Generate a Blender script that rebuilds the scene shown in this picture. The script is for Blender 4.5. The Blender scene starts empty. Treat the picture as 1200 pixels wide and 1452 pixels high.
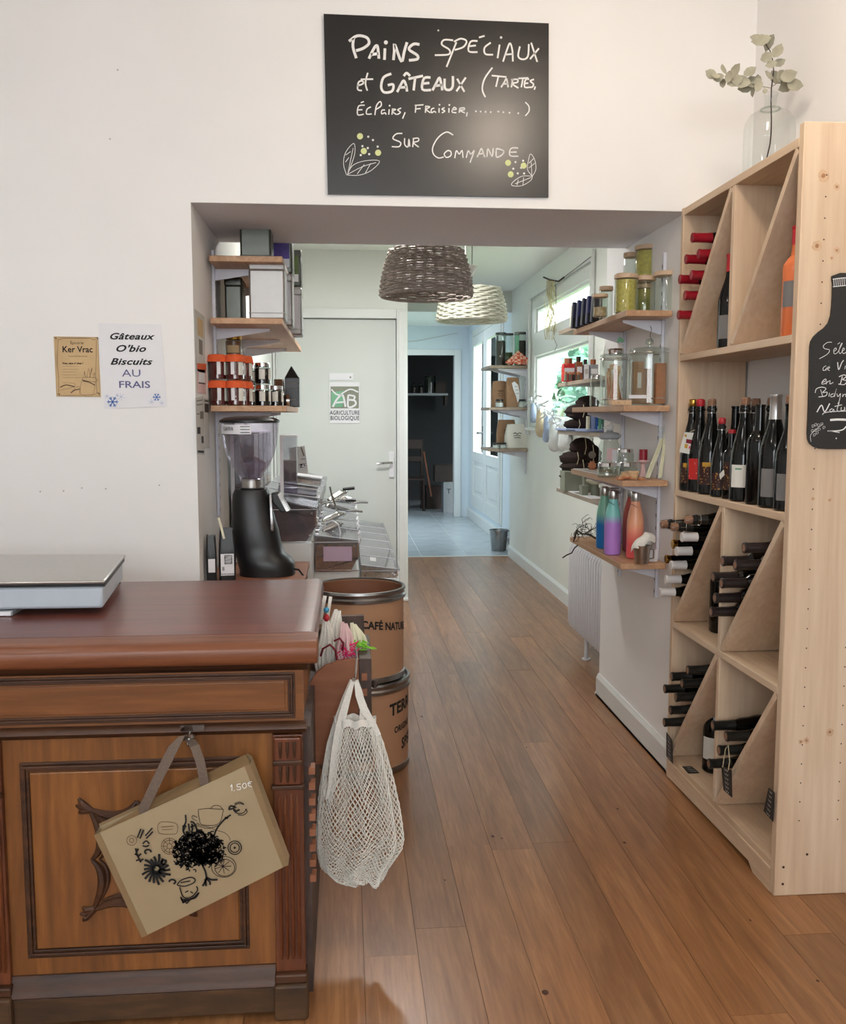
import bpy, bmesh, math, random
from mathutils import Vector, Matrix
random.seed(7)
S=bpy.context.scene; COL=S.collection
PI=math.pi
# ---------------------------------------------------------------- camera (1200x1452 photograph, focal 1320 px)
FPX=1320.0; CX=600.0; CY=726.0; EYE=1.35
PITCH=math.atan(135/FPX); YAW=math.atan(110*math.cos(PITCH)/FPX)
cam=bpy.data.cameras.new('camera'); co=bpy.data.objects.new('camera',cam); COL.objects.link(co)
cam.sensor_fit='VERTICAL'; cam.sensor_height=36.0; cam.lens=FPX/1452*36.0
cam.clip_start=0.05; cam.clip_end=200
co.location=(0,0,EYE); co.rotation_euler=(PI/2-PITCH,0,-YAW)
S.camera=co
fw=(math.sin(YAW)*math.cos(PITCH),math.cos(YAW)*math.cos(PITCH),-math.sin(PITCH))
rt=(math.cos(YAW),-math.sin(YAW),0)
up=(math.sin(YAW)*math.sin(PITCH),math.cos(YAW)*math.sin(PITCH),math.cos(PITCH))
def at(u,v,X=None,Y=None,Z=None):
    a=(u-CX)/FPX; b=(CY-v)/FPX
    d=[fw[i]+a*rt[i]+b*up[i] for i in range(3)]
    if X is not None: t=X/d[0]
    elif Y is not None: t=Y/d[1]
    else: t=(Z-EYE)/d[2]
    return Vector((t*d[0],t*d[1],EYE+t*d[2]))
# ---------------------------------------------------------------- exposure, world, lights
S.view_settings.view_transform='Standard'; S.view_settings.look='None'
S.view_settings.exposure=0.0; S.view_settings.gamma=1.0; S.view_settings.use_curve_mapping=False
W=bpy.data.worlds.new('sky'); S.world=W; W.use_nodes=True
bg=W.node_tree.nodes['Background']; bg.inputs[0].default_value=(0.91,0.96,1.0,1); bg.inputs[1].default_value=9.0
def area(name,loc,rot,sx,sy,power,col=(1,1,1),portal=False,spread=None):
    l=bpy.data.lights.new(name,'AREA'); l.shape='RECTANGLE'; l.size=sx; l.size_y=sy; l.energy=power; l.color=col
    if spread: l.spread=spread
    if portal: l.cycles.is_portal=True
    o=bpy.data.objects.new(name,l); COL.objects.link(o); o.location=loc; o.rotation_euler=rot; return o
# shop window behind the camera, hall window, glazed garden doors: portals for the sky
area('shop_window_portal',(-0.4,-2.75,1.95),(PI/2,0,0),3.4,1.3,1,portal=True)
area('hall_window_portal',(1.70,6.9,1.75),(0,PI/2,0),1.2,1.95,1,portal=True)
area('garden_door_portal',(1.78,10.9,1.3),(0,PI/2,0),2.4,1.9,1,portal=True)
# ceiling lamps of the shop (real fixtures are built further down at the same places)
LAMPS=[(0.73,2.02,2.86,24),(-1.1,1.0,2.86,14),(0.0,-0.9,2.86,18)]
for i,(x,y,z,p) in enumerate(LAMPS):
    l=bpy.data.lights.new('ceiling_lamp_light','POINT'); l.shadow_soft_size=0.07; l.energy=p; l.color=(1.0,0.84,0.68) if i==0 else (1.0,0.97,0.94)
    o=bpy.data.objects.new('ceiling_lamp_light',l); COL.objects.link(o); o.location=(x,y,z-0.17)
l=bpy.data.lights.new('hall_fill_light','AREA'); l.shape='DISK'; l.size=0.25; l.energy=30; l.color=(1.0,0.99,0.96)  # added fill without a fixture, brightens the hall
o=bpy.data.objects.new('hall_fill_light',l); COL.objects.link(o); o.location=(0.3,5.2,2.50)
l=bpy.data.lights.new('end_room_fill_light','AREA'); l.shape='DISK'; l.size=0.3; l.energy=22; l.color=(0.84,0.93,1.0)  # added cool fill, no lamp here; stands in for stronger daylight
o=bpy.data.objects.new('end_room_fill_light',l); COL.objects.link(o); o.location=(0.6,10.8,2.53)

# ---------------------------------------------------------------- materials
def lin(c):
    c=c/255.0
    return c/12.92 if c<=0.04045 else ((c+0.055)/1.055)**2.4
def rgb(r,g,b): return (lin(r),lin(g),lin(b),1)
def newmat(name):
    m=bpy.data.materials.new(name); m.use_nodes=True
    return m,m.node_tree,m.node_tree.nodes['Principled BSDF']
def flat(name,c,rough=0.6,metal=0.0,noise=0.06,scale=30,bump=0.0,coat=0.0,emit=0,sub=0,spec=None):
    m,t,b=newmat(name); n=t.nodes; L=t.links
    b.inputs['Roughness'].default_value=rough; b.inputs['Metallic'].default_value=metal
    b.inputs['Coat Weight'].default_value=coat
    if spec is not None: b.inputs['Specular IOR Level'].default_value=spec
    if noise>0 or bump>0:
        tc=n.new('ShaderNodeTexCoord'); no=n.new('ShaderNodeTexNoise'); no.inputs['Scale'].default_value=scale; no.inputs['Detail'].default_value=4
        L.new(tc.outputs['Object'],no.inputs['Vector'])
        r=n.new('ShaderNodeValToRGB'); L.new(no.outputs['Fac'],r.inputs['Fac'])
        c=rgb(*c)
        r.color_ramp.elements[0].position=0.3; r.color_ramp.elements[1].position=0.7
        r.color_ramp.elements[0].color=tuple(x*(1-noise) for x in c[:3])+(1,)
        r.color_ramp.elements[1].color=tuple(min(1,x*(1+noise)) for x in c[:3])+(1,)
        L.new(r.outputs['Color'],b.inputs['Base Color'])
        if bump>0:
            bp=n.new('ShaderNodeBump'); bp.inputs['Strength'].default_value=bump; bp.inputs['Distance'].default_value=0.004
            L.new(no.outputs['Fac'],bp.inputs['Height']); L.new(bp.outputs['Normal'],b.inputs['Normal'])
    else: b.inputs['Base Color'].default_value=rgb(*c)
    if emit: b.inputs['Emission Color'].default_value=rgb(*c) if not isinstance(c[0],float) else c; b.inputs['Emission Strength'].default_value=emit
    return m
def wood(name,c1,c2,c3=None,rough=0.45,axis='Y',scale=9,stretch=0.08,bump=0.15,rand=0.0,coat=0.0,dist=1.2):
    m,t,b=newmat(name); n=t.nodes; L=t.links
    tc=n.new('ShaderNodeTexCoord'); mp=n.new('ShaderNodeMapping')
    sc=[scale]*3; sc['XYZ'.index(axis)]=scale*stretch; mp.inputs['Scale'].default_value=sc
    L.new(tc.outputs['Object'],mp.inputs['Vector'])
    oi=n.new('ShaderNodeObjectInfo')
    if rand:
        mu=n.new('ShaderNodeMath'); mu.operation='MULTIPLY'; mu.inputs[1].default_value=37
        L.new(oi.outputs['Random'],mu.inputs[0]); L.new(mu.outputs[0],mp.inputs['Location'])
    no=n.new('ShaderNodeTexNoise'); no.inputs['Scale'].default_value=1.0; no.inputs['Detail'].default_value=7; no.inputs['Roughness'].default_value=0.62; no.inputs['Distortion'].default_value=dist
    L.new(mp.outputs[0],no.inputs['Vector'])
    wv=n.new('ShaderNodeTexNoise'); wv.inputs['Scale'].default_value=5.5; wv.inputs['Detail'].default_value=3; L.new(mp.outputs[0],wv.inputs['Vector'])
    mx=n.new('ShaderNodeMath'); mx.operation='MULTIPLY_ADD'; mx.inputs[1].default_value=0.3; L.new(wv.outputs['Fac'],mx.inputs[0])
    ml=n.new('ShaderNodeMath'); ml.operation='MULTIPLY'; ml.inputs[1].default_value=0.7; L.new(no.outputs['Fac'],ml.inputs[0]); L.new(ml.outputs[0],mx.inputs[2])
    r=n.new('ShaderNodeValToRGB'); L.new(mx.outputs[0],r.inputs['Fac'])
    e=r.color_ramp.elements; e[0].position=0.32; e[0].color=rgb(*c1); e[1].position=0.66; e[1].color=rgb(*c2)
    if c3: x=e.new(0.5); x.color=rgb(*c3)
    out=r.outputs['Color']
    if rand:
        hs=n.new('ShaderNodeHueSaturation'); mr=n.new('ShaderNodeMapRange'); mr.inputs[3].default_value=1-rand; mr.inputs[4].default_value=1+rand
        L.new(oi.outputs['Random'],mr.inputs[0]); L.new(mr.outputs[0],hs.inputs['Value']); L.new(out,hs.inputs['Color']); out=hs.outputs['Color']
    L.new(out,b.inputs['Base Color']); b.inputs['Roughness'].default_value=rough; b.inputs['Coat Weight'].default_value=coat
    b.inputs['Coat Roughness'].default_value=0.25
    bp=n.new('ShaderNodeBump'); bp.inputs['Strength'].default_value=bump; bp.inputs['Distance'].default_value=0.002
    L.new(mx.outputs[0],bp.inputs['Height']); L.new(bp.outputs['Normal'],b.inputs['Normal'])
    return m
def glass(name,tint=(245,250,248),refl=0.75,rough=0.03,base=0.04,film=0.0,filmc=(255,255,255)):
    m=bpy.data.materials.new(name); m.use_nodes=True; t=m.node_tree; n=t.nodes; L=t.links; n.clear()
    o=n.new('ShaderNodeOutputMaterial'); tr=n.new('ShaderNodeBsdfTransparent'); gl=n.new('ShaderNodeBsdfGlossy'); mx=n.new('ShaderNodeMixShader')
    tr.inputs[0].default_value=rgb(*tint); gl.inputs['Roughness'].default_value=rough
    lw=n.new('ShaderNodeLayerWeight'); lw.inputs['Blend'].default_value=0.35
    mr=n.new('ShaderNodeMapRange'); mr.inputs[3].default_value=base; mr.inputs[4].default_value=refl
    L.new(lw.outputs['Facing'],mr.inputs[0]); pw=n.new('ShaderNodeMath'); pw.operation='POWER'; pw.inputs[1].default_value=2.0
    L.new(mr.outputs[0],pw.inputs[0]); 
    ad=n.new('ShaderNodeMath'); ad.operation='ADD'; ad.inputs[1].default_value=base; L.new(pw.outputs[0],ad.inputs[0])
    L.new(ad.outputs[0],mx.inputs[0]); L.new(tr.outputs[0],mx.inputs[1]); L.new(gl.outputs[0],mx.inputs[2])
    res=mx.outputs[0]
    if film:
        df=n.new('ShaderNodeBsdfDiffuse'); df.inputs[0].default_value=rgb(*filmc); m2=n.new('ShaderNodeMixShader'); m2.inputs[0].default_value=film
        L.new(res,m2.inputs[1]); L.new(df.outputs[0],m2.inputs[2]); res=m2.outputs[0]
    L.new(res,o.inputs[0]); return m
def zgrad(name,cbot,ctop,z0,z1,rough=0.3):
    m,t,b=newmat(name); n=t.nodes; L=t.links
    tc=n.new('ShaderNodeTexCoord'); sp=n.new('ShaderNodeSeparateXYZ'); L.new(tc.outputs['Object'],sp.inputs[0])
    mr=n.new('ShaderNodeMapRange'); mr.inputs[1].default_value=z0; mr.inputs[2].default_value=z1; L.new(sp.outputs['Z'],mr.inputs[0])
    r=n.new('ShaderNodeValToRGB'); r.color_ramp.elements[0].color=rgb(*cbot); r.color_ramp.elements[1].color=rgb(*ctop); L.new(mr.outputs[0],r.inputs[0])
    L.new(r.outputs[0],b.inputs['Base Color']); b.inputs['Roughness'].default_value=rough; return m
M={}
M['wall']=flat('white_plaster_paint',(243,242,241),0.85,noise=0.015,scale=3,bump=0.12)
M['wallh']=flat('pale_hall_paint',(234,236,231),0.8,noise=0.02,scale=3,bump=0.1)
M['wallb']=flat('pale_blue_paint',(222,231,238),0.8,noise=0.02,scale=3,bump=0.1)
M['lintel']=flat('lightened_lintel_underside',(240,242,250),0.85,noise=0.03,scale=90,bump=0.1)  # bluish near-white puts the missing floor bounce into the underside's colour
M['ceil']=flat('ceiling_paint',(240,240,236),0.9,noise=0.01)
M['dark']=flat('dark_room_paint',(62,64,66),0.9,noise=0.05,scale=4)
M['trim']=flat('white_gloss_trim',(228,230,228),0.4,noise=0.01)
M['door']=flat('grey_white_door_paint',(214,218,214),0.5,noise=0.015,scale=4)
M['plank']=wood('oiled_oak_plank',(120,78,46),(168,120,78),(146,99,61),rough=0.38,axis='Y',scale=20,stretch=0.07,bump=0.10,rand=0.17,coat=0.35)
M['knotd']=flat('dark_wood_knot',(70,38,22),0.6,noise=0.2,scale=60)
M['subfloor']=flat('dark_floor_joint',(70,44,28),0.8)
M['tile']=flat('grey_stone_tile',(184,193,200),0.22,noise=0.08,scale=6)
M['grout']=flat('pale_grout',(205,208,205),0.8)
M['pine']=wood('pale_pine',(204,174,144),(228,206,180),(218,192,163),rough=0.6,axis='Z',scale=13,stretch=0.06,bump=0.08,rand=0.03,dist=0.6)
M['pineh']=wood('pale_pine_lengthwise',(200,170,140),(226,203,176),(216,189,159),rough=0.6,axis='Y',scale=13,stretch=0.06,bump=0.08,rand=0.03,dist=0.6)
M['pineknot']=flat('pine_knot_brown',(164,116,80),0.7,noise=0.25,scale=120)
M['pineknot2']=flat('pine_knot_ring',(206,172,138),0.7,noise=0.1,scale=120)
M['hole']=flat('dark_peg_hole',(70,50,36),0.9,noise=0)
M['beech']=wood('butcher_block_beech',(176,132,98),(208,168,132),(192,150,115),rough=0.5,axis='Y',scale=16,stretch=0.08,bump=0.05,rand=0.05)
M['beechg']=wood('greyed_shelf_wood',(140,122,106),(176,158,140),rough=0.55,axis='Y',scale=16,stretch=0.08,bump=0.05,rand=0.04)
M['oak']=wood('varnished_old_oak',(100,60,26),(156,100,48),(130,80,36),rough=0.42,axis='Z',scale=12,stretch=0.1,bump=0.25,coat=0.25)
M['oakh']=wood('varnished_old_oak_lengthwise',(94,56,28),(148,94,50),(122,74,38),rough=0.38,axis='X',scale=14,stretch=0.08,bump=0.25,coat=0.25)
M['oakd']=wood('dark_stained_moulding',(40,22,12),(88,52,28),rough=0.5,axis='X',scale=18,stretch=0.15,bump=0.2,coat=0.03)
M['oakp']=wood('dark_stained_pilaster',(70,34,16),(122,66,34),(98,50,25),rough=0.42,axis='Z',scale=18,stretch=0.1,bump=0.3,coat=0.2)
M['plinth']=wood('worn_dark_plinth',(48,34,22),(108,76,44),(76,53,32),rough=0.6,axis='X',scale=7,stretch=0.3,bump=0.2)
M['top']=wood('red_brown_tabletop',(92,44,34),(120,62,48),(106,53,41),rough=0.36,axis='X',scale=7,stretch=0.12,bump=0.04,coat=0.35)
M['topedge']=wood('orange_brown_edge',(104,58,34),(142,86,54),(124,72,44),rough=0.42,axis='X',scale=16,stretch=0.06,bump=0.06,coat=0.12)
M['binwood']=wood('brown_plywood',(128,78,52),(164,108,78),rough=0.5,axis='X',scale=8,stretch=0.2,bump=0.06)
M['binend']=wood('dark_bin_end',(52,40,36),(92,72,64),rough=0.6,axis='Z',scale=14,stretch=0.2)
M['black']=flat('black_plastic',(24,24,25),0.38,noise=0.05,scale=80)
M['blackm']=flat('matt_black_board',(30,29,28),0.5,noise=0.06,scale=60)
M['chalkboard']=flat('black_chalkboard',(20,18,17),0.31,noise=0.08,scale=25,spec=0.6)
M['chalk']=flat('white_chalk_ink',(238,238,236),0.8,noise=0)
M['chalky']=flat('yellow_green_chalk_ink',(214,222,160),0.8,noise=0)
M['ink']=flat('black_print',(18,17,18),0.7,noise=0)
M['inkg']=flat('grey_print',(120,112,100),0.7,noise=0)
M['inkbr']=flat('brown_print',(84,60,38),0.7,noise=0)
M['inkblue']=flat('blue_print',(52,110,190),0.7,noise=0)
M['inkindigo']=flat('indigo_print',(96,98,140),0.7,noise=0)
M['paper']=flat('white_paper',(236,236,240),0.7,noise=0.01)
M['papergrey']=flat('grey_newsprint',(206,204,200),0.8,noise=0.06,scale=80)
M['kraft']=flat('kraft_parchment',(206,176,132),0.8,noise=0.06,scale=20)
M['kraftbag']=flat('tan_laminated_bag',(168,148,116),0.45,noise=0.05,scale=8)
M['kraftedge']=flat('bag_edge_binding',(140,114,80),0.55,noise=0.05)
M['webbing']=flat('taupe_webbing',(112,96,84),0.9,noise=0.12,scale=300,bump=0.3)
M['steel']=flat('brushed_steel',(190,188,184),0.28,1.0,noise=0.04,scale=60)
M['chrome']=flat('polished_chrome',(215,215,215),0.12,1.0,noise=0)
M['galv']=flat('galvanised_rim',(150,150,150),0.32,1.0,noise=0.1,scale=30)
M['tin']=flat('satin_tinplate',(172,170,168),0.5,1.0,noise=0.03,scale=20)
M['scale']=flat('light_grey_enamel',(186,196,206),0.4,noise=0.02)
M['bracket']=flat('white_bracket_enamel',(222,224,234),0.45,noise=0.01)
M['rad']=flat('white_radiator_enamel',(216,216,220),0.45,noise=0.01)
M['card']=flat('brown_fibre_drum',(180,138,106),0.55,noise=0.05,scale=6)
M['cardin']=flat('brown_drum_inside',(132,86,62),0.6,noise=0.08,scale=5)
M['cotton']=flat('white_cotton_cord',(236,233,224),0.9,noise=0.05,scale=200,bump=0.3)
M['glass']=glass('clear_glass',(250,252,251),0.6,0.03,0.03)
M['glassj']=glass('jar_glass',(236,242,238),0.8,0.04,0.07)
M['acryl']=glass('clear_acrylic',(226,228,232),0.8,0.06,0.10,film=0.10,filmc=(220,220,226))
M['hopper']=glass('smoky_hopper_plastic',(232,228,238),0.7,0.06,0.08,film=0.03)
M['pane']=glass('window_pane',(248,251,250),0.5,0.02,0.03)
M['wine']=flat('dark_wine_glass',(7,9,8),0.09,noise=0,spec=0.4)
M['winebr']=flat('dark_brown_wine_glass',(16,13,12),0.12,noise=0)
M['rose']=flat('orange_wine_glass',(224,120,70),0.12,noise=0)
M['redcap']=flat('dark_red_capsule',(150,24,40),0.3,noise=0.05)
M['redcap2']=flat('bright_red_wax',(190,40,50),0.4,noise=0.05)
M['blackcap']=flat('black_capsule',(26,26,24),0.38,noise=0.05)
M['browncap']=flat('dark_brown_capsule',(40,32,31),0.35,noise=0.05)
M['whitecap']=flat('white_capsule',(226,222,220),0.45,noise=0.02)
M['goldcap']=flat('gold_capsule',(196,150,70),0.25,1.0,noise=0.05)
M['silvercap']=flat('silver_capsule',(204,204,204),0.3,0.9,noise=0.02)
M['cork']=flat('cork',(150,112,88),0.8,noise=0.2,scale=200)
M['lab_red']=flat('red_bottle_label',(206,44,40),0.55,noise=0.05)
M['lab_dark']=flat('dark_patterned_label',(52,20,18),0.55,noise=0.6,scale=160)
M['lab_gold']=flat('gold_flower_print',(196,150,50),0.5,noise=0.3,scale=200)
M['lab_white']=flat('cream_bottle_label',(226,226,218),0.6,noise=0.02)
def spotted(name,base,spot,scale,thr):
    m,t,b=newmat(name); n=t.nodes; L=t.links; tc=n.new('ShaderNodeTexCoord'); vo=n.new('ShaderNodeTexNoise'); vo.inputs['Scale'].default_value=scale; vo.inputs['Detail'].default_value=3
    L.new(tc.outputs['Object'],vo.inputs['Vector']); r=n.new('ShaderNodeValToRGB'); r.color_ramp.interpolation='CONSTANT'
    r.color_ramp.elements[0].color=rgb(*base); r.color_ramp.elements[1].position=thr; r.color_ramp.elements[1].color=rgb(*spot)
    L.new(vo.outputs['Fac'],r.inputs[0]); L.new(r.outputs[0],b.inputs['Base Color']); b.inputs['Roughness'].default_value=.55; return m
M['lab_dark']=spotted('dark_patterned_label',(50,20,18),(196,140,60),120,.60)
M['lab_red']=spotted('red_bottle_label',(206,40,38),(226,150,130),110,.66)
M['lab_grey']=flat('grey_bottle_label',(118,116,116),0.5,noise=0.03)
M['wick_d']=flat('dark_brown_wicker',(140,129,122),0.75,noise=0.25,scale=70,bump=0.3)
M['wick_w']=flat('whitewashed_wicker',(206,206,190),0.75,noise=0.14,scale=70,bump=0.3)
M['leafeu']=flat('dried_eucalyptus_leaf',(156,154,137),0.75,noise=0.18,scale=25)
M['twig']=flat('dark_twig',(52,40,34),0.8,noise=0.2)
M['green']=flat('garden_leaf_green',(112,164,132),0.6,noise=0.4,scale=2)
M['grass']=flat('garden_lawn',(96,120,70),0.9,noise=0.3,scale=3)
M['lid_wood']=flat('pale_wood_lid',(204,176,148),0.55,noise=0.05,scale=40)
M['pasta']=flat('yellow_pasta',(208,192,98),0.6,noise=0.2,scale=90,bump=0.4)
M['orangecloth']=flat('orange_lid_cloth',(224,96,48),0.8,noise=0.06,scale=80)
M['jam']=flat('dark_red_jam',(96,22,26),0.15,noise=0.12,scale=20)
M['jamd']=flat('black_preserve',(24,18,18),0.12,noise=0.1)
M['honey']=flat('brown_honey',(140,96,70),0.25,noise=0.08)
M['purple']=flat('purple_tea_label',(70,44,140),0.45,noise=0.35,scale=25)
M['greenlab']=flat('olive_green_tea_label',(92,112,60),0.5,noise=0.2,scale=25)
M['tindark']=flat('dark_grey_tinplate',(96,98,92),0.35,0.8,noise=0.05)
M['grain']=flat('brown_grain_mix',(166,112,66),0.8,noise=0.5,scale=160,bump=0.8)
M['cookies']=flat('purple_brown_biscuits',(84,50,52),0.75,noise=0.5,scale=28,bump=0.8)
M['nuts']=flat('pale_nuts',(190,160,124),0.75,noise=0.4,scale=60,bump=0.8)
M['pinklab']=flat('pale_mauve_label',(196,168,188),0.6,noise=0.02)
M['brownsack']=flat('dark_brown_felt',(44,30,26),0.95,noise=0.2,scale=60,bump=0.4)
M['kraftsmall']=flat('brown_paper_sack',(160,124,94),0.8,noise=0.08,scale=30)
M['terracotta']=flat('orange_brown_wood',(190,124,84),0.6,noise=0.1,scale=60)
M['bristle']=flat('pale_bristle',(212,180,140),0.8,noise=0.2,scale=150)
M['sage']=flat('sage_green_card',(140,144,128),0.75,noise=0.04)
M['pinkp']=flat('pink_lilac_textile',(226,190,190),0.8,noise=0.05)
M['cream']=flat('cream_textile',(226,222,196),0.85,noise=0.05)
M['limetuft']=flat('lime_green_yarn',(140,214,70),0.85,noise=0.1)
M['pinktuft']=flat('hot_pink_yarn',(226,40,110),0.85,noise=0.1)
M['maroon']=flat('maroon_cord',(124,30,44),0.8,noise=0.1)
M['blueit']=flat('sky_blue_plastic',(60,150,190),0.4,noise=0.03)
M['redit']=flat('red_plastic',(190,40,48),0.4,noise=0.03)
M['bluegrey']=flat('blue_grey_card',(150,165,205),0.6,noise=0.03)
M['sock1']=flat('cream_sock_knit',(216,198,166),0.95,noise=0.06,scale=200)
M['sock2']=flat('pale_blue_sock_knit',(172,188,216),0.95,noise=0.06,scale=200)
M['sock3']=flat('white_sock_knit',(228,232,232),0.95,noise=0.04,scale=200)
M['twine']=flat('pale_twine',(206,196,160),0.9,noise=0.1)
M['lampglow']=flat('lamp_diffuser',(255,236,206),0.6,noise=0,emit=9)
M['nail']=flat('faint_plaster_mark',(196,193,190),0.9,noise=0)
M['opal']=flat('opal_bulb_glass',(240,240,236),0.3,noise=0)
M['amber']=flat('amber_brown_glass',(150,84,50),0.2,noise=0.05)
M['boxdk']=flat('dark_cardboard',(60,50,46),0.8,noise=0.1)
M['boxgr']=flat('grey_white_carton',(160,164,168),0.7,noise=0.05)
M['stool']=flat('dark_wood_chair',(58,44,38),0.6,noise=0.15)

# ---------------------------------------------------------------- mesh builder
def V(*a): return Vector(a)
class MB:
    def __init__(s): s.v=[]; s.f=[]
    def add(s,vs,fs):
        n=len(s.v); s.v+=[tuple(v) for v in vs]; s.f+=[tuple(i+n for i in f) for f in fs]; return s
    def box(s,x0,x1,y0,y1,z0,z1):
        return s.add([(x0,y0,z0),(x1,y0,z0),(x1,y1,z0),(x0,y1,z0),(x0,y0,z1),(x1,y0,z1),(x1,y1,z1),(x0,y1,z1)],
            [(0,3,2,1),(4,5,6,7),(0,1,5,4),(1,2,6,5),(2,3,7,6),(3,0,4,7)])
    def obox(s,c,a,b,d):
        c,a,b,d=map(Vector,(c,a,b,d)); vs=[]
        for k in (-1,1):
            for i,j in ((-1,-1),(1,-1),(1,1),(-1,1)): vs.append(c+a*i+b*j+d*k)
        return s.add(vs,[(0,3,2,1),(4,5,6,7),(0,1,5,4),(1,2,6,5),(2,3,7,6),(3,0,4,7)])
    def prism(s,pts,vec):
        vec=Vector(vec); p=[Vector(q) for q in pts]; n=len(p)
        vs=p+[q+vec for q in p]; fs=[tuple(range(n))[::-1],tuple(range(n,2*n))]
        fs+=[(i,(i+1)%n,(i+1)%n+n,i+n) for i in range(n)]
        return s.add(vs,fs)
    def cyl(s,p0,p1,r0,r1=None,n=14,caps=True):
        if r1 is None: r1=r0
        p0=Vector(p0); p1=Vector(p1); d=(p1-p0).normalized(); a=d.orthogonal().normalized(); b=d.cross(a)
        vs=[p0+(a*math.cos(2*PI*i/n)+b*math.sin(2*PI*i/n))*r0 for i in range(n)]+[p1+(a*math.cos(2*PI*i/n)+b*math.sin(2*PI*i/n))*r1 for i in range(n)]
        fs=[(i,(i+1)%n,(i+1)%n+n,i+n) for i in range(n)]
        if caps: fs+=[tuple(range(n))[::-1],tuple(range(n,2*n))]
        return s.add(vs,fs)
    def lathe(s,prof,c=(0,0,0),n=24,a0=0,a1=2*PI,sx=1,sy=1):
        c=Vector(c); full=abs(a1-a0-2*PI)<1e-6; m=n if full else n+1
        vs=[]
        for r,z in prof:
            for i in range(m):
                a=a0+(a1-a0)*i/n; vs.append(c+V(max(r,1e-4)*math.cos(a)*sx,max(r,1e-4)*math.sin(a)*sy,z))
        fs=[]
        for k in range(len(prof)-1):
            for i in range(n):
                j=(i+1)%m if full else i+1
                fs.append((k*m+i,k*m+j,(k+1)*m+j,(k+1)*m+i))
        return s.add(vs,fs)
    def tube(s,pts,r,n=6,closed=False,flat=None):
        P=[Vector(p) for p in pts]; L=len(P); R=r if isinstance(r,(list,tuple)) else [r]*L
        vs=[]; pa=None
        for i,p in enumerate(P):
            if closed: d=P[(i+1)%L]-P[i-1]
            else: d=P[min(i+1,L-1)]-P[max(i-1,0)]
            if d.length<1e-9: d=V(0,0,1)
            d.normalize()
            if pa is None: a=d.orthogonal().normalized()
            else:
                a=pa-d*pa.dot(d)
                a=a.normalized() if a.length>1e-6 else d.orthogonal().normalized()
            pa=a; b=d.cross(a)
            for k in range(n):
                q=2*PI*k/n; vs.append(p+(a*math.cos(q)+b*math.sin(q))*R[i])
        fs=[]
        for i in range(L if closed else L-1):
            j=(i+1)%L
            for k in range(n): fs.append((i*n+k,i*n+(k+1)%n,j*n+(k+1)%n,j*n+k))
        if not closed: fs+=[tuple(range(n))[::-1],tuple(range((L-1)*n,L*n))]
        return s.add(vs,fs)
    def strap(s,pts,w,t,side):      # flat band: side = width direction
        side=Vector(side).normalized(); P=[Vector(p) for p in pts]; vs=[]
        for i,p in enumerate(P):
            d=(P[min(i+1,len(P)-1)]-P[max(i-1,0)]).normalized(); sd=(side-d*side.dot(d)).normalized(); nn=d.cross(sd)
            ww=w[i] if isinstance(w,(list,tuple)) else w
            for a,b in ((-1,-1),(1,-1),(1,1),(-1,1)): vs.append(p+sd*a*ww/2+nn*b*t/2)
        fs=[(0,1,2,3)[::-1],tuple(4*(len(P)-1)+k for k in range(4))]
        for i in range(len(P)-1):
            for k in range(4): fs.append((4*i+k,4*i+(k+1)%4,4*i+4+(k+1)%4,4*i+4+k))
        return s.add(vs,fs)
    def grid(s,fn,nu,nv,cu=False):
        vs=[fn(i/nu if not cu else i/nu,j/nv) for j in range(nv+1) for i in range(nu+(0 if cu else 1))]
        m=nu if cu else nu+1; fs=[]
        for j in range(nv):
            for i in range(nu):
                k=(i+1)%m if cu else i+1
                fs.append((j*m+i,j*m+k,(j+1)*m+k,(j+1)*m+i))
        return s.add(vs,fs)
    def sphere(s,c,r,n=12,m=8,sx=1,sy=1,sz=1):
        prof=[(r*math.sin(PI*j/m),-r*math.cos(PI*j/m)*sz) for j in range(m+1)]
        return s.lathe(prof,c,n,sx=sx,sy=sy)
    def mesh(s,name,mat,smooth=True,recalc=True,ang=35):
        me=bpy.data.meshes.new(name); me.from_pydata(s.v,[],s.f); 
        if recalc:
            bm=bmesh.new(); bm.from_mesh(me); bmesh.ops.recalc_face_normals(bm,faces=bm.faces); bm.to_mesh(me); bm.free()
        if mat is not None: me.materials.append(M[mat] if isinstance(mat,str) else mat)
        if smooth:
            me.polygons.foreach_set('use_smooth',[True]*len(me.polygons)); me.set_sharp_from_angle(angle=math.radians(ang))
        me.update(); return me
    def obj(s,name,mat,parent=None,bevel=0,**k):
        o=bpy.data.objects.new(name,s.mesh(name,mat,**k)); COL.objects.link(o)
        if parent is not None:
            o.parent=parent; r=parent
            while r.parent: r=r.parent
            if not r.get('_local') and parent.type=='EMPTY': o.matrix_parent_inverse=Matrix.Translation(-parent.location)
        if bevel:
            b=o.modifiers.new('bevel','BEVEL'); b.width=bevel; b.segments=2; b.limit_method='ANGLE'
        return o
def thing(name,label,cat,loc=(0,0,0),group=None,local=False,kind=None):
    o=bpy.data.objects.new(name,None); o.empty_display_size=0.05; COL.objects.link(o); o.location=loc
    if kind: o['kind']=kind
    else: o['label']=label; o['category']=cat
    if group: o['group']=group
    if local: o['_local']=1
    return o
def tag(o,label,cat,group=None,kind=None):
    if label: o['label']=label
    if cat: o['category']=cat
    if group: o['group']=group
    if kind: o['kind']=kind
    return o
def copy_tree(o,parent=None):
    c=o.copy(); COL.objects.link(c)
    if parent is not None: c.parent=parent
    for ch in list(o.children): copy_tree(ch,c)
    return c
used=set()
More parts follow.
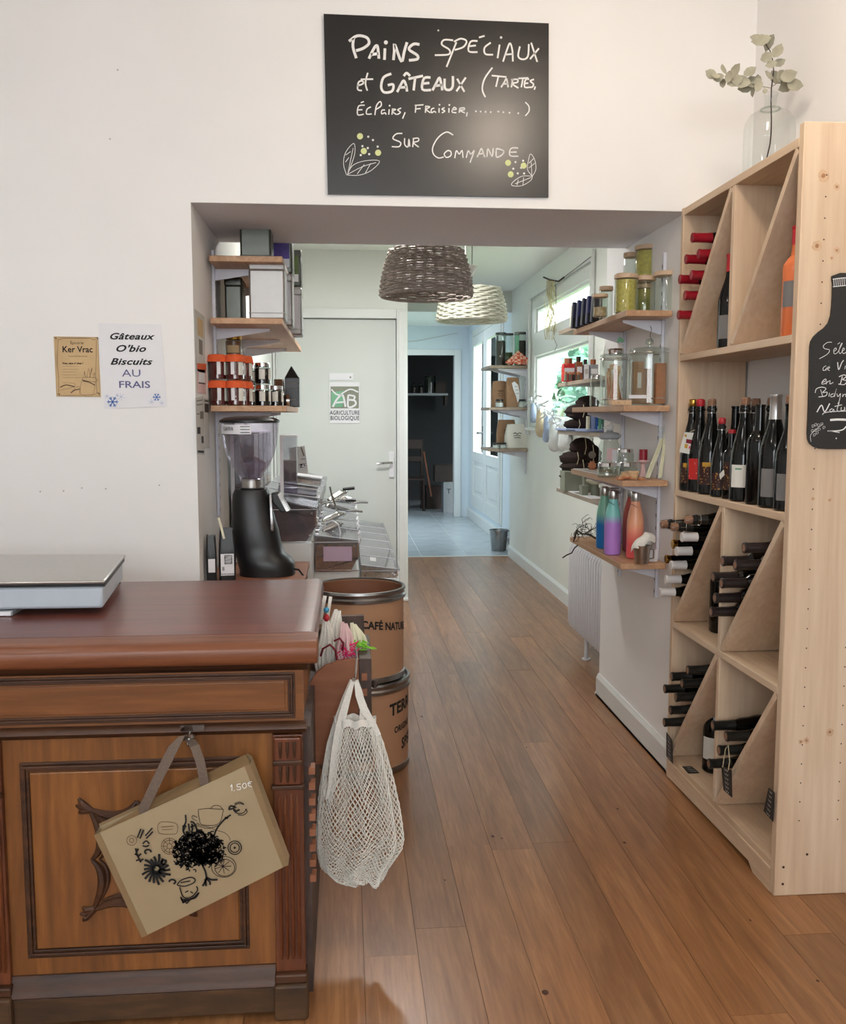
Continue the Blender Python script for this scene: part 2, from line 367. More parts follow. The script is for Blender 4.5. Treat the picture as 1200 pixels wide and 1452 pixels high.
def place(proto,loc,rot=(0,0,0),label=None,group=None,scale=None,cat=None):
    """first call moves the prototype itself, later calls copy it with its parts"""
    if proto.name in used: o=copy_tree(proto)
    else: used.add(proto.name); o=proto
    o.location=loc; o.rotation_euler=rot
    if scale: o.scale=(scale,)*3 if not isinstance(scale,(tuple,list)) else scale
    if label: o['label']=label
    if group: o['group']=group
    elif group is None and 'group' in o: del o['group']
    if cat: o['category']=cat
    return o
def struct(o): o['kind']='structure'; return o
def ribbons(strokes,mapf,w,mat,name,parent,lift,smooth=True):
    """flat ink strokes: polylines in plane coordinates -> thin quads on the surface"""
    mb=MB()
    for st in strokes:
        ww=w
        if isinstance(st,tuple) and isinstance(st[1],(int,float)) and isinstance(st[0],list): ww=st[1]; st=st[0]
        P=[Vector(mapf(*p)) for p in st]
        if len(P)==1:
            c=P[0]; ux=(Vector(mapf(st[0][0]+1,st[0][1]))-c).normalized(); uy=(Vector(mapf(st[0][0],st[0][1]+1))-c).normalized()
            mb.add([c+lift+(ux*math.cos(2*PI*i/10)+uy*math.sin(2*PI*i/10))*ww*0.75 for i in range(10)],[tuple(range(10))]); continue
        # smooth by Catmull-Rom
        Q=[]
        for i in range(len(P)-1):
            p0=P[max(i-1,0)];p1=P[i];p2=P[i+1];p3=P[min(i+2,len(P)-1)]
            k=4 if (len(P)>2 and smooth) else 1
            for t in range(k):
                t/=k; Q.append(0.5*((2*p1)+(p2-p0)*t+(2*p0-5*p1+4*p2-p3)*t*t+(3*p1-p0-3*p2+p3)*t**3))
        Q.append(P[-1]); nrm=lift.normalized(); vs=[]
        for i,q in enumerate(Q):
            d=(Q[min(i+1,len(Q)-1)]-Q[max(i-1,0)])
            d=d.normalized() if d.length>1e-9 else V(1,0,0)
            sd=d.cross(nrm).normalized()*ww/2; vs+=[q+sd+lift,q-sd+lift]
        mb.add(vs,[(2*i,2*i+1,2*i+3,2*i+2) for i in range(len(Q)-1)])
    o=mb.obj(name,mat,parent,smooth=False,recalc=False)
    if len(strokes)>1: o['kind']='stuff'
    return o
def text(s,size,pos,xd,zd,mat,parent,name='lettering',bold=0.0,shear=0.0,align='CENTER',xs=1.0,spacing=1.0):
    cu=bpy.data.curves.new('t','FONT'); cu.body=s; cu.size=size; cu.align_x=align; cu.align_y='CENTER'; cu.offset=bold; cu.shear=shear; cu.resolution_u=3; cu.space_character=spacing
    ob=bpy.data.objects.new('t',cu); me=bpy.data.meshes.new_from_object(ob); bpy.data.objects.remove(ob); bpy.data.curves.remove(cu)
    xd=Vector(xd).normalized(); zd=Vector(zd).normalized(); pos=Vector(pos)
    vs=[pos+xd*(v.co.x*xs)+zd*v.co.y for v in me.vertices]; fs=[tuple(p.vertices) for p in me.polygons]
    bpy.data.meshes.remove(me)
    mb=MB(); mb.add(vs,fs)
    return mb.obj(name,mat,parent,smooth=False,recalc=False)
# ================================================================ THE SETTING
FY=3.32      # front wall plane
def pbox(name,mat,x0,x1,y0,y1,z0,z1,parent=None,bevel=0,kind='structure'):
    o=MB().box(x0,x1,y0,y1,z0,z1).obj(name,mat,parent,bevel=bevel,smooth=False)
    if parent is None and kind: o['kind']=kind
    return o
floor=pbox('floor','subfloor',-3.2,1.65,-2.6,8.9,-0.06,-0.0065)
# oak planks, each its own object; 0.137 m pitch found from the photograph
k=0
for i in range(-7,12):
    x0=0.035+0.137*i; x1=x0+0.1360
    if x0<-0.95 or x0>1.6: continue
    x1=min(x1,1.60); y=1.1-random.random()*1.2
    while y<8.9:
        L=random.choice((1.2,1.5,1.7,2.0,2.2)); y1=min(y+L,8.895)
        if y1>0.9:
            z=0.0006*random.random()-0.0006
            pbox('plank','plank',x0,x1,max(y,0.9),y1-0.0005,-0.006,z,parent=floor); k+=1
        y+=L
# knots in the oak seen in the photograph
mb=MB()
for (u,v,r) in ((773,1407,.008),(699,1186,.006),(712,1189,.004),(886,1195,.006),(1001,1070,.006),(747,1060,.004),(741,1008,.004),(598,1016,.008),(593,998,.004),(1054,1072,.007),(631,1248,.004),(1160,1391,.004),(876,1147,.005),(1064,1305,.004)):
    p=at(u,v,Z=0.0005); mb.add([p+V(r*math.cos(a)*random.uniform(.7,1.1),1.5*r*math.sin(a)*random.uniform(.7,1.1),0.0003) for a in [2*PI*q/9 for q in range(9)]],[tuple(range(9))])
k_=mb.obj('wood_knots','knotd',floor,smooth=False,recalc=False); k_['kind']='stuff'
pbox('floor_front','plank',-3.2,-0.93,-2.6,3.32,-0.0064,-0.002)   # out of view to the left
tilef=pbox('floor_hall_end','grout',-0.8,1.75,8.9,15.2,-0.06,-0.003)
for i in range(-2,3):
    for j in range(0,14):
        x0=0.73+0.452*i; y0=8.905+0.452*j
        if x0>1.7 or (y0>12.7 and x0<0.2): continue
        pbox('floor_tile','tile',x0+.002,min(x0+0.448,1.65),y0,y0+0.447,-0.0035,0.0,parent=tilef,bevel=0.001)
# front wall around the opening, reveals and lintel underside are its thickness
wf=pbox('wall_front','wall',-3.2,-0.52,FY,4.02,0,2.86)
lint=pbox('wall_front_lintel','wall',-0.52,1.22,FY,4.05,2.078,2.86)
lu=pbox('trim_lintel_underside','lintel',-0.52,1.22,FY+0.002,4.05,2.0775,2.0785)
wr=pbox('wall_front_pier','wall',1.22,1.60,FY,4.34,0,2.86)
pbox('wall_right','wall',1.453,1.60,-2.6,FY,0,2.86)
pbox('wall_left','wall',-3.3,-3.2,-2.6,FY,0,2.86)
pbox('ceiling','ceil',-3.3,1.6,-2.6,FY,2.86,2.96)
# back of the shop with its big window opening
pbox('wall_back_low','wall',-3.3,1.6,-2.7,-2.6,0,1.3); pbox('wall_back_high','wall',-3.3,1.6,-2.7,-2.6,2.6,2.86)
pbox('wall_back_left','wall',-3.3,-2.1,-2.7,-2.6,1.3,2.6); pbox('wall_back_right','wall',1.3,1.6,-2.7,-2.6,1.3,2.6)
win=pbox('window_3','trim',-2.1,-2.03,-2.69,-2.61,1.3,2.6)
for x in (-0.95,0.2,1.23): pbox('window_frame','trim',x,x+0.07,-2.69,-2.61,1.3,2.6,parent=win)
for z in (1.3,2.53): pbox('window_frame','trim',-2.03,1.3,-2.69,-2.61,z,z+0.07,parent=win)
# hall
pbox('wall_hall_left','wallh',-0.62,-0.52,4.02,8.9,0,2.53)
wr2=MB()
WX=1.583
for b in ((4.34,5.93,0,2.53),(7.85,8.9,0,2.53),(5.93,7.85,0,1.27),(5.93,7.85,2.31,2.53)): wr2.box(WX,WX+0.14,*b)
struct(wr2.obj('wall_hall_right','wallh',smooth=False))
pbox('wall_niche_end','wallh',1.583,1.60,4.34,4.35,0,2.53)
pbox('ceiling_hall','ceil',-0.62,1.72,4.05,8.95,2.53,2.62)
pbox('wall_above_hall','wallh',-0.62,1.72,4.04,4.06,2.53,2.86)
# door wall across the hall
dw=MB()
for b in ((-0.52,-0.50,0,2.53),(0.372,0.452,2.08,2.53),(-0.50,0.372,2.08,2.53),(0.43,0.452,0,2.08)): dw.box(b[0],b[1],6.8,6.92,b[2],b[3])
struct(dw.obj('wall_hall_far','wallh',smooth=False))
pbox('wall_hall_inner','wallh',0.44,0.452,6.92,8.9,0,2.53)
d=pbox('door_1','door',-0.497,0.368,6.815,6.86,0.005,2.048,bevel=0.002)
fr=MB().box(0.372,0.44,6.775,6.92,0,2.12).box(-0.51,0.372,6.775,6.92,2.052,2.12); fr.box(-0.515,-0.499,6.775,6.92,0,2.05)
fr.box(0.385,0.43,6.765,6.776,0,2.10)
struct(fr.obj('trim_door_frame','trim',smooth=False,bevel=0.004))
dh=MB().box(0.315,0.352,6.803,6.815,0.908,1.096).obj('handle_plate','paper',d,bevel=0.003)
h=MB().tube([(0.333,6.805,1.018),(0.333,6.77,1.018),(0.32,6.765,1.018),(0.225,6.765,1.012)],0.009,8).obj('door_handle','chrome',d)
MB().box(0.37,0.45,6.73,6.80,0,0.02).obj('trim_1','trim',bevel=0.004)['kind']='structure'
# baseboards
def base(name,x,y0,y1,h=0.11,t=0.015,side=-1):
    mb=MB(); x1=x+side*t
    mb.prism([(x,y0,0),(x1,y0,0),(x1,y0,h-0.02),(x+side*t*0.5,y0,h-0.005),(x+side*t*.4,y0,h),(x,y0,h)],(0,y1-y0,0))
    o=mb.obj(name,'trim',smooth=False); o['kind']='structure'; return o
base('baseboard_right',WX,4.34,8.9); base('baseboard_pier',1.22,3.33,4.34); base('baseboard_hall_end',1.65,9.0,12.5,h=0.13)
MB().box(1.205,1.21,3.33,4.36,0,0.012).obj('trim_2','trim')['kind']='structure'
pbox('trim_threshold','trim',0.452,1.583,8.885,8.91,-0.004,0.004)
# end of the hall: header beam, glazed doors, far doorway
pbox('wall_hall_header','wallh',0.44,1.70,8.9,9.02,2.355,2.53)
pbox('trim_header_edge','trim',0.44,1.66,8.89,8.905,2.335,2.36)
XE=1.65
we=MB()
for b in ((8.9,9.72,0,2.6),(9.72,12.1,0,0.19),(9.72,12.1,2.45,2.6),(12.1,12.52,0,2.6)): we.box(XE,XE+0.12,*b)
struct(we.obj('wall_hall_end_right','wallb',smooth=False))
wb=MB()
for b in ((-0.8,0.72,0,2.6),(0.72,1.47,2.165,2.6),(1.47,1.77,0,2.6)): wb.box(b[0],b[1],12.5,12.62,b[2],b[3])
struct(wb.obj('wall_hall_end','wallb',smooth=False))
pbox('wall_hall_end_left','wallb',-0.8,-0.7,8.9,12.5,0,2.6)
pbox('wall_hall_end_near','wallb',-0.8,0.44,8.9,8.95,0,2.6)
pbox('ceiling_hall_end','ceil',-0.8,1.77,9.02,12.6,2.55,2.65)
f2=MB().box(1.455,1.545,12.47,12.63,0,2.24).box(0.6,1.455,12.47,12.63,2.165,2.24).box(0.6,0.72,12.47,12.63,0,2.165)
struct(f2.obj('trim_far_doorway','trim',smooth=False,bevel=0.004))
MB().tube([(0.66,12.49,2.33),(0.95,12.49,2.35),(1.2,12.49,2.40),(1.5,12.49,2.46)],0.004,5).obj('trim_wall_cable','papergrey')['kind']='structure'
# dark store room behind
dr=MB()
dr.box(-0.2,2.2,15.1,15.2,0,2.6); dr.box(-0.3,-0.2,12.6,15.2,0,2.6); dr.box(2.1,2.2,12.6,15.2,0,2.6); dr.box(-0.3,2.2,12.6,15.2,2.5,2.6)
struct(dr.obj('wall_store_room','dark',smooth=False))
# glazed garden doors in the end wall (plane X=XE): two leaves with low panels
gd=MB()
def yz(y0,y1,z0,z1,x0=XE-0.02,x1=XE+0.05): gd.box(x0,x1,y0,y1,z0,z1)
def yzr(y0,y1,z0,z1,x0,x1): return MB().box(x0,x1,y0,y1,z0,z1)
root=gd.box(XE-0.01,XE+0.07,9.72,9.80,0.19,2.45).box(XE-0.01,XE+0.07,12.02,12.1,0.19,2.45).box(XE-0.01,XE+0.07,9.8,12.02,2.37,2.45).obj('door_2','trim',smooth=False,bevel=0.003); root['kind']='structure'
for (y0,y1) in ((9.81,10.90),(10.92,12.01)):
    m=MB(); w=0.13
    m.box(XE-0.02,XE+0.03,y0,y0+w,0.2,2.36).box(XE-0.02,XE+0.03,y1-w,y1,0.2,2.36).box(XE-0.02,XE+0.03,y0+w,y1-w,0.2,0.36).box(XE-0.02,XE+0.03,y0+w,y1-w,2.24,2.36).box(XE-0.02,XE+0.03,y0+w,y1-w,0.79,0.91)
    lf=m.obj('door_leaf','trim',root,smooth=False,bevel=0.004)
    MB().box(XE-0.005,XE+0.01,y0+w,y1-w,0.36,0.79).box(XE-0.015,XE+0.0,y0+w+.06,y1-w-.06,0.42,0.73).obj('low_panel','trim',lf,smooth=False,bevel=0.006)
    MB().box(XE+0.004,XE+0.008,y0+w,y1-w,0.91,2.24).obj('pane','pane',lf,smooth=False)
MB().tube([(XE-0.02,11.0,1.16),(XE-0.07,11.0,1.16),(XE-0.075,11.12,1.155)],0.012,7).box(XE-0.03,XE-0.018,10.97,11.03,1.02,1.24).obj('door_handle','chrome',root)
# hall window (plane X=WX), transom and lower pane
wi=MB(); x0,x1=WX-0.012,WX+0.07
wi.box(x0,x1,5.93,6.0,1.27,2.31).box(x0,x1,7.74,7.85,1.27,2.31).box(x0,x1,6.0,7.74,2.235,2.31).box(x0,x1,6.0,7.74,1.27,1.33)
w1=wi.obj('window_1','trim',smooth=False,bevel=0.004); w1['kind']='structure'
MB().box(x0-0.012,x1-.02,6.0,7.74,1.845,2.035).obj('window_frame','trim',w1,smooth=False,bevel=0.004)
for (ya,yb,za,zb,n) in ((6.0,7.74,1.33,1.845,'p'),(6.0,7.74,2.035,2.235,'t')):
    t=0.035; s=MB().box(x0+.02,x1-.02,ya,ya+t,za,zb).box(x0+.02,x1-.02,yb-t,yb,za,zb).box(x0+.02,x1-.02,ya+t,yb-t,za,za+t*.5).box(x0+.02,x1-.02,ya+t,yb-t,zb-t*.5,zb)
    s.obj('sash','trim',w1,smooth=False,bevel=0.003)
    MB().box(WX+0.03,WX+0.034,ya+t,yb-t,za+t*.5,zb-t*.5).obj('pane','pane',w1,smooth=False)
MB().box(WX-0.03,WX-0.012,5.88,5.905,1.2,2.40).box(WX-0.03,WX-0.012,5.905,7.9,2.335,2.36).box(WX-0.03,WX-0.012,7.9,7.925,1.2,2.36).obj('architrave','trim',w1,smooth=False,bevel=0.002)
MB().box(WX-0.05,WX,5.86,7.93,1.235,1.262).obj('window_sill','trim',w1,smooth=False,bevel=0.004)
# garden outside: leaves, lawn, a white garden wall
def tree(name,label,c,r,n,seed,group=None,leaf=0.09):
    random.seed(seed); t=thing(name,label,'tree',(c[0],c[1],-0.02),group); mb=MB()
    for i in range(n):
        while True:
            q=V(random.uniform(-1,1),random.uniform(-1,1),random.uniform(-1,1))
            if 0.35<q.length<1: break
        p=V(c[0]+q.x*r[0],c[1]+q.y*r[1],c[2]+q.z*r[2]); a=V(random.gauss(0,1),random.gauss(0,1),random.gauss(0,1)).normalized(); b=a.orthogonal().normalized(); s=leaf*random.uniform(.6,1.5)
        mb.add([p-a*s,p+b*s*.5,p+a*s,p-b*s*.5],[(0,1,2,3)])
    o=mb.obj('foliage','green',t,smooth=False,recalc=False); o['kind']='stuff'
    MB().tube([(c[0],c[1],-0.02),(c[0]+.05,c[1]+.04,c[2]*.6),(c[0],c[1],c[2]+r[2]*.4)],[.07,.05,.02],7).obj('trunk','twig',t)
tree('garden_shrub','broad leafy green shrub seen through lower pane of the hall window',(3.5,12.4,1.55),(0.6,1.8,0.95),2600,3,leaf=0.09)
tree('garden_tree','small green tree seen through the glazed garden door behind the corner shelves',(3.0,18.3,1.3),(0.6,1.4,1.1),1200,5,leaf=0.1)
pbox('ground_garden','grass',1.8,30,-5,40,-0.08,-0.03)
pbox('ground_street','papergrey',-20,20,-22,-2.7,-0.2,-0.05)
# ================================================================ WINE RACK
RX0,RX1=1.197,1.445; RY0,RY1=2.42,3.312; RZ=2.085
rack=thing('wine_rack','tall pale pine wine rack with diagonal bottle compartments against the right wall','wine rack',(1.32,2.86,0))
T=0.022
n_=MB().box(RX0,RX1,RY0,RY0+T+.006,0,RZ+0.03).obj('side_panel','pine',rack,bevel=0.0025)
f_=MB().box(RX0,RX1,RY1-T,RY1,0,RZ).obj('side_panel','pine',rack,bevel=0.002)
MB().box(RX0,RX1,RY0+T+.006,RY1-T,2.058,2.082).obj('top_board','pineh',rack,bevel=0.0015)
SH=[1.548,1.064,0.578]
for z in SH: MB().box(RX0,RX1,RY0+T+.006,RY1-T,z,z+0.022).obj('shelf','pineh',rack,bevel=0.0015)
MB().box(RX0+0.004,RX1,RY0+T+.006,RY1-T,0.068,0.09).obj('shelf','pineh',rack,bevel=0.0015)
pl=[(RX0,RY0+.029,0),(RX0,RY0+.14,0),(RX0,RY0+.15,0.035),(RX0,RY0+.165,0.045),(RX0,RY1-.15,0.045),(RX0,RY1-.13,0.035),(RX0,RY1-.10,0),(RX0,RY1-T,0),(RX0,RY1-T,0.068),(RX0,RY0+.029,0.068)]
pl=[(RX0,RY0+.029,0),(RX0,RY0+.14,0),(RX0,RY0+.17,0.022),(RX0,RY1-T,0.004),(RX0,RY1-T,0.068),(RX0,RY0+.029,0.068)]
MB().prism(pl,(0.02,0,0)).obj('plinth_board','pineh',rack,smooth=False)
YM=2.862
Ya,Yb=RY0+T+.006,RY1-T
cells=[(1.570,2.058),(0.600,1.064),(0.090,0.578)]
for (z0,z1) in cells:
    MB().box(RX0,RX1,YM-.011,YM+.011,z0,z1).obj('divider','pine',rack,bevel=0.0015)
    for (ya,yb) in ((Ya,YM-.011),(YM+.011,Yb)):       # from near top corner to far bottom corner
        a=V(RX0,ya+.004,z1); b=V(RX0,yb-.004,z0); d=(b-a).normalized(); nn=V(0,-d.z,d.y)*0.010
        MB().prism([a+d*.012-nn,b-d*.012-nn,b-d*.004+nn,a+d*.004+nn],(RX1-RX0,0,0)).obj('diagonal_board','pine',rack,smooth=False)
# knots and peg holes on the near side panel
for (u,v,r) in ((1168,249,.011),(1187,265,.006),(1159,349,.010),(1187,355,.006),(1180,366,.004),(1153,707,.004),(1177,709,.004),(1144,1050,.006),(1136,1052,.005),(1177,1038,.008)):
    for (rr,m_,n_n,e) in ((r*1.5,'pineknot2','knot_ring',.0003),(r*.55,'pineknot','knot',.0006)):
        p=at(u,v,Y=RY0-e); MB().add([p+V(rr*math.cos(a)*random.uniform(.8,1.1),0,rr*math.sin(a)*random.uniform(.8,1.2)) for a in [2*PI*q/11 for q in range(11)]],[tuple(range(11))]).obj(n_n,m_,rack,smooth=False,recalc=False)
mb=MB()
for x in (1.262,1.375):
    for i in range(34):
        z=1.98-0.055*i
        if 0.2<z: mb.cyl((x,RY0-.0004,z),(x,RY0+.001,z),0.0021,n=8)
for (x,z) in ((1.222,.085),(1.222,.035),(1.29,.12)): mb.cyl((x,RY0-.0004,z),(x,RY0+.001,z),0.004,n=8)
mb.obj('peg_holes','hole',rack)['kind']='stuff'
for (u,v) in ((1102,390),(1004,963),(1068,1103),(1078,866)):
    p=at(u,v,X=1.30); 
# bottle-shaped chalkboard on the side panel
bx=1.337; mapb=lambda a,b: at(1130+a/5.186,370+b/5.186,Y=RY0-0.008)
Lp=[]
for (a,b) in ((272,105),(262,112),(264,150),(268,158),(266,250),(262,330),(254,400),(236,455),(205,492),(165,520),(128,556),(108,590),(100,630),(94,900),(86,1150),(80,1270),(84,1310),(98,1342),(125,1365),(165,1380),(230,1384)): Lp.append(mapb(a,b))
Rp=[V(2*bx-p.x,p.y,p.z) for p in Lp]
topz=at(1200,387,Y=RY0-.008).z
board=thing('bottle_chalkboard','black bottle-shaped chalkboard fixed on the pine side panel of the wine rack','chalkboard',(bx,RY0-.008,1.26))
MB().prism(Lp+[V(p.x,p.y,p.z) for p in Rp[::-1]]+[V(bx+.03,RY0-.008,topz),V(bx-.03,RY0-.008,topz)],(0,0.007,0)).obj('board','blackm',board,smooth=False)
St=[([(258,598),(225,600),(195,625),(205,645),(240,655),(225,685),(165,720)]),([(275,665),(292,650),(285,640),(272,655),(275,682),(297,676),(318,640),(335,605),(325,615),(310,660),(318,682),(335,665),(350,650),(343,640),(333,665),(345,682),(363,670)]),([(300,612),(318,600)]),
([(215,770),(195,785),(195,805),(215,795),(232,735),(214,806)]),([(225,795),(242,785),(235,778),(225,795),(242,808)]),([(300,745),(308,800),(330,750),(345,730)],6),([(358,770),(352,796)]),
([(185,895),(215,880),(210,868),(190,885),(185,905),(212,900),(222,885),(216,908)],),([(220,895),(245,880),(243,905),(268,893)]),([(335,850),(320,905)],6),([(310,852),(345,838),(363,850),(335,873)],5),([(335,873),(363,880),(363,895),(345,910),(305,905)],5),
([(175,945),(190,995)]),([(135,970),(145,940),(185,928),(215,940),(190,968),(222,965),(212,992),(160,1000)],5),([(240,970),(236,998)]),([(270,975),(250,985),(253,1000),(275,990),(292,938),(276,1000)]),([(295,975),(303,998),(322,975),(312,1030),(300,1050)]),([(340,978),(336,1000),(345,985),(358,980),(360,1000)]),
([(148,1112),(182,1060),(205,1110),(242,1048)],8),([(262,1085),(242,1098),(255,1112),(270,1090),(275,1112)],5),([(312,1040),(296,1096),(315,1108)],5),([(278,1070),(332,1058)],5),([(328,1075),(326,1100),(348,1096),(352,1074),(354,1104)],5),
([(190,1132),(200,1118),(260,1108),(363,1104)],5),([(245,1170),(300,1166),(363,1168)],16),([(225,1250),(290,1250),(340,1240),(363,1215)],8),([(228,1248),(315,1262)],5),([(290,1305)],7),
([(105,1330),(100,1290),(118,1260),(190,1200)],3),
([(265,135),(310,128),(363,124)],5),([(265,190),(310,186),(363,180)],5)]
for k_i in range(7): St.append(([(272+k_i*15,132-k_i),(272+k_i*15+3,188-k_i)],4))
for (a,b) in ((120,1215),(140,1205),(160,1208),(185,1200),(115,1250),(140,1245),(165,1240),(200,1225),(150,1265),(130,1280)): St.append(([(a-6,b+10),(a-8,b-6),(a+4,b-10),(a+8,b),(a-6,b+10)],2))
def norm(St,w):
    out=[]
    for s in St:
        if isinstance(s,tuple) and len(s)==2 and isinstance(s[1],(int,float)) and isinstance(s[0],list): out.append((s[0],s[1]*w))
        elif isinstance(s,tuple): out.append((list(s[0]) if isinstance(s[0],list) else list(s),4*w))
        else: out.append((s,4*w))
    return out
u1=(mapb(1,0)-mapb(0,0)).length
# mirrored continuation of the neck stripes towards the wall
ribbons(norm(St,u1),mapb,1,'chalk','chalk_writing',board,V(0,-0.0008,0))
text('lection',0.03,(1.445,RY0-.0092,1.575),(1,0,0),(0,0,1),'chalk',board,'chalk_writing',shear=.3,align='RIGHT')

# ================================================================ WINE BOTTLES (prototype axis +Z, base at origin)
BURG=[(0.0,.004),(.034,.0),(.0385,.006),(.0385,.140),(.037,.160),(.031,.185),(.0225,.209),(.0168,.230),(.0148,.25),(.0142,.292),(.0155,.294),(.0155,.300),(.0,.300)]
BORD=[(0.0,.004),(.033,.0),(.037,.006),(.037,.185),(.035,.198),(.026,.212),(.0165,.222),(.0145,.24),(.0140,.292),(.0155,.294),(.0155,.300),(.0,.300)]
CIDR=[(0.0,.004),(.036,.0),(.041,.006),(.041,.125),(.038,.155),(.031,.19),(.0235,.22),(.0175,.245),(.0150,.27),(.0145,.282),(.0175,.285),(.0175,.292),(.015,.294),(.015,.300),(.0,.300)]
def slim(pr): return [(r*.80 if (z<.20 and r>.02) else r,z) for r,z in pr]
def bottle(name,prof,glassm,cap,capz=.235,cork=False,label=None,lz=(.04,.11),la=(-2.6,-0.5),wire=False):
    r=thing(name,'','bottle',local=True)
    MB().lathe(prof,n=20).obj('bottle_body',glassm,r)
    if cap:
        cp=[(max(q[0],.0)+.0009,q[1]) for q in prof if q[1]>=capz and q[0]>0.005]
        rr=[q for q in prof if q[1]<capz][-1]; nx=[q for q in prof if q[1]>=capz][0]; t=(capz-rr[1])/(nx[1]-rr[1]+1e-9)
        cp=[(rr[0]+(nx[0]-rr[0])*t+.0009,capz)]+cp+[(.0148,.3012),(.0,.3012)]
        MB().lathe(cp,n=20).obj('capsule',cap,r)
        MB().lathe([(.0,.3013),(.0105,.3016),(.0105,.3013)],n=14).obj('capsule_disc','cork',r) if cork=='disc' else None
    if cork is True:
        MB().lathe([(.0125,.298),(.0135,.303),(.0145,.312),(.014,.320),(.010,.324),(.0,.324)],n=14).obj('cork','cork',r)
    if isinstance(cork,str) and cork!='disc':
        MB().lathe([(.0125,.298),(.0145,.303),(.0155,.312),(.015,.322),(.010,.326),(.0,.326)],n=14).obj('cork',cork,r)
    if wire:
        w=MB()
        for a in range(4): w.tube([(.019*math.cos(a*PI/2),.019*math.sin(a*PI/2),.275),(.018*math.cos(a*PI/2),.018*math.sin(a*PI/2),.30),(.013*math.cos(a*PI/2),.013*math.sin(a*PI/2),.326)],.0009,4)
        w.tube([(.019*math.cos(q),.019*math.sin(q),.276) for q in [2*PI*i/14 for i in range(14)]],.0009,4,closed=True)
        w.obj('cork_wire','chrome',r)
    if label:
        for (lm,z0,z1,a0,a1,e) in label:
            rad=lambda z:[p for p in prof if p[1]<=z][-1][0]
            R=max(rad(z0+.01),rad(z1-.01))
            MB().lathe([(R+.0006+e,z0),(R+.0006+e,z1)],n=12,a0=a0,a1=a1).obj('label',lm,r,recalc=False)
    return r
def lie(proto,u,v,label,group,xt=1.15,dz=0,tilt=0.0):
    p=at(u,v,X=xt); left=u<1000
    ya,yb=(YM+.011,Yb) if left else (Ya,YM-.011); ymax=yb-.036
    for (z0,z1) in cells:
        if z0-.03<p.z<z1+.03: yd=ya+(yb-ya)*(z1-p.z)/(z1-z0)+.037
    y=min(max(p.y,yd),ymax)
    if abs(y-p.y)>.001: p=at(u,v,Y=y)
    if p.x>1.25: p.x=1.25
    # bottle +Z axis must point to -X, neck tip at p (tip is 0.30 from base)
    return place(proto,(min(p.x,1.14)*0+p.x+0.30*math.cos(tilt),p.y,p.z+dz-0.30*math.sin(tilt)),(0,-PI/2+tilt,0),label,group)
b_red=bottle('wine_bottle',slim(BURG),'wine','redcap')
for (u,v,L) in ((982,337,'red-capped wine bottle lying topmost in the upper left rack compartment'),(990.7,360,'red-capped bottle lying second from top in the upper left compartment, set back'),
    (972.9,367.5,'red-capped bottle lying third from top in the upper left compartment'),(980.8,389.8,'red-capped bottle at mid height of the upper left compartment, set back'),
    (964.2,396,'red-capped bottle at mid height whose neck sticks far out left'),(971.4,418.8,'red-capped bottle lying last but one in the upper left compartment'),(962.2,446.4,'lowest red-capped bottle lying in the upper left compartment')):
    lie(b_red,u,v,L,'red-capped bottles in the upper left compartment')
b_wire=bottle('wired_cork_bottle',slim(CIDR),'wine','blackcap',capz=.25,cork=True,wire=True)
for (u,v,L) in ((981.8,737,'wired-cork bottle lying topmost right in the middle left compartment'),(946.8,743.5,'wired-cork bottle lying topmost left, its cork furthest out'),(961.5,747,'wired-cork bottle lying between the two upper wired-cork bottles')):
    lie(b_wire,u,v,L,'wired-cork bottles in the middle left compartment')
b_white=bottle('white_capped_bottle',slim(BURG),'wine','whitecap',capz=.245)
for (u,v,L) in ((966.7,761.7,'topmost white-capped bottle lying in the middle left compartment'),(959,781.5,'second white-capped bottle from the top in the middle left compartment'),(951.5,801.3,'third white-capped bottle from the top in the middle left compartment'),
    (944,821.6,'fourth white-capped bottle from the top in the middle left compartment'),(935.9,839.8,'lowest white-capped bottle, neck poking over the wall edge')):
    lie(b_white,u,v,L,'white-capped bottles in the middle left compartment')
b_gold=bottle('gold_capped_bottle',slim(BURG),'wine','goldcap',capz=.285)
for (u,v,L) in ((953.8,771.5,'upper gold-capped bottle between white-capped bottles'),(944.5,793,'lower gold-capped bottle between white-capped bottles')):
    lie(b_gold,u,v,L,'gold-capped bottles in the middle left compartment')
b_blk=bottle('black_capped_bottle',slim(BURG),'wine','blackcap',capz=.23,cork='disc')
nm=['topmost','second','third','fourth','fifth','sixth','lowest']
for i,(u,v) in enumerate(((975.4,950.5),(952.6,959.4),(967.5,969.5),(942.8,976.8),(958.6,988.8),(950.7,1006.9),(942.2,1024.3))):
    lie(b_blk,u,v,('%s black-capped bottle lying in the bottom left compartment'%nm[i]) if i in(0,6) else '%s black-capped bottle from the top in the bottom left compartment'%nm[i],'black-capped bottles in the bottom left compartment')
b_brn=bottle('brown_capped_bottle',slim(BORD),'winebr','browncap',capz=.225,cork='disc')
for i,(u,v) in enumerate(((1055.3,776.8),(1025,795.5),(1043,801.3),(1011.5,818),(1023.4,827),(1014,848),(1008.7,867.5))):
    lie(b_brn,u,v,('%s brown-capped bottle lying in the middle right compartment'%nm[i]) if i in(0,6) else '%s brown-capped bottle from the top in the middle right compartment'%nm[i],'brown-capped bottles in the middle right compartment')
for i,(u,v,L) in enumerate(((1011,1029,'topmost black bottle lying in the bottom right compartment'),(1030,1044,'second black bottle from top in the bottom right compartment'),(1019.8,1064,'black bottle with a string loop in the bottom right compartment'),(1005.5,1083,'lowest black bottle lying in the bottom right compartment'))):
    lie(b_blk,u,v,L,'black bottles in the bottom right compartment')
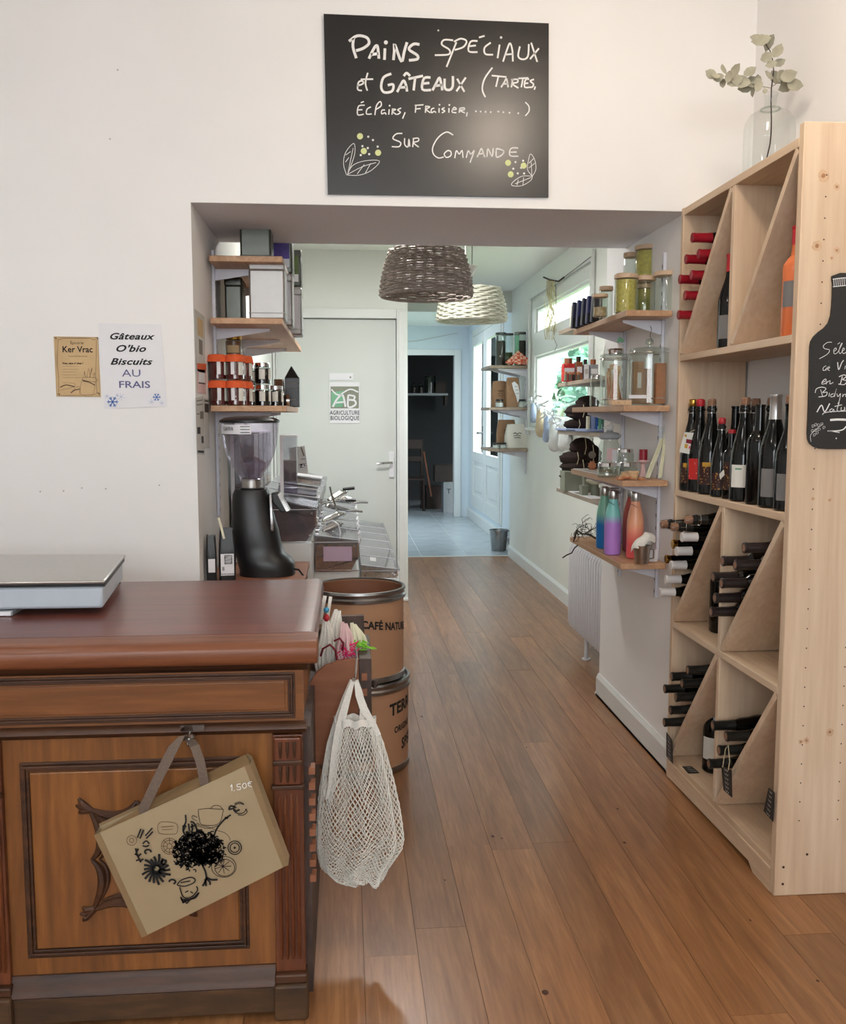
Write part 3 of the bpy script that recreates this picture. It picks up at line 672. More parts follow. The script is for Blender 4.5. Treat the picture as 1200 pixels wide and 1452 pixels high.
# standing bottles on the open middle shelf
def stand(proto,u,label,group,z,X=1.243,rz=0,sc=None,Y=None):
    p=at(u,700,X=X); y=min(p.y,3.245) if Y is None else Y
    return place(proto,(X,y,z),(0,0,rz),label,group,sc)
ZS=1.0865
G='bottles standing on the open middle shelf'
FA=(-2.75,-1.0)
s1=bottle('cider_bottle',CIDR,'wine',None,cork='goldcap',wire=True,label=[('lab_dark',.03,.10,-3.0,-1.2,0),('lab_gold',.085,.10,-2.7,-1.6,.0004)])
stand(s1,975,'dark bottle with hanging white tag, first from the left on middle shelf',G,ZS,X=1.235)
s2=bottle('cider_bottle',CIDR,'wine',None,cork='redcap2',wire=False,label=[('lab_red',.045,.118,-2.9,-1.3,0),('lab_white',.048,.056,-1.75,-1.45,.0004)])
stand(s2,990,'dark bottle with bright red label and red wax top',G,ZS)
s3=bottle('cider_bottle',CIDR,'wine',None,cork=True,wire=True,label=[('lab_dark',.035,.11,-2.9,-1.2,0),('lab_gold',.095,.11,-2.6,-1.5,.0004)])
stand(s3,1006,'dark bottle with gold flowers on a maroon label, right of red-labelled bottle',G,ZS)
s4=bottle('cider_bottle',CIDR,'wine',None,cork='redcap2',wire=True,label=[('lab_dark',.03,.10,-2.9,-1.2,0)])
stand(s4,1021,'small dark bottle with pink cork and dark label',G,ZS,sc=0.80,X=1.237)
s5=bottle('small_bottle',BORD,'wine','redcap2',capz=.285,label=[('lab_dark',.04,.16,-2.9,-1.2,0)])
stand(s5,1035.5,'small dark bottle with bright red cap and lettered maroon label',G,ZS,sc=0.74,X=1.24)
s6=bottle('cider_bottle',CIDR,'wine',None,cork=True,wire=True,label=[('lab_white',.045,.115,-2.95,-1.75,0),('green',.10,.105,-2.6,-2.1,.0004)])
stand(s6,1053,'dark bottle with a tall cream label and pale cork',G,ZS)
s7=bottle('wine_bottle',BORD,'wine',None,cork=None)
stand(s7,1074.5,'black square-shouldered bottle between cream-labelled and grey-labelled bottles',G,ZS)
s8=bottle('wine_bottle',BURG,'wine','silvercap',capz=.235,label=[('lab_grey',.03,.105,-2.9,-1.6,0)])
stand(s8,1096,'dark wine bottle with silver capsule and grey label',G,ZS,sc=(1.1,1.1,1.09))
s9=bottle('wine_bottle',BURG,'wine',None,cork=True,label=[('lab_grey',.03,.105,-2.9,-1.2,0)])
stand(s9,1117,'dark bottle with grey label half hidden by the side panel',G,ZS)
G2='bottles standing behind the front row'
stand(s7,1040,'dark bottle with a dull red top behind the small pink-corked bottle',G2,ZS,X=1.335)
rb=[(1056,'black bottle in the rear row behind the red-capped small bottle'),(1068,'rear-row black bottle just right of the cream-labelled one'),(1090,'rear-row black bottle behind the silver-capsuled one')]
for u,L in rb: stand(s3,u,L,G2,ZS,X=1.36)
# hang tag on the first bottle
tg=thing('hang_tag','white square tag with red and yellow print hung on first middle-shelf bottle','tag',(1.19,3.2,1.2))
m_=lambda a,b: at(960+a/7.06,560+b/7.06,Y=3.188)
MB().prism([m_(78,372),m_(232,385),m_(165,600),m_(22,572)],(0,0.0012,0)).obj('card','lab_white',tg,smooth=False)
for (q,mm) in (([(95,440),(180,455),(168,495),(90,480)],'maroon'),([(80,490),(112,495),(106,535),(76,530)],'lab_gold'),([(122,510),(134,512),(128,540),(118,538)],'pinktuft'),([(146,515),(158,517),(152,545),(142,543)],'pinktuft'),([(78,395),(100,398),(98,420),(76,418)],'lab_gold')):
    MB().prism([m_(*k)+V(0,-.0006,0) for k in q],(0,.0004,0)).obj('print_patch',mm,tg,smooth=False)
MB().tube([m_(130,372)+V(0,.0,0),m_(190,345),m_(230,340)+V(0,.03,0)],.0012,5).obj('string','twine',tg)
# small white price tags on bottle four
pt=thing('price_tag','small tilted white price tag on the small pink-corked bottle','tag',(1.2,3.0,1.15))
c=at(1024,673,X=1.1985); MB().obox(c,(0.0006,0,0),(0,-.016,.008),(0,.004,.008)).obj('card','lab_white',pt,smooth=False)
MB().tube([c+V(0,.014,-.007),c+V(.006,.02,-.012)],.001,4).obj('string','twine',pt)
# standing bottles inside compartments
stand(bottle('wine_bottle',BURG,'wine','redcap2',capz=.245,label=[('lab_grey',.03,.105,-3.0,-1.3,0)]),1036,'red-capsuled bottle with grey label standing in upper left compartment','bottles standing in rack compartments',1.5705,X=1.245,Y=2.975)
stand(bottle('wine_bottle',BURG,'wine','redcap2',capz=.245),1050,'red-capsuled bottle half hidden behind the grey-labelled one in upper compartment','bottles standing in rack compartments',1.5705,X=1.335,Y=2.985)
stand(bottle('rose_bottle',BORD,'rose','redcap2',capz=.25,label=[('lab_grey',.08,.15,-3.1,-1.2,0)]),1133,'orange rosé bottle half hidden in the upper right compartment','bottles standing in rack compartments',1.5705,X=1.245,Y=2.53)
stand(s7,1027,'black bottle standing beside the divider in the middle left compartment','bottles standing in rack compartments',0.6015,X=1.30)
stand(bottle('wine_bottle',BURG,'wine','blackcap',capz=.24,label=[('lab_white',.05,.13,-3.1,-1.2,0)]),1024,'cream-labelled bottle standing beside the divider in the bottom left compartment','bottles standing in rack compartments',0.0915,X=1.30)
# black tags
def tagcard(label,px,dy,X,loop=None,ink=True):
    t=thing('slate_tag',label,'tag',tuple(at(*px[0],X=X))); p=[at(*q,X=X) for q in px]
    MB().prism(p,(dy,0.0,0)).obj('card','blackm',t,smooth=False)
    if loop: MB().tube([at(*q,X=X-.004) for q in loop],.0014,5).obj('string','twine',t)
    cx=sum(q[0] for q in px)/len(px); cy=sum(q[1] for q in px)/len(px)
    sx=(px[1][0]-px[0][0]); 
    St=[]
    for k in range(6):
        a=(k+.5)/6
        x=px[0][0]*(1-a)+px[-1][0]*a; y=px[0][1]*(1-a)+px[-1][1]*a; x2=px[1][0]*(1-a)+px[2][0]*a; y2=px[1][1]*(1-a)+px[2][1]*a
        q=lambda f,o=0:(x+(x2-x)*f,y+(y2-y)*f+o)
        St.append(([q(.3,-1.2),q(.42,1.2),q(.5,-1),q(.6,1.3),q(.7,-1)],.0013))
    ribbons(St,lambda a,b: at(a,b,X=X-.0004),1,'chalk','chalk_writing',t,V(-0.0006,0,0))
tagcard('narrow black tag hung at the far left edge of the bottom left compartment',[(945,1038),(953,1050),(954,1083),(945,1072)],.002,1.185,[(948,1040),(951,1026),(953,1022)])
tagcard('black slate tag hung by white string in the bottom right compartment',[(1023,1086),(1037,1092),(1038,1131),(1026,1120)],.002,1.165,[(1025,1088),(1029,1062),(1033,1057),(1035,1080),(1033,1092)])
tagcard('black slate tag at the right end of the bottom right compartment',[(1090,1117),(1098,1124),(1096,1165),(1083,1150)],.002,1.19)
t=thing('shelf_card','small black price card lying on the bottom shelf edge of rack','tag',tuple(at(980,1092,Z=.092)))
MB().prism([at(967.5,1087,Z=.0915),at(981,1087,Z=.0915),at(992,1096,Z=.0915),at(976,1097,Z=.0915)],(0,0,.0015)).obj('card','blackm',t,smooth=False)
ribbons([([(974,1089),(980,1089)],.002),([(976,1091.5),(984,1091.5)],.002),([(979,1094),(987,1094)],.002)],lambda a,b:at(a,b,Z=.0931),1,'chalk','chalk_writing',t,V(0,0,.0004))

# ================================================================ VASE WITH EUCALYPTUS on the rack
VX,VY=1.335,2.86; VZ=2.0835
vs=thing('glass_demijohn','large clear glass demijohn vase standing on top of the wine rack','vase',(VX,VY,VZ))
vc=at(1091,200,Y=VY); VX=vc.x; vs.location=(VX,VY,VZ)
zt=at(1093,133,Y=VY).z; zs=at(1091,157,Y=VY).z
MB().lathe([(.0,.002),(.060,.0),(.074,.012),(.076,.05),(.076,zs-VZ-.055),(.072,zs-VZ-.035),(.058,zs-VZ-.012),(.036,zs-VZ),(.022,zs-VZ+.006),(.0175,zs-VZ+.012),(.0175,zt-VZ-.012),(.021,zt-VZ-.006),(.021,zt-VZ),(.0165,zt-VZ)],(VX,VY,VZ),n=32).obj('vase_body','glass',vs)
MB().tube([(VX+.028*math.cos(q),VY+.028*math.sin(q),zs+.004) for q in [2*PI*i/20 for i in range(20)]],.003,6,closed=True).obj('neck_ring','glassj',vs)
eu=thing('eucalyptus_branch','dried grey-green eucalyptus branch standing in the glass demijohn','branch',(VX,VY,VZ))
Pv=lambda a,b,dy=0: at(950+a/4.8,b/4.8,Y=VY+dy)
stem=[Pv(620,1170),Pv(660,1080),Pv(683,980),Pv(690,900),Pv(692,820),Pv(690,700),Pv(692,600),Pv(700,540),Pv(708,480),Pv(700,410),Pv(690,360),Pv(660,310),Pv(640,280)]
MB().tube(stem,[.002]*8+[.0015]*5,6).obj('stem','twig',eu)
MB().tube([Pv(692,600),Pv(640,590),Pv(560,565),Pv(480,560),Pv(400,545),Pv(300,520)],.0013,5).obj('stem','leafeu',eu)
MB().tube([Pv(695,590),Pv(740,560,.01),Pv(800,560,.02),Pv(850,560,.03)],.0013,5).obj('stem','leafeu',eu)
random.seed(11)
leaves=[(280,505,34,150),(330,530,30,200),(362,475,30,100),(310,520,28,10),(360,565,24,280),(400,520,30,90),(440,480,40,60),(440,550,42,200),(480,560,52,170),(520,590,44,190),(545,490,36,30),(560,560,44,10),(560,625,28,270),(600,545,28,90),(605,590,30,250),(645,620,18,200),(670,515,34,150),(725,535,46,300),(745,520,40,60),(805,520,48,20),(790,585,44,200),(850,580,44,350),(690,440,30,190),(745,430,34,20),(655,390,36,200),(735,350,40,60),(620,280,50,185),(590,262,36,170),(670,290,44,250),(650,270,34,20)]
for (a,b,r,ang) in leaves:
    c=Pv(a,b,random.uniform(-.02,.02)); s=r/4.8/FPX*VY*1.3; an=math.radians(-ang)
    u_=V(math.cos(an),random.uniform(-.5,.5),math.sin(-an)).normalized(); w_=u_.cross(V(random.uniform(-.6,.6),1,random.uniform(-.5,.5))).normalized(); nn=u_.cross(w_)
    prof=[(-1,0),(-.7,.45),(-.1,.72),(.5,.55),(1,.05),(.5,-.55),(-.1,-.72),(-.7,-.45)]
    mb=MB(); mb.add([c]+[c+u_*s*p+w_*s*q+nn*s*.25*(p*p+q*q) for p,q in prof],[(0,i+1,(i+1)%8+1) for i in range(8)])
    lo=mb.obj('leaf','leafeu',eu,recalc=False); 
# ================================================================ COUNTER
ZC=0.875; YC=2.0; XR=-0.097; XL=-1.75; YB=2.73
ct=thing('shop_counter','old carved oak counter with red-brown top and panelled front in left foreground','counter',(-0.9,2.36,0))
MB().box(XL,XR-.004,YC+.03,YB-.02,0.1,0.82).obj('carcass','oak',ct,smooth=False)
# top: red field, orange-brown rounded edge band
MB().box(XL,XR-.02,YC+.035,YB-.012,ZC-.045,ZC+.0006).obj('counter_top','top',ct,smooth=False)
e=MB(); prof=[(-.045,-.05),(-.052,-.044),(-.056,-.03),(-.054,-.014),(-.044,-.003),(-.03,.0),(.04,.0),(.04,-.05)]
e.prism([(XL,YC+p[0]+.005,ZC+p[1]) for p in prof],(XR+.033-XL,0,0))
e.obj('edge_moulding','topedge',ct,ang=40,bevel=0.003)
e=MB(); e.prism([(XR-.022,YC+.045,ZC-.05),(XR+.020,YC+.045,ZC-.05),(XR+.030,YC+.045,ZC-.03),(XR+.026,YC+.045,ZC-.006),(XR+.014,YC+.045,ZC),(XR-.022,YC+.045,ZC)],(0,YB-YC-.045,0)).obj('side_edge_moulding','top',ct,bevel=0.002)
# cavetto under the top, frieze with recessed panel, lower cornice
def mould(name,mat,x0,x1,prof,ret=True):
    m=MB().prism([(x0,p[0],p[1]) for p in prof],(x1-x0,0,0)); o=m.obj(name,mat,ct,ang=50); return o
Z=lambda v,y=YC: at(300,v,Y=y).z
z1=ZC-.05
mould('cornice','oakd',XL,XR+.012,[(YC+.03,z1),(YC-.03,z1),(YC-.024,z1-.008),(YC-.008,z1-.016),(YC+.0,z1-.024),(YC+.03,z1-.024)])
fz0,fz1=0.688,0.801
MB().box(XL,XR-.0,YC+.006,YC+.04,fz0-.012,fz1).obj('frieze','oakh',ct,smooth=False)
def frame(name,mat,x0,x1,za,zb,y,w,d,parent=ct,n=3):
    """mitred picture-frame moulding: stepped profile"""
    m=MB()
    for k,(ins,dd) in enumerate(((0,d*.4),(w*.33,d),(w*.66,d*.55))):
        a0,a1,b0,b1=x0+ins,x1-ins,za+ins,zb-ins; t=w*.33
        for (p,q,r_,s_) in ((a0,a1,b1-t,b1),(a0,a1,b0,b0+t),(a0,a0+t,b0+t,b1-t),(a1-t,a1,b0+t,b1-t)): m.box(p,q,y-dd,y+.004,r_,s_)
    return m.obj(name,mat,parent,smooth=False,bevel=0.0014)
frame('frieze_moulding','oakd',XL,XR-.018,fz0+.004,fz1-.006,YC+.006,.016,.007)
MB().box(XL,XR-.04,YC+.0035,YC+.008,fz0+.024,fz1-.026).obj('frieze_panel','oakh',ct,smooth=False,bevel=0.002)
mould('lower_cornice','oakd',XL,XR+.006,[(YC+.03,fz0-.002),(YC-.004,fz0-.002),(YC-.014,fz0-.008),(YC-.016,fz0-.014),(YC-.004,fz0-.020),(YC+.002,fz0-.028),(YC+.03,fz0-.028)])
# front stiles, big panel
pz0,pz1=0.098,0.66
MB().box(XL,XR-.07,YC+.016,YC+.04,pz0,pz1).obj('front_frame','oak',ct,smooth=False)
frame('panel_moulding','oakd',-0.71,-0.225,0.158,0.605,YC+.016,.02,.010)
MB().box(-.688,-.247,YC+.010,YC+.02,.18,.583).obj('front_panel','oak',ct,smooth=False,bevel=.003)
# carved quatrefoil ornament: four concave arcs meeting at pointed corners
oc=at(195,1219,Y=YC); cx,cz=oc.x,oc.z
PT=[(-.103,.118),(0,.130),(.103,.118),(.100,0),(.103,-.118),(0,-.130),(-.103,-.118),(-.100,0)]
orn=MB(); orn2=MB()
for i in range(8):
    a=PT[i]; b=PT[(i+1)%8]; mid=((a[0]+b[0])/2*.55,(a[1]+b[1])/2*.62)
    for (s_,r,O) in ((1.0,.0085,orn),(0.84,.0045,orn2)):
        pts=[(cx+s_*((1-t)**2*a[0]+2*t*(1-t)*mid[0]+t*t*b[0]),YC+.008,cz+s_*((1-t)**2*a[1]+2*t*(1-t)*mid[1]+t*t*b[1])) for t in [k/12 for k in range(13)]]
        O.tube(pts,[r*(.45+.75*math.sin(PI*k/12)) for k in range(13)],7)
for (a,b) in PT[::2]:
    for k in (-1,0,1):
        sx_=1 if a>0 else -1; sz_=1 if b>0 else -1
        orn.tube([(cx+a*.96,YC+.007,cz+b*.96),(cx+a+sx_*.012,YC+.003,cz+b+sz_*(.004+.008*k)),(cx+a+sx_*(.026-.006*abs(k)),YC+.009,cz+b+sz_*(.006+.016*k))],[.008,.008,.003],6)
orn.obj('carved_ornament','oakd',ct); orn2.obj('carved_inner_line','oakd',ct)
# fluted pilaster right, part of a second one at far left
def pil(x0,x1,nm):
    g=MB().box(x0,x1,YC-.006,YC+.03,.655-.13+.13,.66)
    b=MB().box(x0,x1,YC+.002,YC+.03,.105,.655).obj(nm,'oakp',ct,smooth=False,bevel=.002)
    # capital block with three short arches
    MB().box(x0+.004,x1-.004,YC-.010,YC+.003,.545,.652).obj('capital','oakp',b,smooth=False,bevel=.003)
    MB().box(x0+.001,x1-.001,YC-.016,YC-.008,.592,.602).box(x0-.003,x1+.003,YC-.014,YC+.003,.535,.545).obj('capital_band','oakd',b,smooth=False,bevel=.002)
    w=(x1-x0)
    for k in range(3):
        xc=x0+w*(.27+.23*k)
        for (za,zb) in ((.606,.643),(.552,.588)):
            MB().tube([(xc,YC-.0095,za),(xc,YC-.0115,(za+zb)/2),(xc,YC-.0095,zb)],[.002,.0042,.0045],6).obj('carved_flute','oakd',b)
    for k in range(4):
        xc=x0+w*(.2+.2*k)
        MB().tube([(xc,YC+.001,.135),(xc,YC-.001,.15),(xc,YC-.001,.505),(xc,YC+.001,.52)],[.002,.0045,.0045,.002],6).obj('reed','oakp',b)
    MB().box(x0-.002,x1+.004,YC-.012,YC+.03,.083,.105).obj('base_band','oakd',b,smooth=False,bevel=.004)
    MB().box(x0-.004,x1+.006,YC-.02,YC+.04,.0,.084).obj('foot_block','plinth',b,smooth=False,bevel=.006)
pil(-.166,-.100,'pilaster'); pil(-.80,-.745,'pilaster')
MB().box(XL,XR-.07,YC-.004,YC+.04,.012,.075).obj('plinth','plinth',ct,smooth=False,bevel=.004)
mould('plinth_moulding','oakd',XL,-.168,[(YC+.03,.118),(YC+.012,.118),(YC+.008,.104),(YC-.004,.094),(YC-.010,.078),(YC-.004,.072),(YC+.03,.072)])
# right end: dark side with notched rack strip
MB().box(XR-.004,XR+.012,YC+.04,YB-.02,.03,.66).obj('side_panel','binend',ct,smooth=False)
for k in range(8):
    MB().box(XR+.008,XR+.022,YC+.03,YC+.06,.30+.036*k,.316+.036*k).obj('rack_tooth','binwood',ct,smooth=False)
# hook plate and knob
hk=thing('bag_hook','small chrome plate with round hook screwed under the counter cornice','hook',tuple(at(268,1035,Y=YC)))
a=at(256,1031,Y=YC-.018); b=at(290,1036,Y=YC-.018)
MB().box(a.x,b.x,YC-.019,YC-.015,b.z,a.z+.003).obj('plate','chrome',hk)
c=at(269,1046,Y=YC-.02); MB().lathe([(0,-.008),(.010,-.008),(.012,-.003),(.012,.003),(.007,.008),(0,.009)],(c.x,c.y,c.z),n=16).obj('knob','steel',hk)
MB().tube([(c.x,c.y+.004,c.z+.012),(c.x,c.y-.014,c.z+.006),(c.x,c.y-.018,c.z-.008),(c.x,c.y-.01,c.z-.014)],.003,6).obj('hook','chrome',hk)
# ---------------------------------------------------------------- printed kraft bag hanging askew
bgm=thing('printed_kraft_bag','tan laminated shopping bag with black botanical print hanging askew on the counter front','bag',tuple(at(268,1190,Y=1.955)))
YF=1.93; YK=1.972
A=at(134,1184,Y=YF); B=at(355,1083,Y=YF); C=at(409,1226,Y=YF); D=at(202,1329,Y=YF)
def bagp(s,t,y): # s 0..1 left-right, t 0..1 top-bottom
    p=A*(1-s)*(1-t)+B*s*(1-t)+C*s*t+D*(1-s)*t; return V(p.x,y,p.z)
m=MB()
def bf(s,t): 
    puff=.010*math.sin(PI*s)*math.sin(PI*min(t*.8+.1,1)); return bagp(s,t,YF-puff)
n=14
m.grid(bf,n,n)
m.grid(lambda s,t: bagp(s,t,YK),n,n)
for (f) in (lambda k,t: bf(0,k) if t==0 else bagp(0,k,YK),lambda k,t: bf(1,k) if t==0 else bagp(1,k,YK),lambda k,t: bf(k,1) if t==0 else bagp(k,1,YK)): m.grid(f,n,1)
m.obj('bag_body','kraftbag',bgm,ang=50)
ex=(B-A).normalized(); ez=(A-D).normalized()
def strip(pts,w,side,name,mat,t=.0012): return MB().strap(pts,w,t,side).obj(name,mat,bgm)
strip([bf(.016,k/12)+V(0,-.0008,0) for k in range(13)],.013,ex,'edge_binding','kraftedge')
strip([bf(.982,k/12)+V(0,-.0008,0) for k in range(13)],.013,ex,'edge_binding','kraftedge')
# open mouth: back top edge a little higher
m=MB(); m.add([bagp(0,0,YK),bagp(1,0,YK),bagp(1,0,YK)+ez*.010+ex*-.006,bagp(0,0,YK)+ez*.006],[(0,1,2,3)]); m.add([bagp(.0,0,YF),bagp(.35,0,YK-.01)+ez*.006,bagp(1,0,YK-.003)+ez*.012-ex*.01,bagp(1,0,YF)],[(0,1,2,3)])
m.obj('inner_side','kraftedge',bgm,recalc=False)
hkp=V(c.x,c.y-.014,c.z-.006)
L0=at(203,1148,Y=YF-.002); R0=at(290,1110,Y=YF-.002)
strip([L0+V(0.002,.004,-.012),L0,at(222,1108,Y=YF),at(245,1062,Y=YF+.005),at(258,1044,Y=YF+.012),hkp+V(-.004,0,.008)],.021,V(1,.0,.45),'handle','webbing',.002)
strip([R0+V(.001,.006,-.012),R0,at(284,1080,Y=YF),at(276,1058,Y=YF+.006),hkp+V(.004,0,.006)],.019,V(1,0,-.2),'handle','webbing',.002)
# print, traced on the bag in its own plane (crop px: 120+x/4, 1060+y/4)
mp=lambda x,y: at(120+x/4,1060+y/4,Y=YF-.0105)
u4=.0004; random.seed(21)
def P_(strokes,w,mat='ink',nm='print'):
    return ribbons([(s,w) for s in strokes],mp,1,mat,nm,bgm,V(0,-.0012,0))
tree_=[]
tc_=(655,590)
for i in range(620):
    a=random.uniform(0,2*PI); r=random.random()**.6
    x=650+145*r*math.cos(a); y=588+112*r*math.sin(a)
    if y>660 and x>620: y-=40
    q=random.uniform(0,2*PI); l=random.uniform(8,20)
    tree_.append([(x,y),(x+l*math.cos(q),y+l*math.sin(q)),(x+l*1.4*math.cos(q+.7),y+l*1.4*math.sin(q+.7))])
P_(tree_,.0026)
P_([[(660,650),(685,700),(690,745),(670,785)],[(690,740),(710,760),(712,778)],[(690,735),(720,748),(755,748)],[(620,560),(650,620),(665,660)],[(720,540),(690,600),(670,655)],[(660,520),(662,600),(668,650)],[(590,600),(640,630),(668,655)],[(684,745),(690,785)]],.0042)
P_([[(640,425),(620,460),(560,480)]],.001)
fl=[]
for i in range(18):
    a=2*PI*i/18; r=random.uniform(62,90)
    c0=(408,690); fl.append([(c0[0]+18*math.cos(a),c0[1]+18*math.sin(a)),(c0[0]+r*.6*math.cos(a+.12),c0[1]+r*.6*math.sin(a+.12)),(c0[0]+r*math.cos(a),c0[1]+r*math.sin(a))])
P_(fl,.0052)
P_([[(x+18*math.cos(a*.9+o),y+18*math.sin(a*.9+o)*.7) for a in range(6)] for x,y,o in ((408,690,0),(455,650,1),(360,590,2),(498,760,3),(440,700,1.5))],.0040)
P_([[(290,570),(300,610),(320,650)],[(300,610),(285,600)],[(305,615),(322,600)],[(310,635),(292,640)],[(318,640),(335,630)],[(296,590),(305,572)]],.0038)
P_([[(320,460),(300,510)],[(335,465),(315,515)],[(385,455),(345,500)],[(388,475),(350,515)],[(330,545),(350,528),(368,545)],[(330,555),(350,560),(366,552)]],.0032)
def circ(x,y,r,k=1.0,n=22): return [(x+r*math.cos(2*PI*i/n),y+r*k*math.sin(2*PI*i/n)) for i in range(n+1)]
P_([circ(268,525,28),circ(268,525,12),circ(482,558,46),circ(482,558,34),circ(482,558,14)]+[[(482+14*math.cos(a),558+14*math.sin(a)),(482+46*math.cos(a),558+46*math.sin(a))] for a in [PI*i/4 for i in range(8)]],.0011,'inkbr')
P_([[(415,440),(440,420),(520,430),(525,480),(500,490),(425,485),(415,440)],[(435,450),(505,445)],[(440,465),(500,462)]],.0010,'inkbr')
P_([circ(852,567,38),circ(852,567,26)],.0022); P_([circ(852,567,3)],.003)
P_([[(735,465),(790,480),(820,505),(826,525)],[(640,425),(660,440),(720,455),(735,465)]],.0010)
P_([circ(790,675,70,.85),circ(795,680,56,.85)]+[[(785,672),(785+48*math.cos(a),672+42*math.sin(a))] for a in [2*PI*i/9 for i in range(9)]],.0013)
P_([[(645,350),(650,400),(665,435),(730,440),(770,420),(788,350)],[(645,350),(700,345),(788,350)],[(640,395),(615,385),(610,400),(640,415)],[(640,440),(700,458),(760,440)],[(715,345),(735,328),(765,330),(785,350)]],.0012)
P_([[(573,380),(575,420),(560,450)],[(560,440),(562,480),(590,500),(630,490),(636,460),(620,425),(600,420)],[(590,430),(595,470)],[(610,430),(612,470)],[(562,470),(575,440)],[(600,450),(628,440)]],.0036)
P_([[(735,500),(750,460),(790,410),(830,380)],[(795,395),(815,400)],[(860,365),(845,345),(820,350),(830,330),(860,340)],[(858,362),(880,350)]],.0036)
P_([circ(880,345,36,.8)[:20],[(870,380),(900,382),(922,365),(915,345)],[(850,318),(880,308),(905,320)]],.0018)
P_([[(530,770),(550,750),(600,735),(625,745),(620,765),(570,785),(530,780),(530,770)],[(540,790),(560,845),(600,850),(640,810),(635,785)],[(545,765),(600,755)],[(570,820),(590,810)],[(600,815),(615,825)]],.0026)
P_([[(550,850),(560,880),(570,865),(580,882),(600,860),(630,850),(650,820)],[(545,845),(560,870),(610,855),(645,825)],[(555,860),(600,862)]],.0032)
P_([[(828,222),(836,210),(836,245)],[(850,240),(848,246)],[(886,205),(866,208),(868,222),(884,222),(882,238),(864,236)],[(905,200),(895,215),(905,230),(918,220),(914,204),(905,200)],[(950,192),(932,196),(930,214),(950,222)],[(924,202),(944,202)]],.0016,'chalk','chalk_price')
# ---------------------------------------------------------------- weighing scale and label printer
sc=thing('shop_scale','light grey shop scale with flat steel weighing plate on the counter','scale',tuple(at(60,860,Z=ZC)))
zp=.962
pl=[at(-230,828,Z=zp),at(148,823,Z=zp),at(178,786,Z=zp),at(-230,786,Z=zp)]
MB().prism([V(p.x,p.y,zp-.008) for p in pl],(0,0,.008)).obj('weighing_plate','steel',sc,bevel=.003)
f=[V(p.x,p.y,0) for p in pl]
b0=[V(f[0].x,f[0].y+.012,0),V(f[1].x-.008,f[1].y+.012,0),V(f[2].x-.006,f[2].y-.012,0),V(f[3].x,f[3].y-.012,0)]
m=MB(); lo=[V(p.x,p.y,ZC+.022) for p in b0]; hi=[V(p.x,p.y,zp-.016) for p in b0]
MB().prism([V(p.x,p.y,ZC+.017) for p in b0],(0,0,zp-.018-ZC-.017)).obj('housing','scale',sc,bevel=.007)
MB().prism([V(p.x*.995,p.y+.01,zp-.019) for p in b0],(0,0,.011)).obj('shadow_gap','black',sc)
for (u_,v_) in ((122,851),(168,828)):
    p=at(u_,v_,Z=ZC+.004); MB().cyl((p.x-.012,p.y+.03,ZC+.0008),(p.x-.012,p.y+.03,ZC+.018),.011,.007).obj('foot','black',sc)
q=at(160,812,X=b0[1].x+.012)
MB().box(b0[1].x-.02,b0[1].x+.0015+.0,b0[1].y+.1,b0[1].y+.2,ZC+.035,zp-.03)
pr=thing('label_printer','small grey and white label printer cut by the left edge, in front of scale','printer',tuple(at(0,875,Z=ZC)))
a=at(18,872,Z=ZC+.004)
MB().box(a.x-.22,a.x,a.y,a.y+.12,ZC+.001,ZC+.014).obj('base','boxgr',pr,bevel=.003)
MB().box(a.x-.22,a.x-.018,a.y+.01,a.y+.11,ZC+.014,ZC+.045).obj('housing','scale',pr,bevel=.006)
MB().box(a.x-.20,a.x-.004,a.y-.0025,a.y,ZC+.003,ZC+.012).obj('paper_slot','paper',pr)
# ---------------------------------------------------------------- sheets on the wall left
def sheet(name,label,cat,px,mat,Y=FY-.0025,group=None,th=.0012):
    t=thing(name,label,cat,tuple(at(*px[0],Y=Y)),group)
    MB().prism([at(u,v,Y=Y) for u,v in px],(0,th,0)).obj('sheet',mat,t,smooth=False); return t
YS=FY-.0035
t=sheet('parchment_poster','small tan parchment-style poster with brown lettering on the wall above the scale','poster',[(76,477),(139,478),(143,563),(80,562)],'kraft')
mq=lambda x,y: at(60+x/6.316,440+y/6.316,Y=YS)
D_=(1,0,0); U_=(0,0,1)
sz=lambda px: px/6.316/FPX*FY*1.0
def wt(s,px_h,x,y,mat,parent,**k): return text(s,sz(px_h)*1.42,mq(x,y),D_,U_,mat,parent,**k)
wt('Épicerie',26,310,292,'inkbr',t,xs=.95); wt('Ker Vrac',52,315,352,'ink',t,bold=.0005,xs=.95); wt('Tout ce qu\'il faut, en vrac',11,318,410,'inkbr',t)
wt('Vrac, sans déchet !',16,272,475,'inkbr',t,bold=.0004)
for i,(y,x1) in enumerate(((502,325),(528,325),(552,305),(578,310),(603,345))): ribbons([([(185,y),(x1,y)],.0007)],mq,1,'inkg','text_line',t,V(0,-.0002,0))
ribbons([([(140,262),(165,262),(180,250),(430,250),(455,262),(485,262),(485,290),(478,600),(490,735),(470,755),(180,765),(150,750),(145,600),(135,480),(140,262)],.0011),([(120,245),(500,245),(515,770),(130,772),(120,245)],.0006)],mq,1,'inkbr','border',t,V(0,-.0002,0),smooth=False)
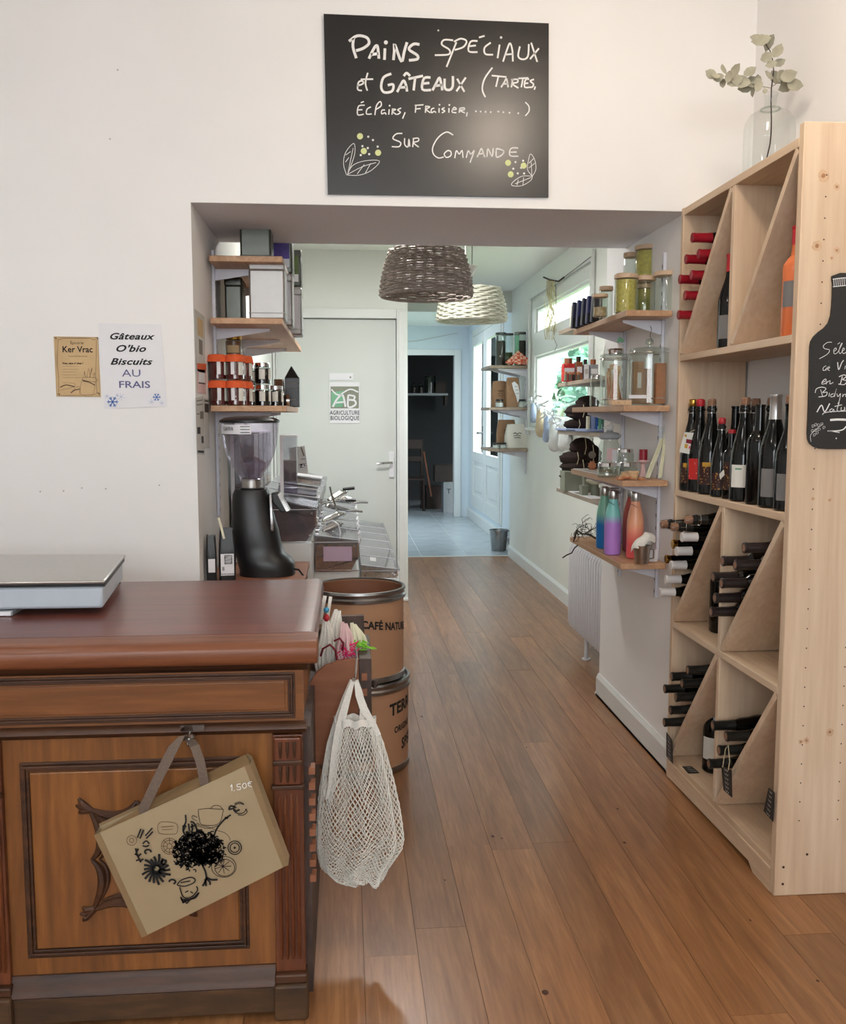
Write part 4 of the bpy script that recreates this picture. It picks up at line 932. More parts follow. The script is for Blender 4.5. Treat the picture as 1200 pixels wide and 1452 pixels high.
ribbons([([(362,600),(365,625),(480,640),(475,605),(362,600)],.0012),([(355,630),(340,745),(450,760),(475,640)],.0008),([(360,630),(420,645),(470,670)],.003),([(160,690),(215,668),(290,685)],.003),([(255,740),(290,715),(335,705)],.003),([(185,650),(290,655),(270,690),(165,715)],.0008),([(260,740),(300,690),(340,690),(335,750)],.0008),([(390,600),(378,545),(375,590)],.001),([(400,600),(415,520),(430,600)],.0008),([(425,600),(445,515),(440,560)],.001),([(460,605),(470,560),(450,580)],.001)]+[([(x,y),(x+18,y+2),(x+16,y+16)],.0025) for x,y in ((105,245),(478,245),(135,750),(490,740))],mq,1,'inkbr','drawing',t,V(0,-.0003,0))
t2=sheet('paper_notice','white laminated notice about cakes and biscuits kept chilled, right of the parchment poster','notice',[(139,458),(228,460),(237,576),(148,580)],'paper')
wt('Gâteaux',54,790,236,'ink',t2,bold=.0008,shear=.35,xs=1.35,spacing=1.06); wt("O'bio",56,785,345,'ink',t2,bold=.0008,shear=.35,xs=1.35,spacing=1.06); wt('Biscuits',54,790,462,'ink',t2,bold=.0008,shear=.35,xs=1.4,spacing=1.06)
wt('AU',62,800,566,'inkindigo',t2,xs=1.35); wt('FRAIS',58,825,668,'inkindigo',t2,xs=1.35,bold=.0004)
fl=[]
for (x,y,r,w) in ((630,820,50,.003),(1025,778,36,.0024)):
    for k in range(6):
        a=PI*k/6*2
        fl.append(([(x,y),(x+r*math.cos(a),y+r*math.sin(a))],w)); 
        for s in (-.35,.35): fl.append(([(x+r*.55*math.cos(a),y+r*.55*math.sin(a)),(x+r*.9*math.cos(a+s),y+r*.9*math.sin(a+s))],w*.6))
ribbons(fl,mq,1,'inkblue','snowflake_print',t2,V(0,-.0003,0))
fl=[]
for (x,y,r) in ((705,775,34),(580,770,20),(980,820,30),(1070,830,22),(670,760,16)):
    for k in range(6): a=PI*k/3+.3; fl.append(([(x,y),(x+r*math.cos(a),y+r*math.sin(a))],.0008))
ribbons(fl,mq,1,'bluegrey','small_snowflake_print',t2,V(0,-.0003,0))
# tiny marks and nails on the plaster
mb=MB()
for (u_,v_) in ((167,99),(156,197),(90,696),(150,693),(116,692),(57,697),(226,688)):
    p=at(u_,v_,Y=FY-.001); mb.sphere((p.x,p.y,p.z),.003,8,5)
o=mb.obj('nail_holes','nail',wf); o['kind']='stuff'
# ---------------------------------------------------------------- big chalkboard above the opening
YH=FY-.012
cb=thing('menu_chalkboard','large black chalkboard with white handwriting hung above the opening','chalkboard',(0.33,YH,2.11))
MB().prism([at(459,19.5,Y=YH),at(778.5,33,Y=YH),at(778,279.5,Y=YH),at(465,275,Y=YH)],(0,.011,0)).obj('board','chalkboard',cb,smooth=False)
mc=lambda x,y: at(440+x/3,y/3,Y=YH)
k3=1/3/FPX*FY
def W_(strokes,w,mat='chalk',nm='chalk_writing'): ribbons([(s,w*k3) for s in strokes],mc,1,mat,nm,cb,V(0,-.0010,0))
W_([[(185,162),(182,200),(196,248)],[(165,176),(200,153),(240,160),(250,185),(225,206),(195,216)],[(250,250),(272,205),(285,195),(290,225),(292,250)],[(258,233),(290,228)],[(318,206),(316,255)],[(322,181)],[(354,256),(358,215),(360,190),(388,262),(400,220),(412,180)],[(465,190),(440,188),(420,210),(455,235),(455,252),(420,257)]],11)
W_([[(608,172),(570,170),(560,190),(592,212),(588,232),(530,235)],[(622,180),(600,235),(580,285)],[(612,178),(640,165),(665,175),(652,200),(615,213)],[(712,175),(682,178),(674,218),(712,222)],[(677,197),(705,194)],[(718,160),(742,153)],[(768,182),(742,203),(745,230),(778,233)],[(806,190),(797,248)],[(812,160)],[(820,263),(836,215),(850,184),(860,215),(862,262)],[(828,233),(862,230)],[(892,198),(885,240),(905,253),(926,240),(930,188)],[(940,182),(966,264)],[(973,206),(935,252)]],7)
W_([[(200,366),(225,356),(222,345),(206,350),(202,380),(220,386)],[(245,310),(235,352),(243,386)],[(215,338),(268,337)],[(775,288),(742,335),(732,380),(745,414)],[(800,328),(790,370)],[(772,322),(835,328)],[(812,372),(826,350),(835,335),(842,372)],[(818,358),(842,356)],[(862,335),(856,372)],[(855,340),(880,338),(882,350),(860,357),(886,375)],[(905,335),(898,372)],[(885,334),(928,332)],[(932,337),(916,340),(912,370),(932,372)],[(915,355),(928,354)],[(952,338),(936,345),(950,358),(944,371),(932,371)],[(958,368),(953,382)]],6.5)
W_([[(345,314),(312,330),(302,370),(315,393),(348,388),(353,360),(330,363)],[(370,392),(385,362),(398,343),(408,365),(412,390)],[(380,373),(410,371)],[(398,324),(410,311),(425,324)],[(446,332),(440,385)],[(418,336),(480,323)],[(512,330),(484,334),(477,380),(514,383)],[(480,356),(507,353)],[(520,385),(536,355),(550,331),(558,360),(562,385)],[(530,366),(560,362)],[(572,335),(573,375),(592,383),(606,368),(607,324)]],10)
W_([[(625,335),(656,391)],[(662,330),(622,389)]],8)
W_([[(232,448),(206,452),(202,488),(228,486)],[(204,468),(222,467)],[(215,438),(228,432)],[(258,455),(242,465),(240,485),(262,485)],[(275,490),(282,450),(298,432),(302,450),(280,466)],[(318,468),(305,470),(304,485),(318,480),(323,488)],[(336,465),(334,488)],[(338,450)],[(350,462),(348,488)],[(348,464),(364,466),(350,475),(368,488)],[(387,460),(372,468),(384,478),(370,488)],[(404,478),(393,505)]],5)
W_([[(450,448),(447,480)],[(445,449),(482,446)],[(450,464),(470,462)],[(492,450),(490,480)],[(490,452),(509,455),(494,466),(511,480)],[(528,460),(516,465),(516,480),(528,474),(535,480)],[(548,460),(548,480)],[(550,446)],[(572,458),(560,465),(573,472),(560,481)],[(590,460),(590,480)],[(592,447)],[(602,468),(622,465),(612,457),(603,476),(622,480)],[(636,460),(634,480)],[(634,462),(654,459),(655,467),(637,470),(658,481)],[(668,478),(665,496)],[(705,474)],[(725,475)],[(746,476)],[(768,477)],[(800,475)],[(822,478)],[(848,480)],[(885,482)],[(915,435),(930,452),(930,475),(915,493)]],5)
W_([[(392,568),(366,570),(352,590),(384,606),(378,624),(347,624)],[(402,588),(402,615),(416,625),(420,592),(424,624)],[(440,588),(436,626)],[(436,590),(459,588),(460,600),(440,608),(462,626)],[(608,575),(580,562),(545,585),(522,625),(524,655),(545,672),(568,668)],[(585,640),(570,655),(580,670),(598,662),(598,645),(585,640)],[(615,673),(622,641),(634,656),(646,640),(650,672)],[(664,672),(672,642),(684,656),(698,640),(680,692)],[(710,669),(720,648),(728,632),(736,650),(742,669)],[(716,656),(738,653)],[(752,668),(756,633),(774,666),(778,630)],[(792,632),(792,668),(815,660),(823,642),(792,632)],[(885,630),(854,632),(850,662),(886,665)],[(852,648),(878,647)],[(545,130)]],5)
W_([[(155,745),(142,700),(150,650),(185,610),(190,650),(175,700),(158,745)],[(160,740),(170,690),(183,630)],[(158,745),(180,705),(230,685),(295,685),(260,725),(210,745),(158,745)],[(160,742),(220,710),(280,692)],[(150,690),(165,670)],[(150,660),(172,645)],[(200,740),(230,700)],[(235,735),(258,695)],
 [(945,750),(924,720),(930,675),(938,655),(955,680),(960,720),(945,750)],[(943,745),(940,690)],[(945,750),(900,750),(862,775),(860,790),(900,790),(938,768),(945,750)],[(940,755),(872,782)],[(880,788),(885,765)],[(905,788),(908,755)],[(930,715),(955,695)],[(930,695),(950,675)]],2.2)
W_([[p] for p in ((247,582),(267,596),(222,622),(245,630),(287,624),(215,660),(251,656),(873,690),(906,684),(864,718),(883,738),(910,738),(897,714))],6)
W_([[p] for p in ((212,580),(228,643),(289,650),(842,693),(908,705),(853,742))],17,'chalky','chalk_dot')
# ================================================================ DRUMS, BIN, NET BAG
def drum(name,label,cx,cy,z0,h,R,words,open_top):
    t=thing(name,label,'drum',(cx,cy,z0),'fibre drums stacked behind the counter')
    b=MB().lathe([(R-.004,.0),(R,.004),(R,h-.004)],(cx,cy,z0),n=48)
    if open_top: b.lathe([(R-.006,h-.004),(R-.006,.01),(0.0,.01)],(cx,cy,z0),n=48); 
    body=b.obj('drum_wall','card',t,recalc=False)
    if open_top: MB().lathe([(R-.007,h-.006),(R-.0075,.012),(0,.012)],(cx,cy,z0),n=48).obj('inner_wall','cardin',t,recalc=False)
    rim=[(R-.006,h-.001),(R-.002,h+.003),(R+.006,h+.002),(R+.008,h-.006),(R+.003,h-.014),(R+.003,h-.020),(R+.009,h-.026),(R+.008,h-.036),(R+.002,h-.040),(R,h-.04)]
    MB().lathe(rim,(cx,cy,z0),n=56).obj('top_rim','galv',t,recalc=False)
    MB().lathe([(R,.024),(R+.003,.022),(R+.004,.004),(R+.001,0.0),(R-.01,0)],(cx,cy,z0),n=56).obj('bottom_rim','galv',t,recalc=False)
    if not open_top: MB().lathe([(0,h-.01),(R-.004,h-.01),(R-.004,h-.001)],(cx,cy,z0),n=40).obj('lid','galv',t,recalc=False)
    for (s,size,a0,zc,slope,xs) in words:      # letters bent around the drum
        cu=bpy.data.curves.new('t','FONT'); cu.body=s; cu.size=size; cu.offset=size*.036; cu.align_y='CENTER'; cu.resolution_u=2
        ob=bpy.data.objects.new('t',cu); me=bpy.data.meshes.new_from_object(ob); bpy.data.objects.remove(ob)
        vs=[]
        for v in me.vertices:
            x=v.co.x*xs; a=a0+x/R; vs.append((cx+(R+.0012)*math.cos(a),cy+(R+.0012)*math.sin(a),zc+v.co.y+slope*x))
        fs=[tuple(p.vertices) for p in me.polygons]; bpy.data.meshes.remove(me)
        MB().add(vs,fs).obj('stencil_lettering','ink',t,smooth=False,recalc=False)
    return t
drum('fibre_drum','upper open brown fibre drum with steel rim lettered CAFÉ NATUREL',0.043,3.56,0.355,0.345,0.176,[('CAFÉ NATUREL',.040,-1.52,0.586,-.16,.90)],True)
drum('fibre_drum','lower brown fibre drum lettered TERR standing on the floor',0.058,3.56,0.0,0.352,0.178,[('TERROIR',.062,-.98,0.245,.10,.9),('ORIGINE',.034,-.86,0.165,.10,.8),('SPÉCIAL',.058,-.62,0.10,.1,.8)],False)
# wooden wall bin at the counter's right end
bn=thing('wooden_bin','brown wooden bin with rounded front panel at the counter end holding produce bags','bin',(-.02,2.45,.45))
m=MB(); pts=[at(437,1084,Y=2.36),at(437,985,Y=2.36),at(440,968,Y=2.36),at(448,955,Y=2.36),at(460,945,Y=2.36),at(478,938,Y=2.36),at(500,935,Y=2.36),at(509,935,Y=2.36),at(511,1084,Y=2.36)]
MB().prism(pts,(0,.015,0)).obj('front_panel','binwood',bn,bevel=.001,smooth=False)
MB().prism([at(509,934,Y=2.355),at(527,934,Y=2.355),at(528,1082,Y=2.355),at(510,1082,Y=2.355)],(0,.27,0)).obj('end_panel','binend',bn,bevel=.002,smooth=False)
for k in range(3):
    a=at(513,955+22*k,Y=2.352); MB().box(a.x,a.x+.014,2.349,2.356,a.z-.018,a.z).obj('dovetail','binwood',bn,smooth=False)
MB().prism([at(437,905,Y=2.62),at(484,874,Y=2.62),at(516,873,Y=2.62),at(523,1050,Y=2.62),at(437,1050,Y=2.62)],(0,.015,0)).obj('back_panel','binend',bn,smooth=False)
a=at(440,1080,Y=2.36); MB().box(a.x,.058,2.37,2.62,a.z+.005,a.z+.02).obj('bottom_board','binend',bn,smooth=False)
MB().sphere(tuple(at(531,970,Y=2.45)),.011,10,6).obj('knob','twig',bn)
# produce bags
def cloth(name,label,px,Y,mat,w,cat='bag',tuft=None,ripple=.008,group=None):
    """hanging gathered cloth: px = list of (u,v) spine, w widths in px"""
    t=thing(name,label,cat,tuple(at(*px[-1],Y=Y)),group)
    P=[at(u,v,Y=Y) for u,v in px]; n=len(P)
    def f(s,tt):
        k=tt*(n-1); i=min(int(k),n-2); fr=k-i; c=P[i].lerp(P[i+1],fr); ww=(w[i]*(1-fr)+w[i+1]*fr)/FPX*Y
        a=2*PI*s; rr=1+.28*math.sin(5*a+2*tt)
        return c+V(math.cos(a)*ww/2*rr,math.sin(a)*ww*.28*rr,0)
    MB().grid(f,30,14,cu=True).obj('cloth',mat,t,ang=80)
    m=MB(); random.seed(int(px[0][0]))
    for k in range(7):
        s0=.52+.46*k/6; m.tube([f(s0+.03*math.sin(3*tt+k),tt)+V(0,-.003,.006*math.sin(k) if tt==0 else 0) for tt in (0,.2,.4,.6,.8,1)],[.003,.0045,.005,.005,.0045,.004],6)
    m.obj('folds',mat,t,ang=80)['kind']='stuff'
    return t
cloth('mesh_produce_bag','white cotton produce bag folded at the left of the wooden bin',[(462,880),(464,905),(458,930),(461,955)],2.47,'cotton',[8,17,22,18],group='produce bags in the wooden bin')
cloth('mesh_produce_bag','white cotton produce bag with long folds in the bin middle',[(479,866),(474,890),(472,920),(478,945)],2.50,'cotton',[8,18,26,24],group='produce bags in the wooden bin')
t=cloth('mesh_produce_bag','pale pink produce bag with hot pink yarn in the bin',[(488,884),(490,900),(488,920),(494,940)],2.44,'pinkp',[8,14,20,20],group='produce bags in the wooden bin')
mb=MB(); random.seed(5)
for i in range(26):
    c=at(494+random.uniform(-11,11),921+random.uniform(-11,9),Y=2.415+random.uniform(0,.02)); mb.tube([c,c+V(random.uniform(-.015,.015),random.uniform(-.006,.006),random.uniform(-.015,.01)),c+V(random.uniform(-.02,.02),0,random.uniform(-.02,.01))],.0017,5)
mb.obj('yarn_tuft','pinktuft',t)['kind']='stuff'
t=cloth('mesh_produce_bag','cream produce bag with lime green yarn at the right of the bin',[(501,885),(506,900),(507,912),(504,930)],2.47,'cream',[7,16,20,12],group='produce bags in the wooden bin')
mb=MB()
for i in range(20):
    c=at(513+random.uniform(-9,7),914+random.uniform(-5,5),Y=2.43+random.uniform(0,.02)); mb.tube([c,c+V(random.uniform(-.01,.02),0,random.uniform(-.006,.006)),c+V(random.uniform(-.005,.028),0,random.uniform(-.01,.008))],.0017,5)
mb.obj('yarn_tuft','limetuft',t)['kind']='stuff'
t=thing('maroon_cord','maroon cord looped over the white produce bags','cord',tuple(at(470,915,Y=2.40)))
t2_=MB().tube([at(455,930,Y=2.42),at(458,920,Y=2.405),at(468,914,Y=2.40),at(476,922,Y=2.40),at(479,945,Y=2.41)],.003,6).tube([at(474,909,Y=2.405),at(482,905,Y=2.40),at(487,912,Y=2.40),at(486,922,Y=2.41)],.003,6).obj('cord_loops','maroon',t)
t=thing('string_pair','two flat cream straps standing up from the bin','strap',tuple(at(460,850,Y=2.55)))
MB().strap([at(461,845,Y=2.52),at(457,865,Y=2.52),at(454,885,Y=2.52)],.010,.002,(1,0,0)).obj('strap','cotton',t)
MB().strap([at(469,846,Y=2.53),at(466,865,Y=2.53),at(464,885,Y=2.53)],.009,.002,(1,0,0)).obj('strap','cotton',t)
t=thing('toggle','small blue and red plastic clip on the produce bags','clip',tuple(at(463,870,Y=2.46)))
MB().sphere(tuple(at(463,865,Y=2.45)),.008,10,6,sz=1).obj('blue_part','blueit',t); MB().sphere(tuple(at(463,876,Y=2.45)),.008,10,6,sz=1.3).obj('red_part','redit',t)
# ---------------------------------------------------------------- white net shopping bag on a wire hook
nb=thing('net_shopping_bag','white cotton net shopping bag hanging from a wire hook beside the counter','bag',tuple(at(505,1130,Y=2.3)))
YN=2.29
prof=[(1028,474,532),(1050,470,540),(1080,462,548),(1110,456,556),(1140,453,562),(1165,451,566),(1190,450,569),(1205,451,566),(1220,453,556),(1232,458,548),(1242,470,544),(1249,496,541)]
def nf(s,t):
    k=t*(len(prof)-1); i=min(int(k),len(prof)-2); fr=k-i
    v,l,r=[prof[i][j]*(1-fr)+prof[i+1][j]*fr for j in range(3)]
    a=2*PI*s; g=1-.55*t
    fold=1+.05*math.sin(7*a+1)+.04*math.sin(11*a+3*t)
    dpt=(.020+.022*math.sin(PI*min(1,t*.9+.05)))*(1+.45*math.sin(8*a+2.2*t)*(0.5+.5*t))
    u=(l+r)/2+(r-l)/2*math.cos(a)*fold*(.99)
    dv=4*math.sin(5*a)*t
    p=at(u,v+dv*(1 if t>.6 else 0),Y=YN); return V(p.x,YN+dpt*math.sin(a),p.z)
NU,NV=50,58
mb=MB(); idx={}
for j in range(NV+1):
    for i in range(NU):
        s=(i+(.5 if j%2 else 0))/NU; t=j/NV
        mb.v.append(tuple(nf(s,t)+V(random.uniform(-.0007,.0007),random.uniform(-.001,.001),random.uniform(-.0007,.0007))))
for j in range(1,NV):
    for i in range(NU):
        a=j*NU+i
        if j%2==0: l,r=(j-1)*NU+(i-1)%NU,(j-1)*NU+i; up_=(j-1); 
        # diamond: centre row j has left/right neighbours i,i+1; top in j-1, bottom in j+1
        if j%2==1: top=(j-1)*NU+(i+1)%NU; bot=(j+1)*NU+(i+1)%NU
        else: top=(j-1)*NU+i; bot=(j+1)*NU+i
        mb.f.append((a,top,j*NU+(i+1)%NU,bot))
o=mb.obj('net','cotton',nb,smooth=False,recalc=False); w=o.modifiers.new('net','WIREFRAME'); w.thickness=.0034; w.use_replace=True; w.use_even_offset=False; w.use_boundary=True
# gathered solid band and handles
def band(s,t): p=nf(s,0); q=at(474+(532-474)*(0.5-0.5*math.cos(2*PI*s)*-1),1016,Y=YN); return V(p.x+(0 if t else 0),p.y,p.z+.020*(1-t)+.003*math.sin(18*PI*s))
MB().grid(band,48,3,cu=True).obj('gathered_band','cotton',nb,ang=80)
HP=at(503,962,Y=YN-.002)
def hs(pts,w,nm='handle',dy=0): return MB().strap([at(u,v,Y=YN+d+dy) for u,v,d in pts],w,.0035,(1,.15,0)).obj(nm,'cotton',nb,ang=60)
hs([(500,966,-.012),(494,985,-.014),(487,1010,-.016),(481,1035,-.018),(477,1060,-.02),(474,1085,-.024),(470,1115,-.026),(464,1133,-.024)],[.010,.016,.020,.022,.023,.022,.018,.010])
hs([(499,964,.01),(489,990,.01),(478,1020,.01),(467,1055,.006),(460,1095,-.002),(462,1130,-.018)],[.010,.014,.014,.013,.012,.012])
hs([(505,966,-.012),(509,985,-.014),(516,1005,-.016),(526,1022,-.016),(538,1042,-.012)],[.010,.018,.020,.016,.010])
hs([(506,964,.006),(512,985,.006),(514,1003,.002),(513,1026,-.008)],[.008,.012,.012,.014])
hs([(466,1138,-.02),(474,1115,-.03),(482,1104,-.03)],[.006,.010,.006])
hk=thing('wire_hook','thin steel wire hook holding the net shopping bag on the bin','hook',tuple(HP))
MB().tube([at(503,924,Y=2.352),at(505,922,Y=2.34),at(506,932,Y=2.335),at(505,950,Y=2.32),at(503,966,Y=2.30),at(501,970,Y=2.285),at(501,962,Y=2.275)],.0028,7).obj('wire','steel',hk)

# ================================================================ LEFT NICHE: shelves, tins, jars
def rail(name,label,x,y,z0,z1,side):
    t=thing(name,label,'shelf rail',(x,y,z0),'wall rails')
    MB().box(min(x,x+side*.012),max(x,x+side*.012),y-.0125,y+.0125,z0,z1).obj('rail','bracket',t,bevel=.002)
    mb=MB()
    for k in range(int((z1-z0)/.05)): mb.box(min(x+side*.0118,x+side*.0124),max(x+side*.0118,x+side*.0124),y-.003,y+.003,z0+.02+k*.05,z0+.035+k*.05)
    mb.obj('slots','hole',t)['kind']='stuff'
    return t
def bracket(parent,x,y,z,side,L=.21,h=.045):
    return MB().prism([(x,y-.004,z),(x+side*L,y-.004,z),(x+side*L,y-.004,z-.010),(x,y-.004,z-h)],(0,.008,0)).obj('bracket','bracket',parent,smooth=False,bevel=.001)
def shelf(label,x0,x1,y0,y1,z,th,wall,side,ys,group,mat='beech',L=.21):
    t=thing('wall_shelf',label,'shelf',((x0+x1)/2,(y0+y1)/2,z-th),group)
    w=.045; n=max(2,int((x1-x0)/w))
    b=MB().box(x0,x1,y0,y1,z-th,z).obj('board',mat,t,smooth=False,bevel=.002)
    for y in ys: bracket(t,wall,y,z-th-.001,side,L)
    return t
GL='shelves on the left wall of the passage'
rail('shelf_rail','front white slotted rail on the left passage wall',-.519,3.80,.95,2.0,1); rail('shelf_rail','second white slotted rail on the left passage wall',-.519,4.35,.95,2.0,1); rail('shelf_rail','third white slotted rail further along the left passage wall',-.519,4.9,.95,2.0,1)
shelf('top left wooden shelf holding tea tins',-.505,-.232,3.62,4.60,1.952,.022,-.507,1,(3.80,4.35),GL)
shelf('middle left wooden shelf holding large silver tins',-.505,-.236,3.62,5.15,1.722,.022,-.507,1,(3.80,4.35,4.9),GL)
shelf('lower left wooden shelf holding jam jars',-.505,-.222,3.58,4.45,1.392,.022,-.507,1,(3.80,4.35),GL)
def tin(label,cx,cy,z,wx,wy,h,mat,lab=None,group='tea tins on the left shelves'):
    t=thing('storage_tin',label,'tin',(cx,cy,z),group)
    MB().box(cx-wx/2,cx+wx/2,cy-wy/2,cy+wy/2,z+.0005,z+h-.03).obj('tin_body',mat,t,bevel=.008)
    MB().box(cx-wx/2-.001,cx+wx/2+.001,cy-wy/2-.001,cy+wy/2+.001,z+h-.036,z+h).obj('lid',mat,t,bevel=.007)
    MB().box(cx-wx/2-.001,cx+wx/2+.001,cy-wy/2-.001,cy+wy/2+.001,z+.024,z+.028).obj('bead',mat,t,bevel=.0015)
    if lab:
        y=cy-wy/2
        MB().box(cx-wx*.38,cx+wx*.40,y-.0012,y,z+h*.34,z+h*.84).obj('label',lab,t,smooth=False)
        MB().box(cx-wx*.38,cx+wx*.40,y-.0014,y,z+h*.14,z+h*.34).obj('price_label','paper',t,smooth=False)
        ribbons([([(-.7,.1),(-.3,.5),(0,-.3),(.3,.5),(.6,0)],.0035)],lambda a,b:V(cx+a*wx*.35,y-.0016,z+h*(.24+.05*b)),1,'ink','handwriting',t,V(0,-.0004,0))
    return t
ws=at(352,400,Y=3.68); we_=at(404,400,Y=3.68)
tin('large square silver tin at the front of the middle left shelf',(ws.x+we_.x)/2-.0,3.76,1.7225,we_.x-ws.x-.002,.15,.222,'tin')
tin('silver tin with white paper label just behind the front silver tin',-.287,4.01,1.7225,.146,.14,.215,'tin','paper')
tin('third silver tin with label on the middle left shelf',-.268,4.44,1.7225,.146,.15,.215,'tin','paper')
tin('dark slate panel tin standing by the wall on the middle shelf',-.45,3.98,1.7225,.07,.16,.19,'tindark')
tin('plain dark grey tea tin at the front of the top left shelf',-.345,3.84,1.9525,.12,.15,.17,'tindark')
tin('grey tea tin with purple leaf label on the top left shelf',-.283,4.13,1.9525,.13,.15,.18,'tindark','purple')
tin('grey tea tin with olive green label on the top left shelf',-.265,4.53,1.9525,.13,.14,.17,'tindark','greenlab')
# jam jars
def jar(name,label,R,h,glassm,fill,fillc,lidm,local=True,lidh=.014,fillh=.8,lab=None,cloth_=False,cat='jar'):
    t=thing(name,label,cat,local=True)
    if fill: MB().lathe([(0,.003),(R-.003,.003),(R-.002,h*.1),(R-.002,h*fillh),(0,h*fillh)],n=16).obj('contents',fillc,t)
    MB().lathe([(0,.0),(R-.003,0),(R,.004),(R,h-.018),(R*.86,h-.010),(R*.86,h)],n=18).obj('jar_glass',glassm,t)
    MB().lathe([(R*.9,h-lidh+.004),(R*.93,h-lidh+.004),(R*.93,h+.004),(R*.88,h+.006),(0,h+.006)],n=18).obj('lid',lidm,t)
    if cloth_:
        m=MB(); m.grid(lambda s,q: V(math.cos(2*PI*s)*R*(.0+1.0*min(q*1.6,1)+.18*max(0,q-.6)*2.5*(1+.25*math.sin(8*PI*s))),math.sin(2*PI*s)*R*(min(q*1.6,1)+.18*max(0,q-.6)*2.5*(1+.25*math.sin(8*PI*s))),h+.009-(.0 if q<.6 else (q-.6)*.06)-.006*q*q),24,8,cu=True).obj('cloth_cover','orangecloth',t,ang=80)
        MB().tube([(R*1.01*math.cos(a),R*1.01*math.sin(a),h-.009) for a in [2*PI*i/16 for i in range(16)]],.0012,4,closed=True).obj('string','twig',t)
    if lab:
        for (a0,a1,z0,z1,mm) in lab: MB().lathe([(R+.0006,z0),(R+.0006,z1)],n=8,a0=a0,a1=a1).obj('label',mm,t,recalc=False)
    return t
GJ='orange-topped jam jars on the lower left shelf'
jj=jar('jam_jar','',.034,.088,'glassj',True,'jam','redcap2',cloth_=True,lab=[(-1.75,-1.35,.02,.072,'paper'),(-.9,-.2,.018,.07,'lab_white')])
zj=1.3925
for (u,dz,L) in ((309,0,'orange-topped jam jar, bottom left of the front four'),(334,0,'orange-topped jam jar, bottom right of the front four'),(309,.098,'orange-topped jam jar, top left of the front four'),(334,.098,'orange-topped jam jar, top right of the front four')):
    p=at(u,560,Y=3.64); place(jj,(p.x,3.645,zj+dz),(0,0,.25 if u<320 else -.2),L,GJ)
for (y,L) in ((3.73,'second row'),(3.81,'third row')):
    for dz,k in ((0,'lower'),(.098,'upper')): place(jj,(at(346,560,Y=y).x,y,zj+dz),(0,0,.1),'orange-topped jam jar of the %s, %s one, behind the front four'%(L,k),GJ)
jd=jar('preserve_jar','',.033,.080,'glassj',True,'jamd','chrome',lab=[(-2.2,-1.5,.02,.06,'lab_white'),(-1.0,-.4,.02,.06,'lab_white')])
GD='dark preserve jars on the lower left shelf'
for (u,v,y,dz,L) in ((373,577,3.85,0,'dark preserve jar standing under another, right of the orange-topped ones'),(373,577,3.85,.088,'dark preserve jar stacked on another'),(391,577,3.95,0,'dark preserve jar with pale label right of the stacked pair'),(360,577,4.05,.088,'dark preserve jar with floral lid at the back, upper'),(360,577,4.05,0,'dark preserve jar at the back, lower')):
    p=at(u,v,Y=y); place(jd,(p.x,y,zj+dz),(0,0,.3),L,GD)
hn=jar('honey_jar','',.034,.085,'glassj',True,'honey','goldcap',lab=[(-2.4,-.8,.02,.05,'kraft')])
p=at(333,520,Y=3.9); place(hn,(-.452,3.9,zj+.196),(0,0,0),'brown honey jar topmost at the back of the jam jars')
place(jd,(-.452,3.9,zj+.098),(0,0,0),'dark preserve jar directly under the brown honey jar',GD); place(jd,(-.452,3.9,zj),(0,0,0),'lowest jar under the brown honey jar',GD)
# foil bag, silver jar on its side, black pyramid pouch
t=thing('black_pouch','black pointed pouch standing at the end of lower left shelf','pouch',tuple(at(414,577,Y=4.15)))
p=lambda u,v: at(u,v,Y=4.15)
m=MB(); a=p(405,577);b=p(425,577);ap=p(413,518);mz=p(413,536).z
a=V(a.x,4.12,zj);b=V(b.x,4.12,zj)
m.add([a,b,b+V(0,.08,0),a+V(0,.08,0),V(a.x,4.12,mz),V(b.x,4.12,mz),V(b.x,4.2,mz),V(a.x,4.2,mz),V(ap.x,4.16,ap.z)],[(0,1,5,4),(1,2,6,5),(2,3,7,6),(3,0,4,7),(4,5,8),(5,6,8),(6,7,8),(7,4,8),(3,2,1,0)]).obj('pouch_body','black',t,smooth=False,bevel=.003)
MB().box(a.x+.012,b.x-.01,4.118,4.1195,zj+.10,zj+.104).box(a.x+.012,b.x-.01,4.118,4.1195,zj+.08,zj+.083).box(a.x+.018,b.x-.014,4.118,4.1195,zj+.03,zj+.034).obj('printed_lines','inkg',t,smooth=False)
def sack(name,label,c,w,d,h,mat,group=None,fold=.25,lab=None,top=.35,rz=0,cat='bag',seed=1):
    random.seed(seed); t=thing(name,label,cat,tuple(c),group); c=Vector(c)
    ph=[random.uniform(-.05,.05) for _ in range(8)]; R=Matrix.Rotation(rz,3,'Z')
    def f(s,q):
        a=2*PI*s; ca,sa=math.cos(a),math.sin(a); e=.28
        x=math.copysign(abs(ca)**e,ca); y=math.copysign(abs(sa)**e,sa)
        k=max(0,(q-.55)/.45); dd=d*(1-(1-top)*k*.9); ww=w*(1+.05*math.sin(PI*q)-.12*k)
        wob=1+ph[int(s*7.99)]*q+.02*math.sin(9*a+7*q)
        return c+R@V(x*ww/2*wob,y*dd/2*wob,q*h+.004*math.sin(3*a)*k)
    m=MB(); m.grid(f,40,14,cu=True); n=len(m.v); m.f.append(tuple(range(n-40,n))); m.f.append(tuple(range(40))[::-1])
    m.obj('sack_body',mat,t,ang=60)
    if lab:
        for (x0,x1,q0,q1,mm) in lab:
            vs=[c+R@V(x*w,-d/2*1.06-.003,q*h) for x,q in ((x0,q0),(x1,q0),(x1,q1),(x0,q1))]
            vs=[v+R@V(0,(d*.5*.5*max(0,(q-.55)/.45)),0) for v,q in zip(vs,(q0,q0,q1,q1))]
            MB().prism(vs,R@V(0,.001,0)).obj('printed_label',mm,t,smooth=False)
    return t
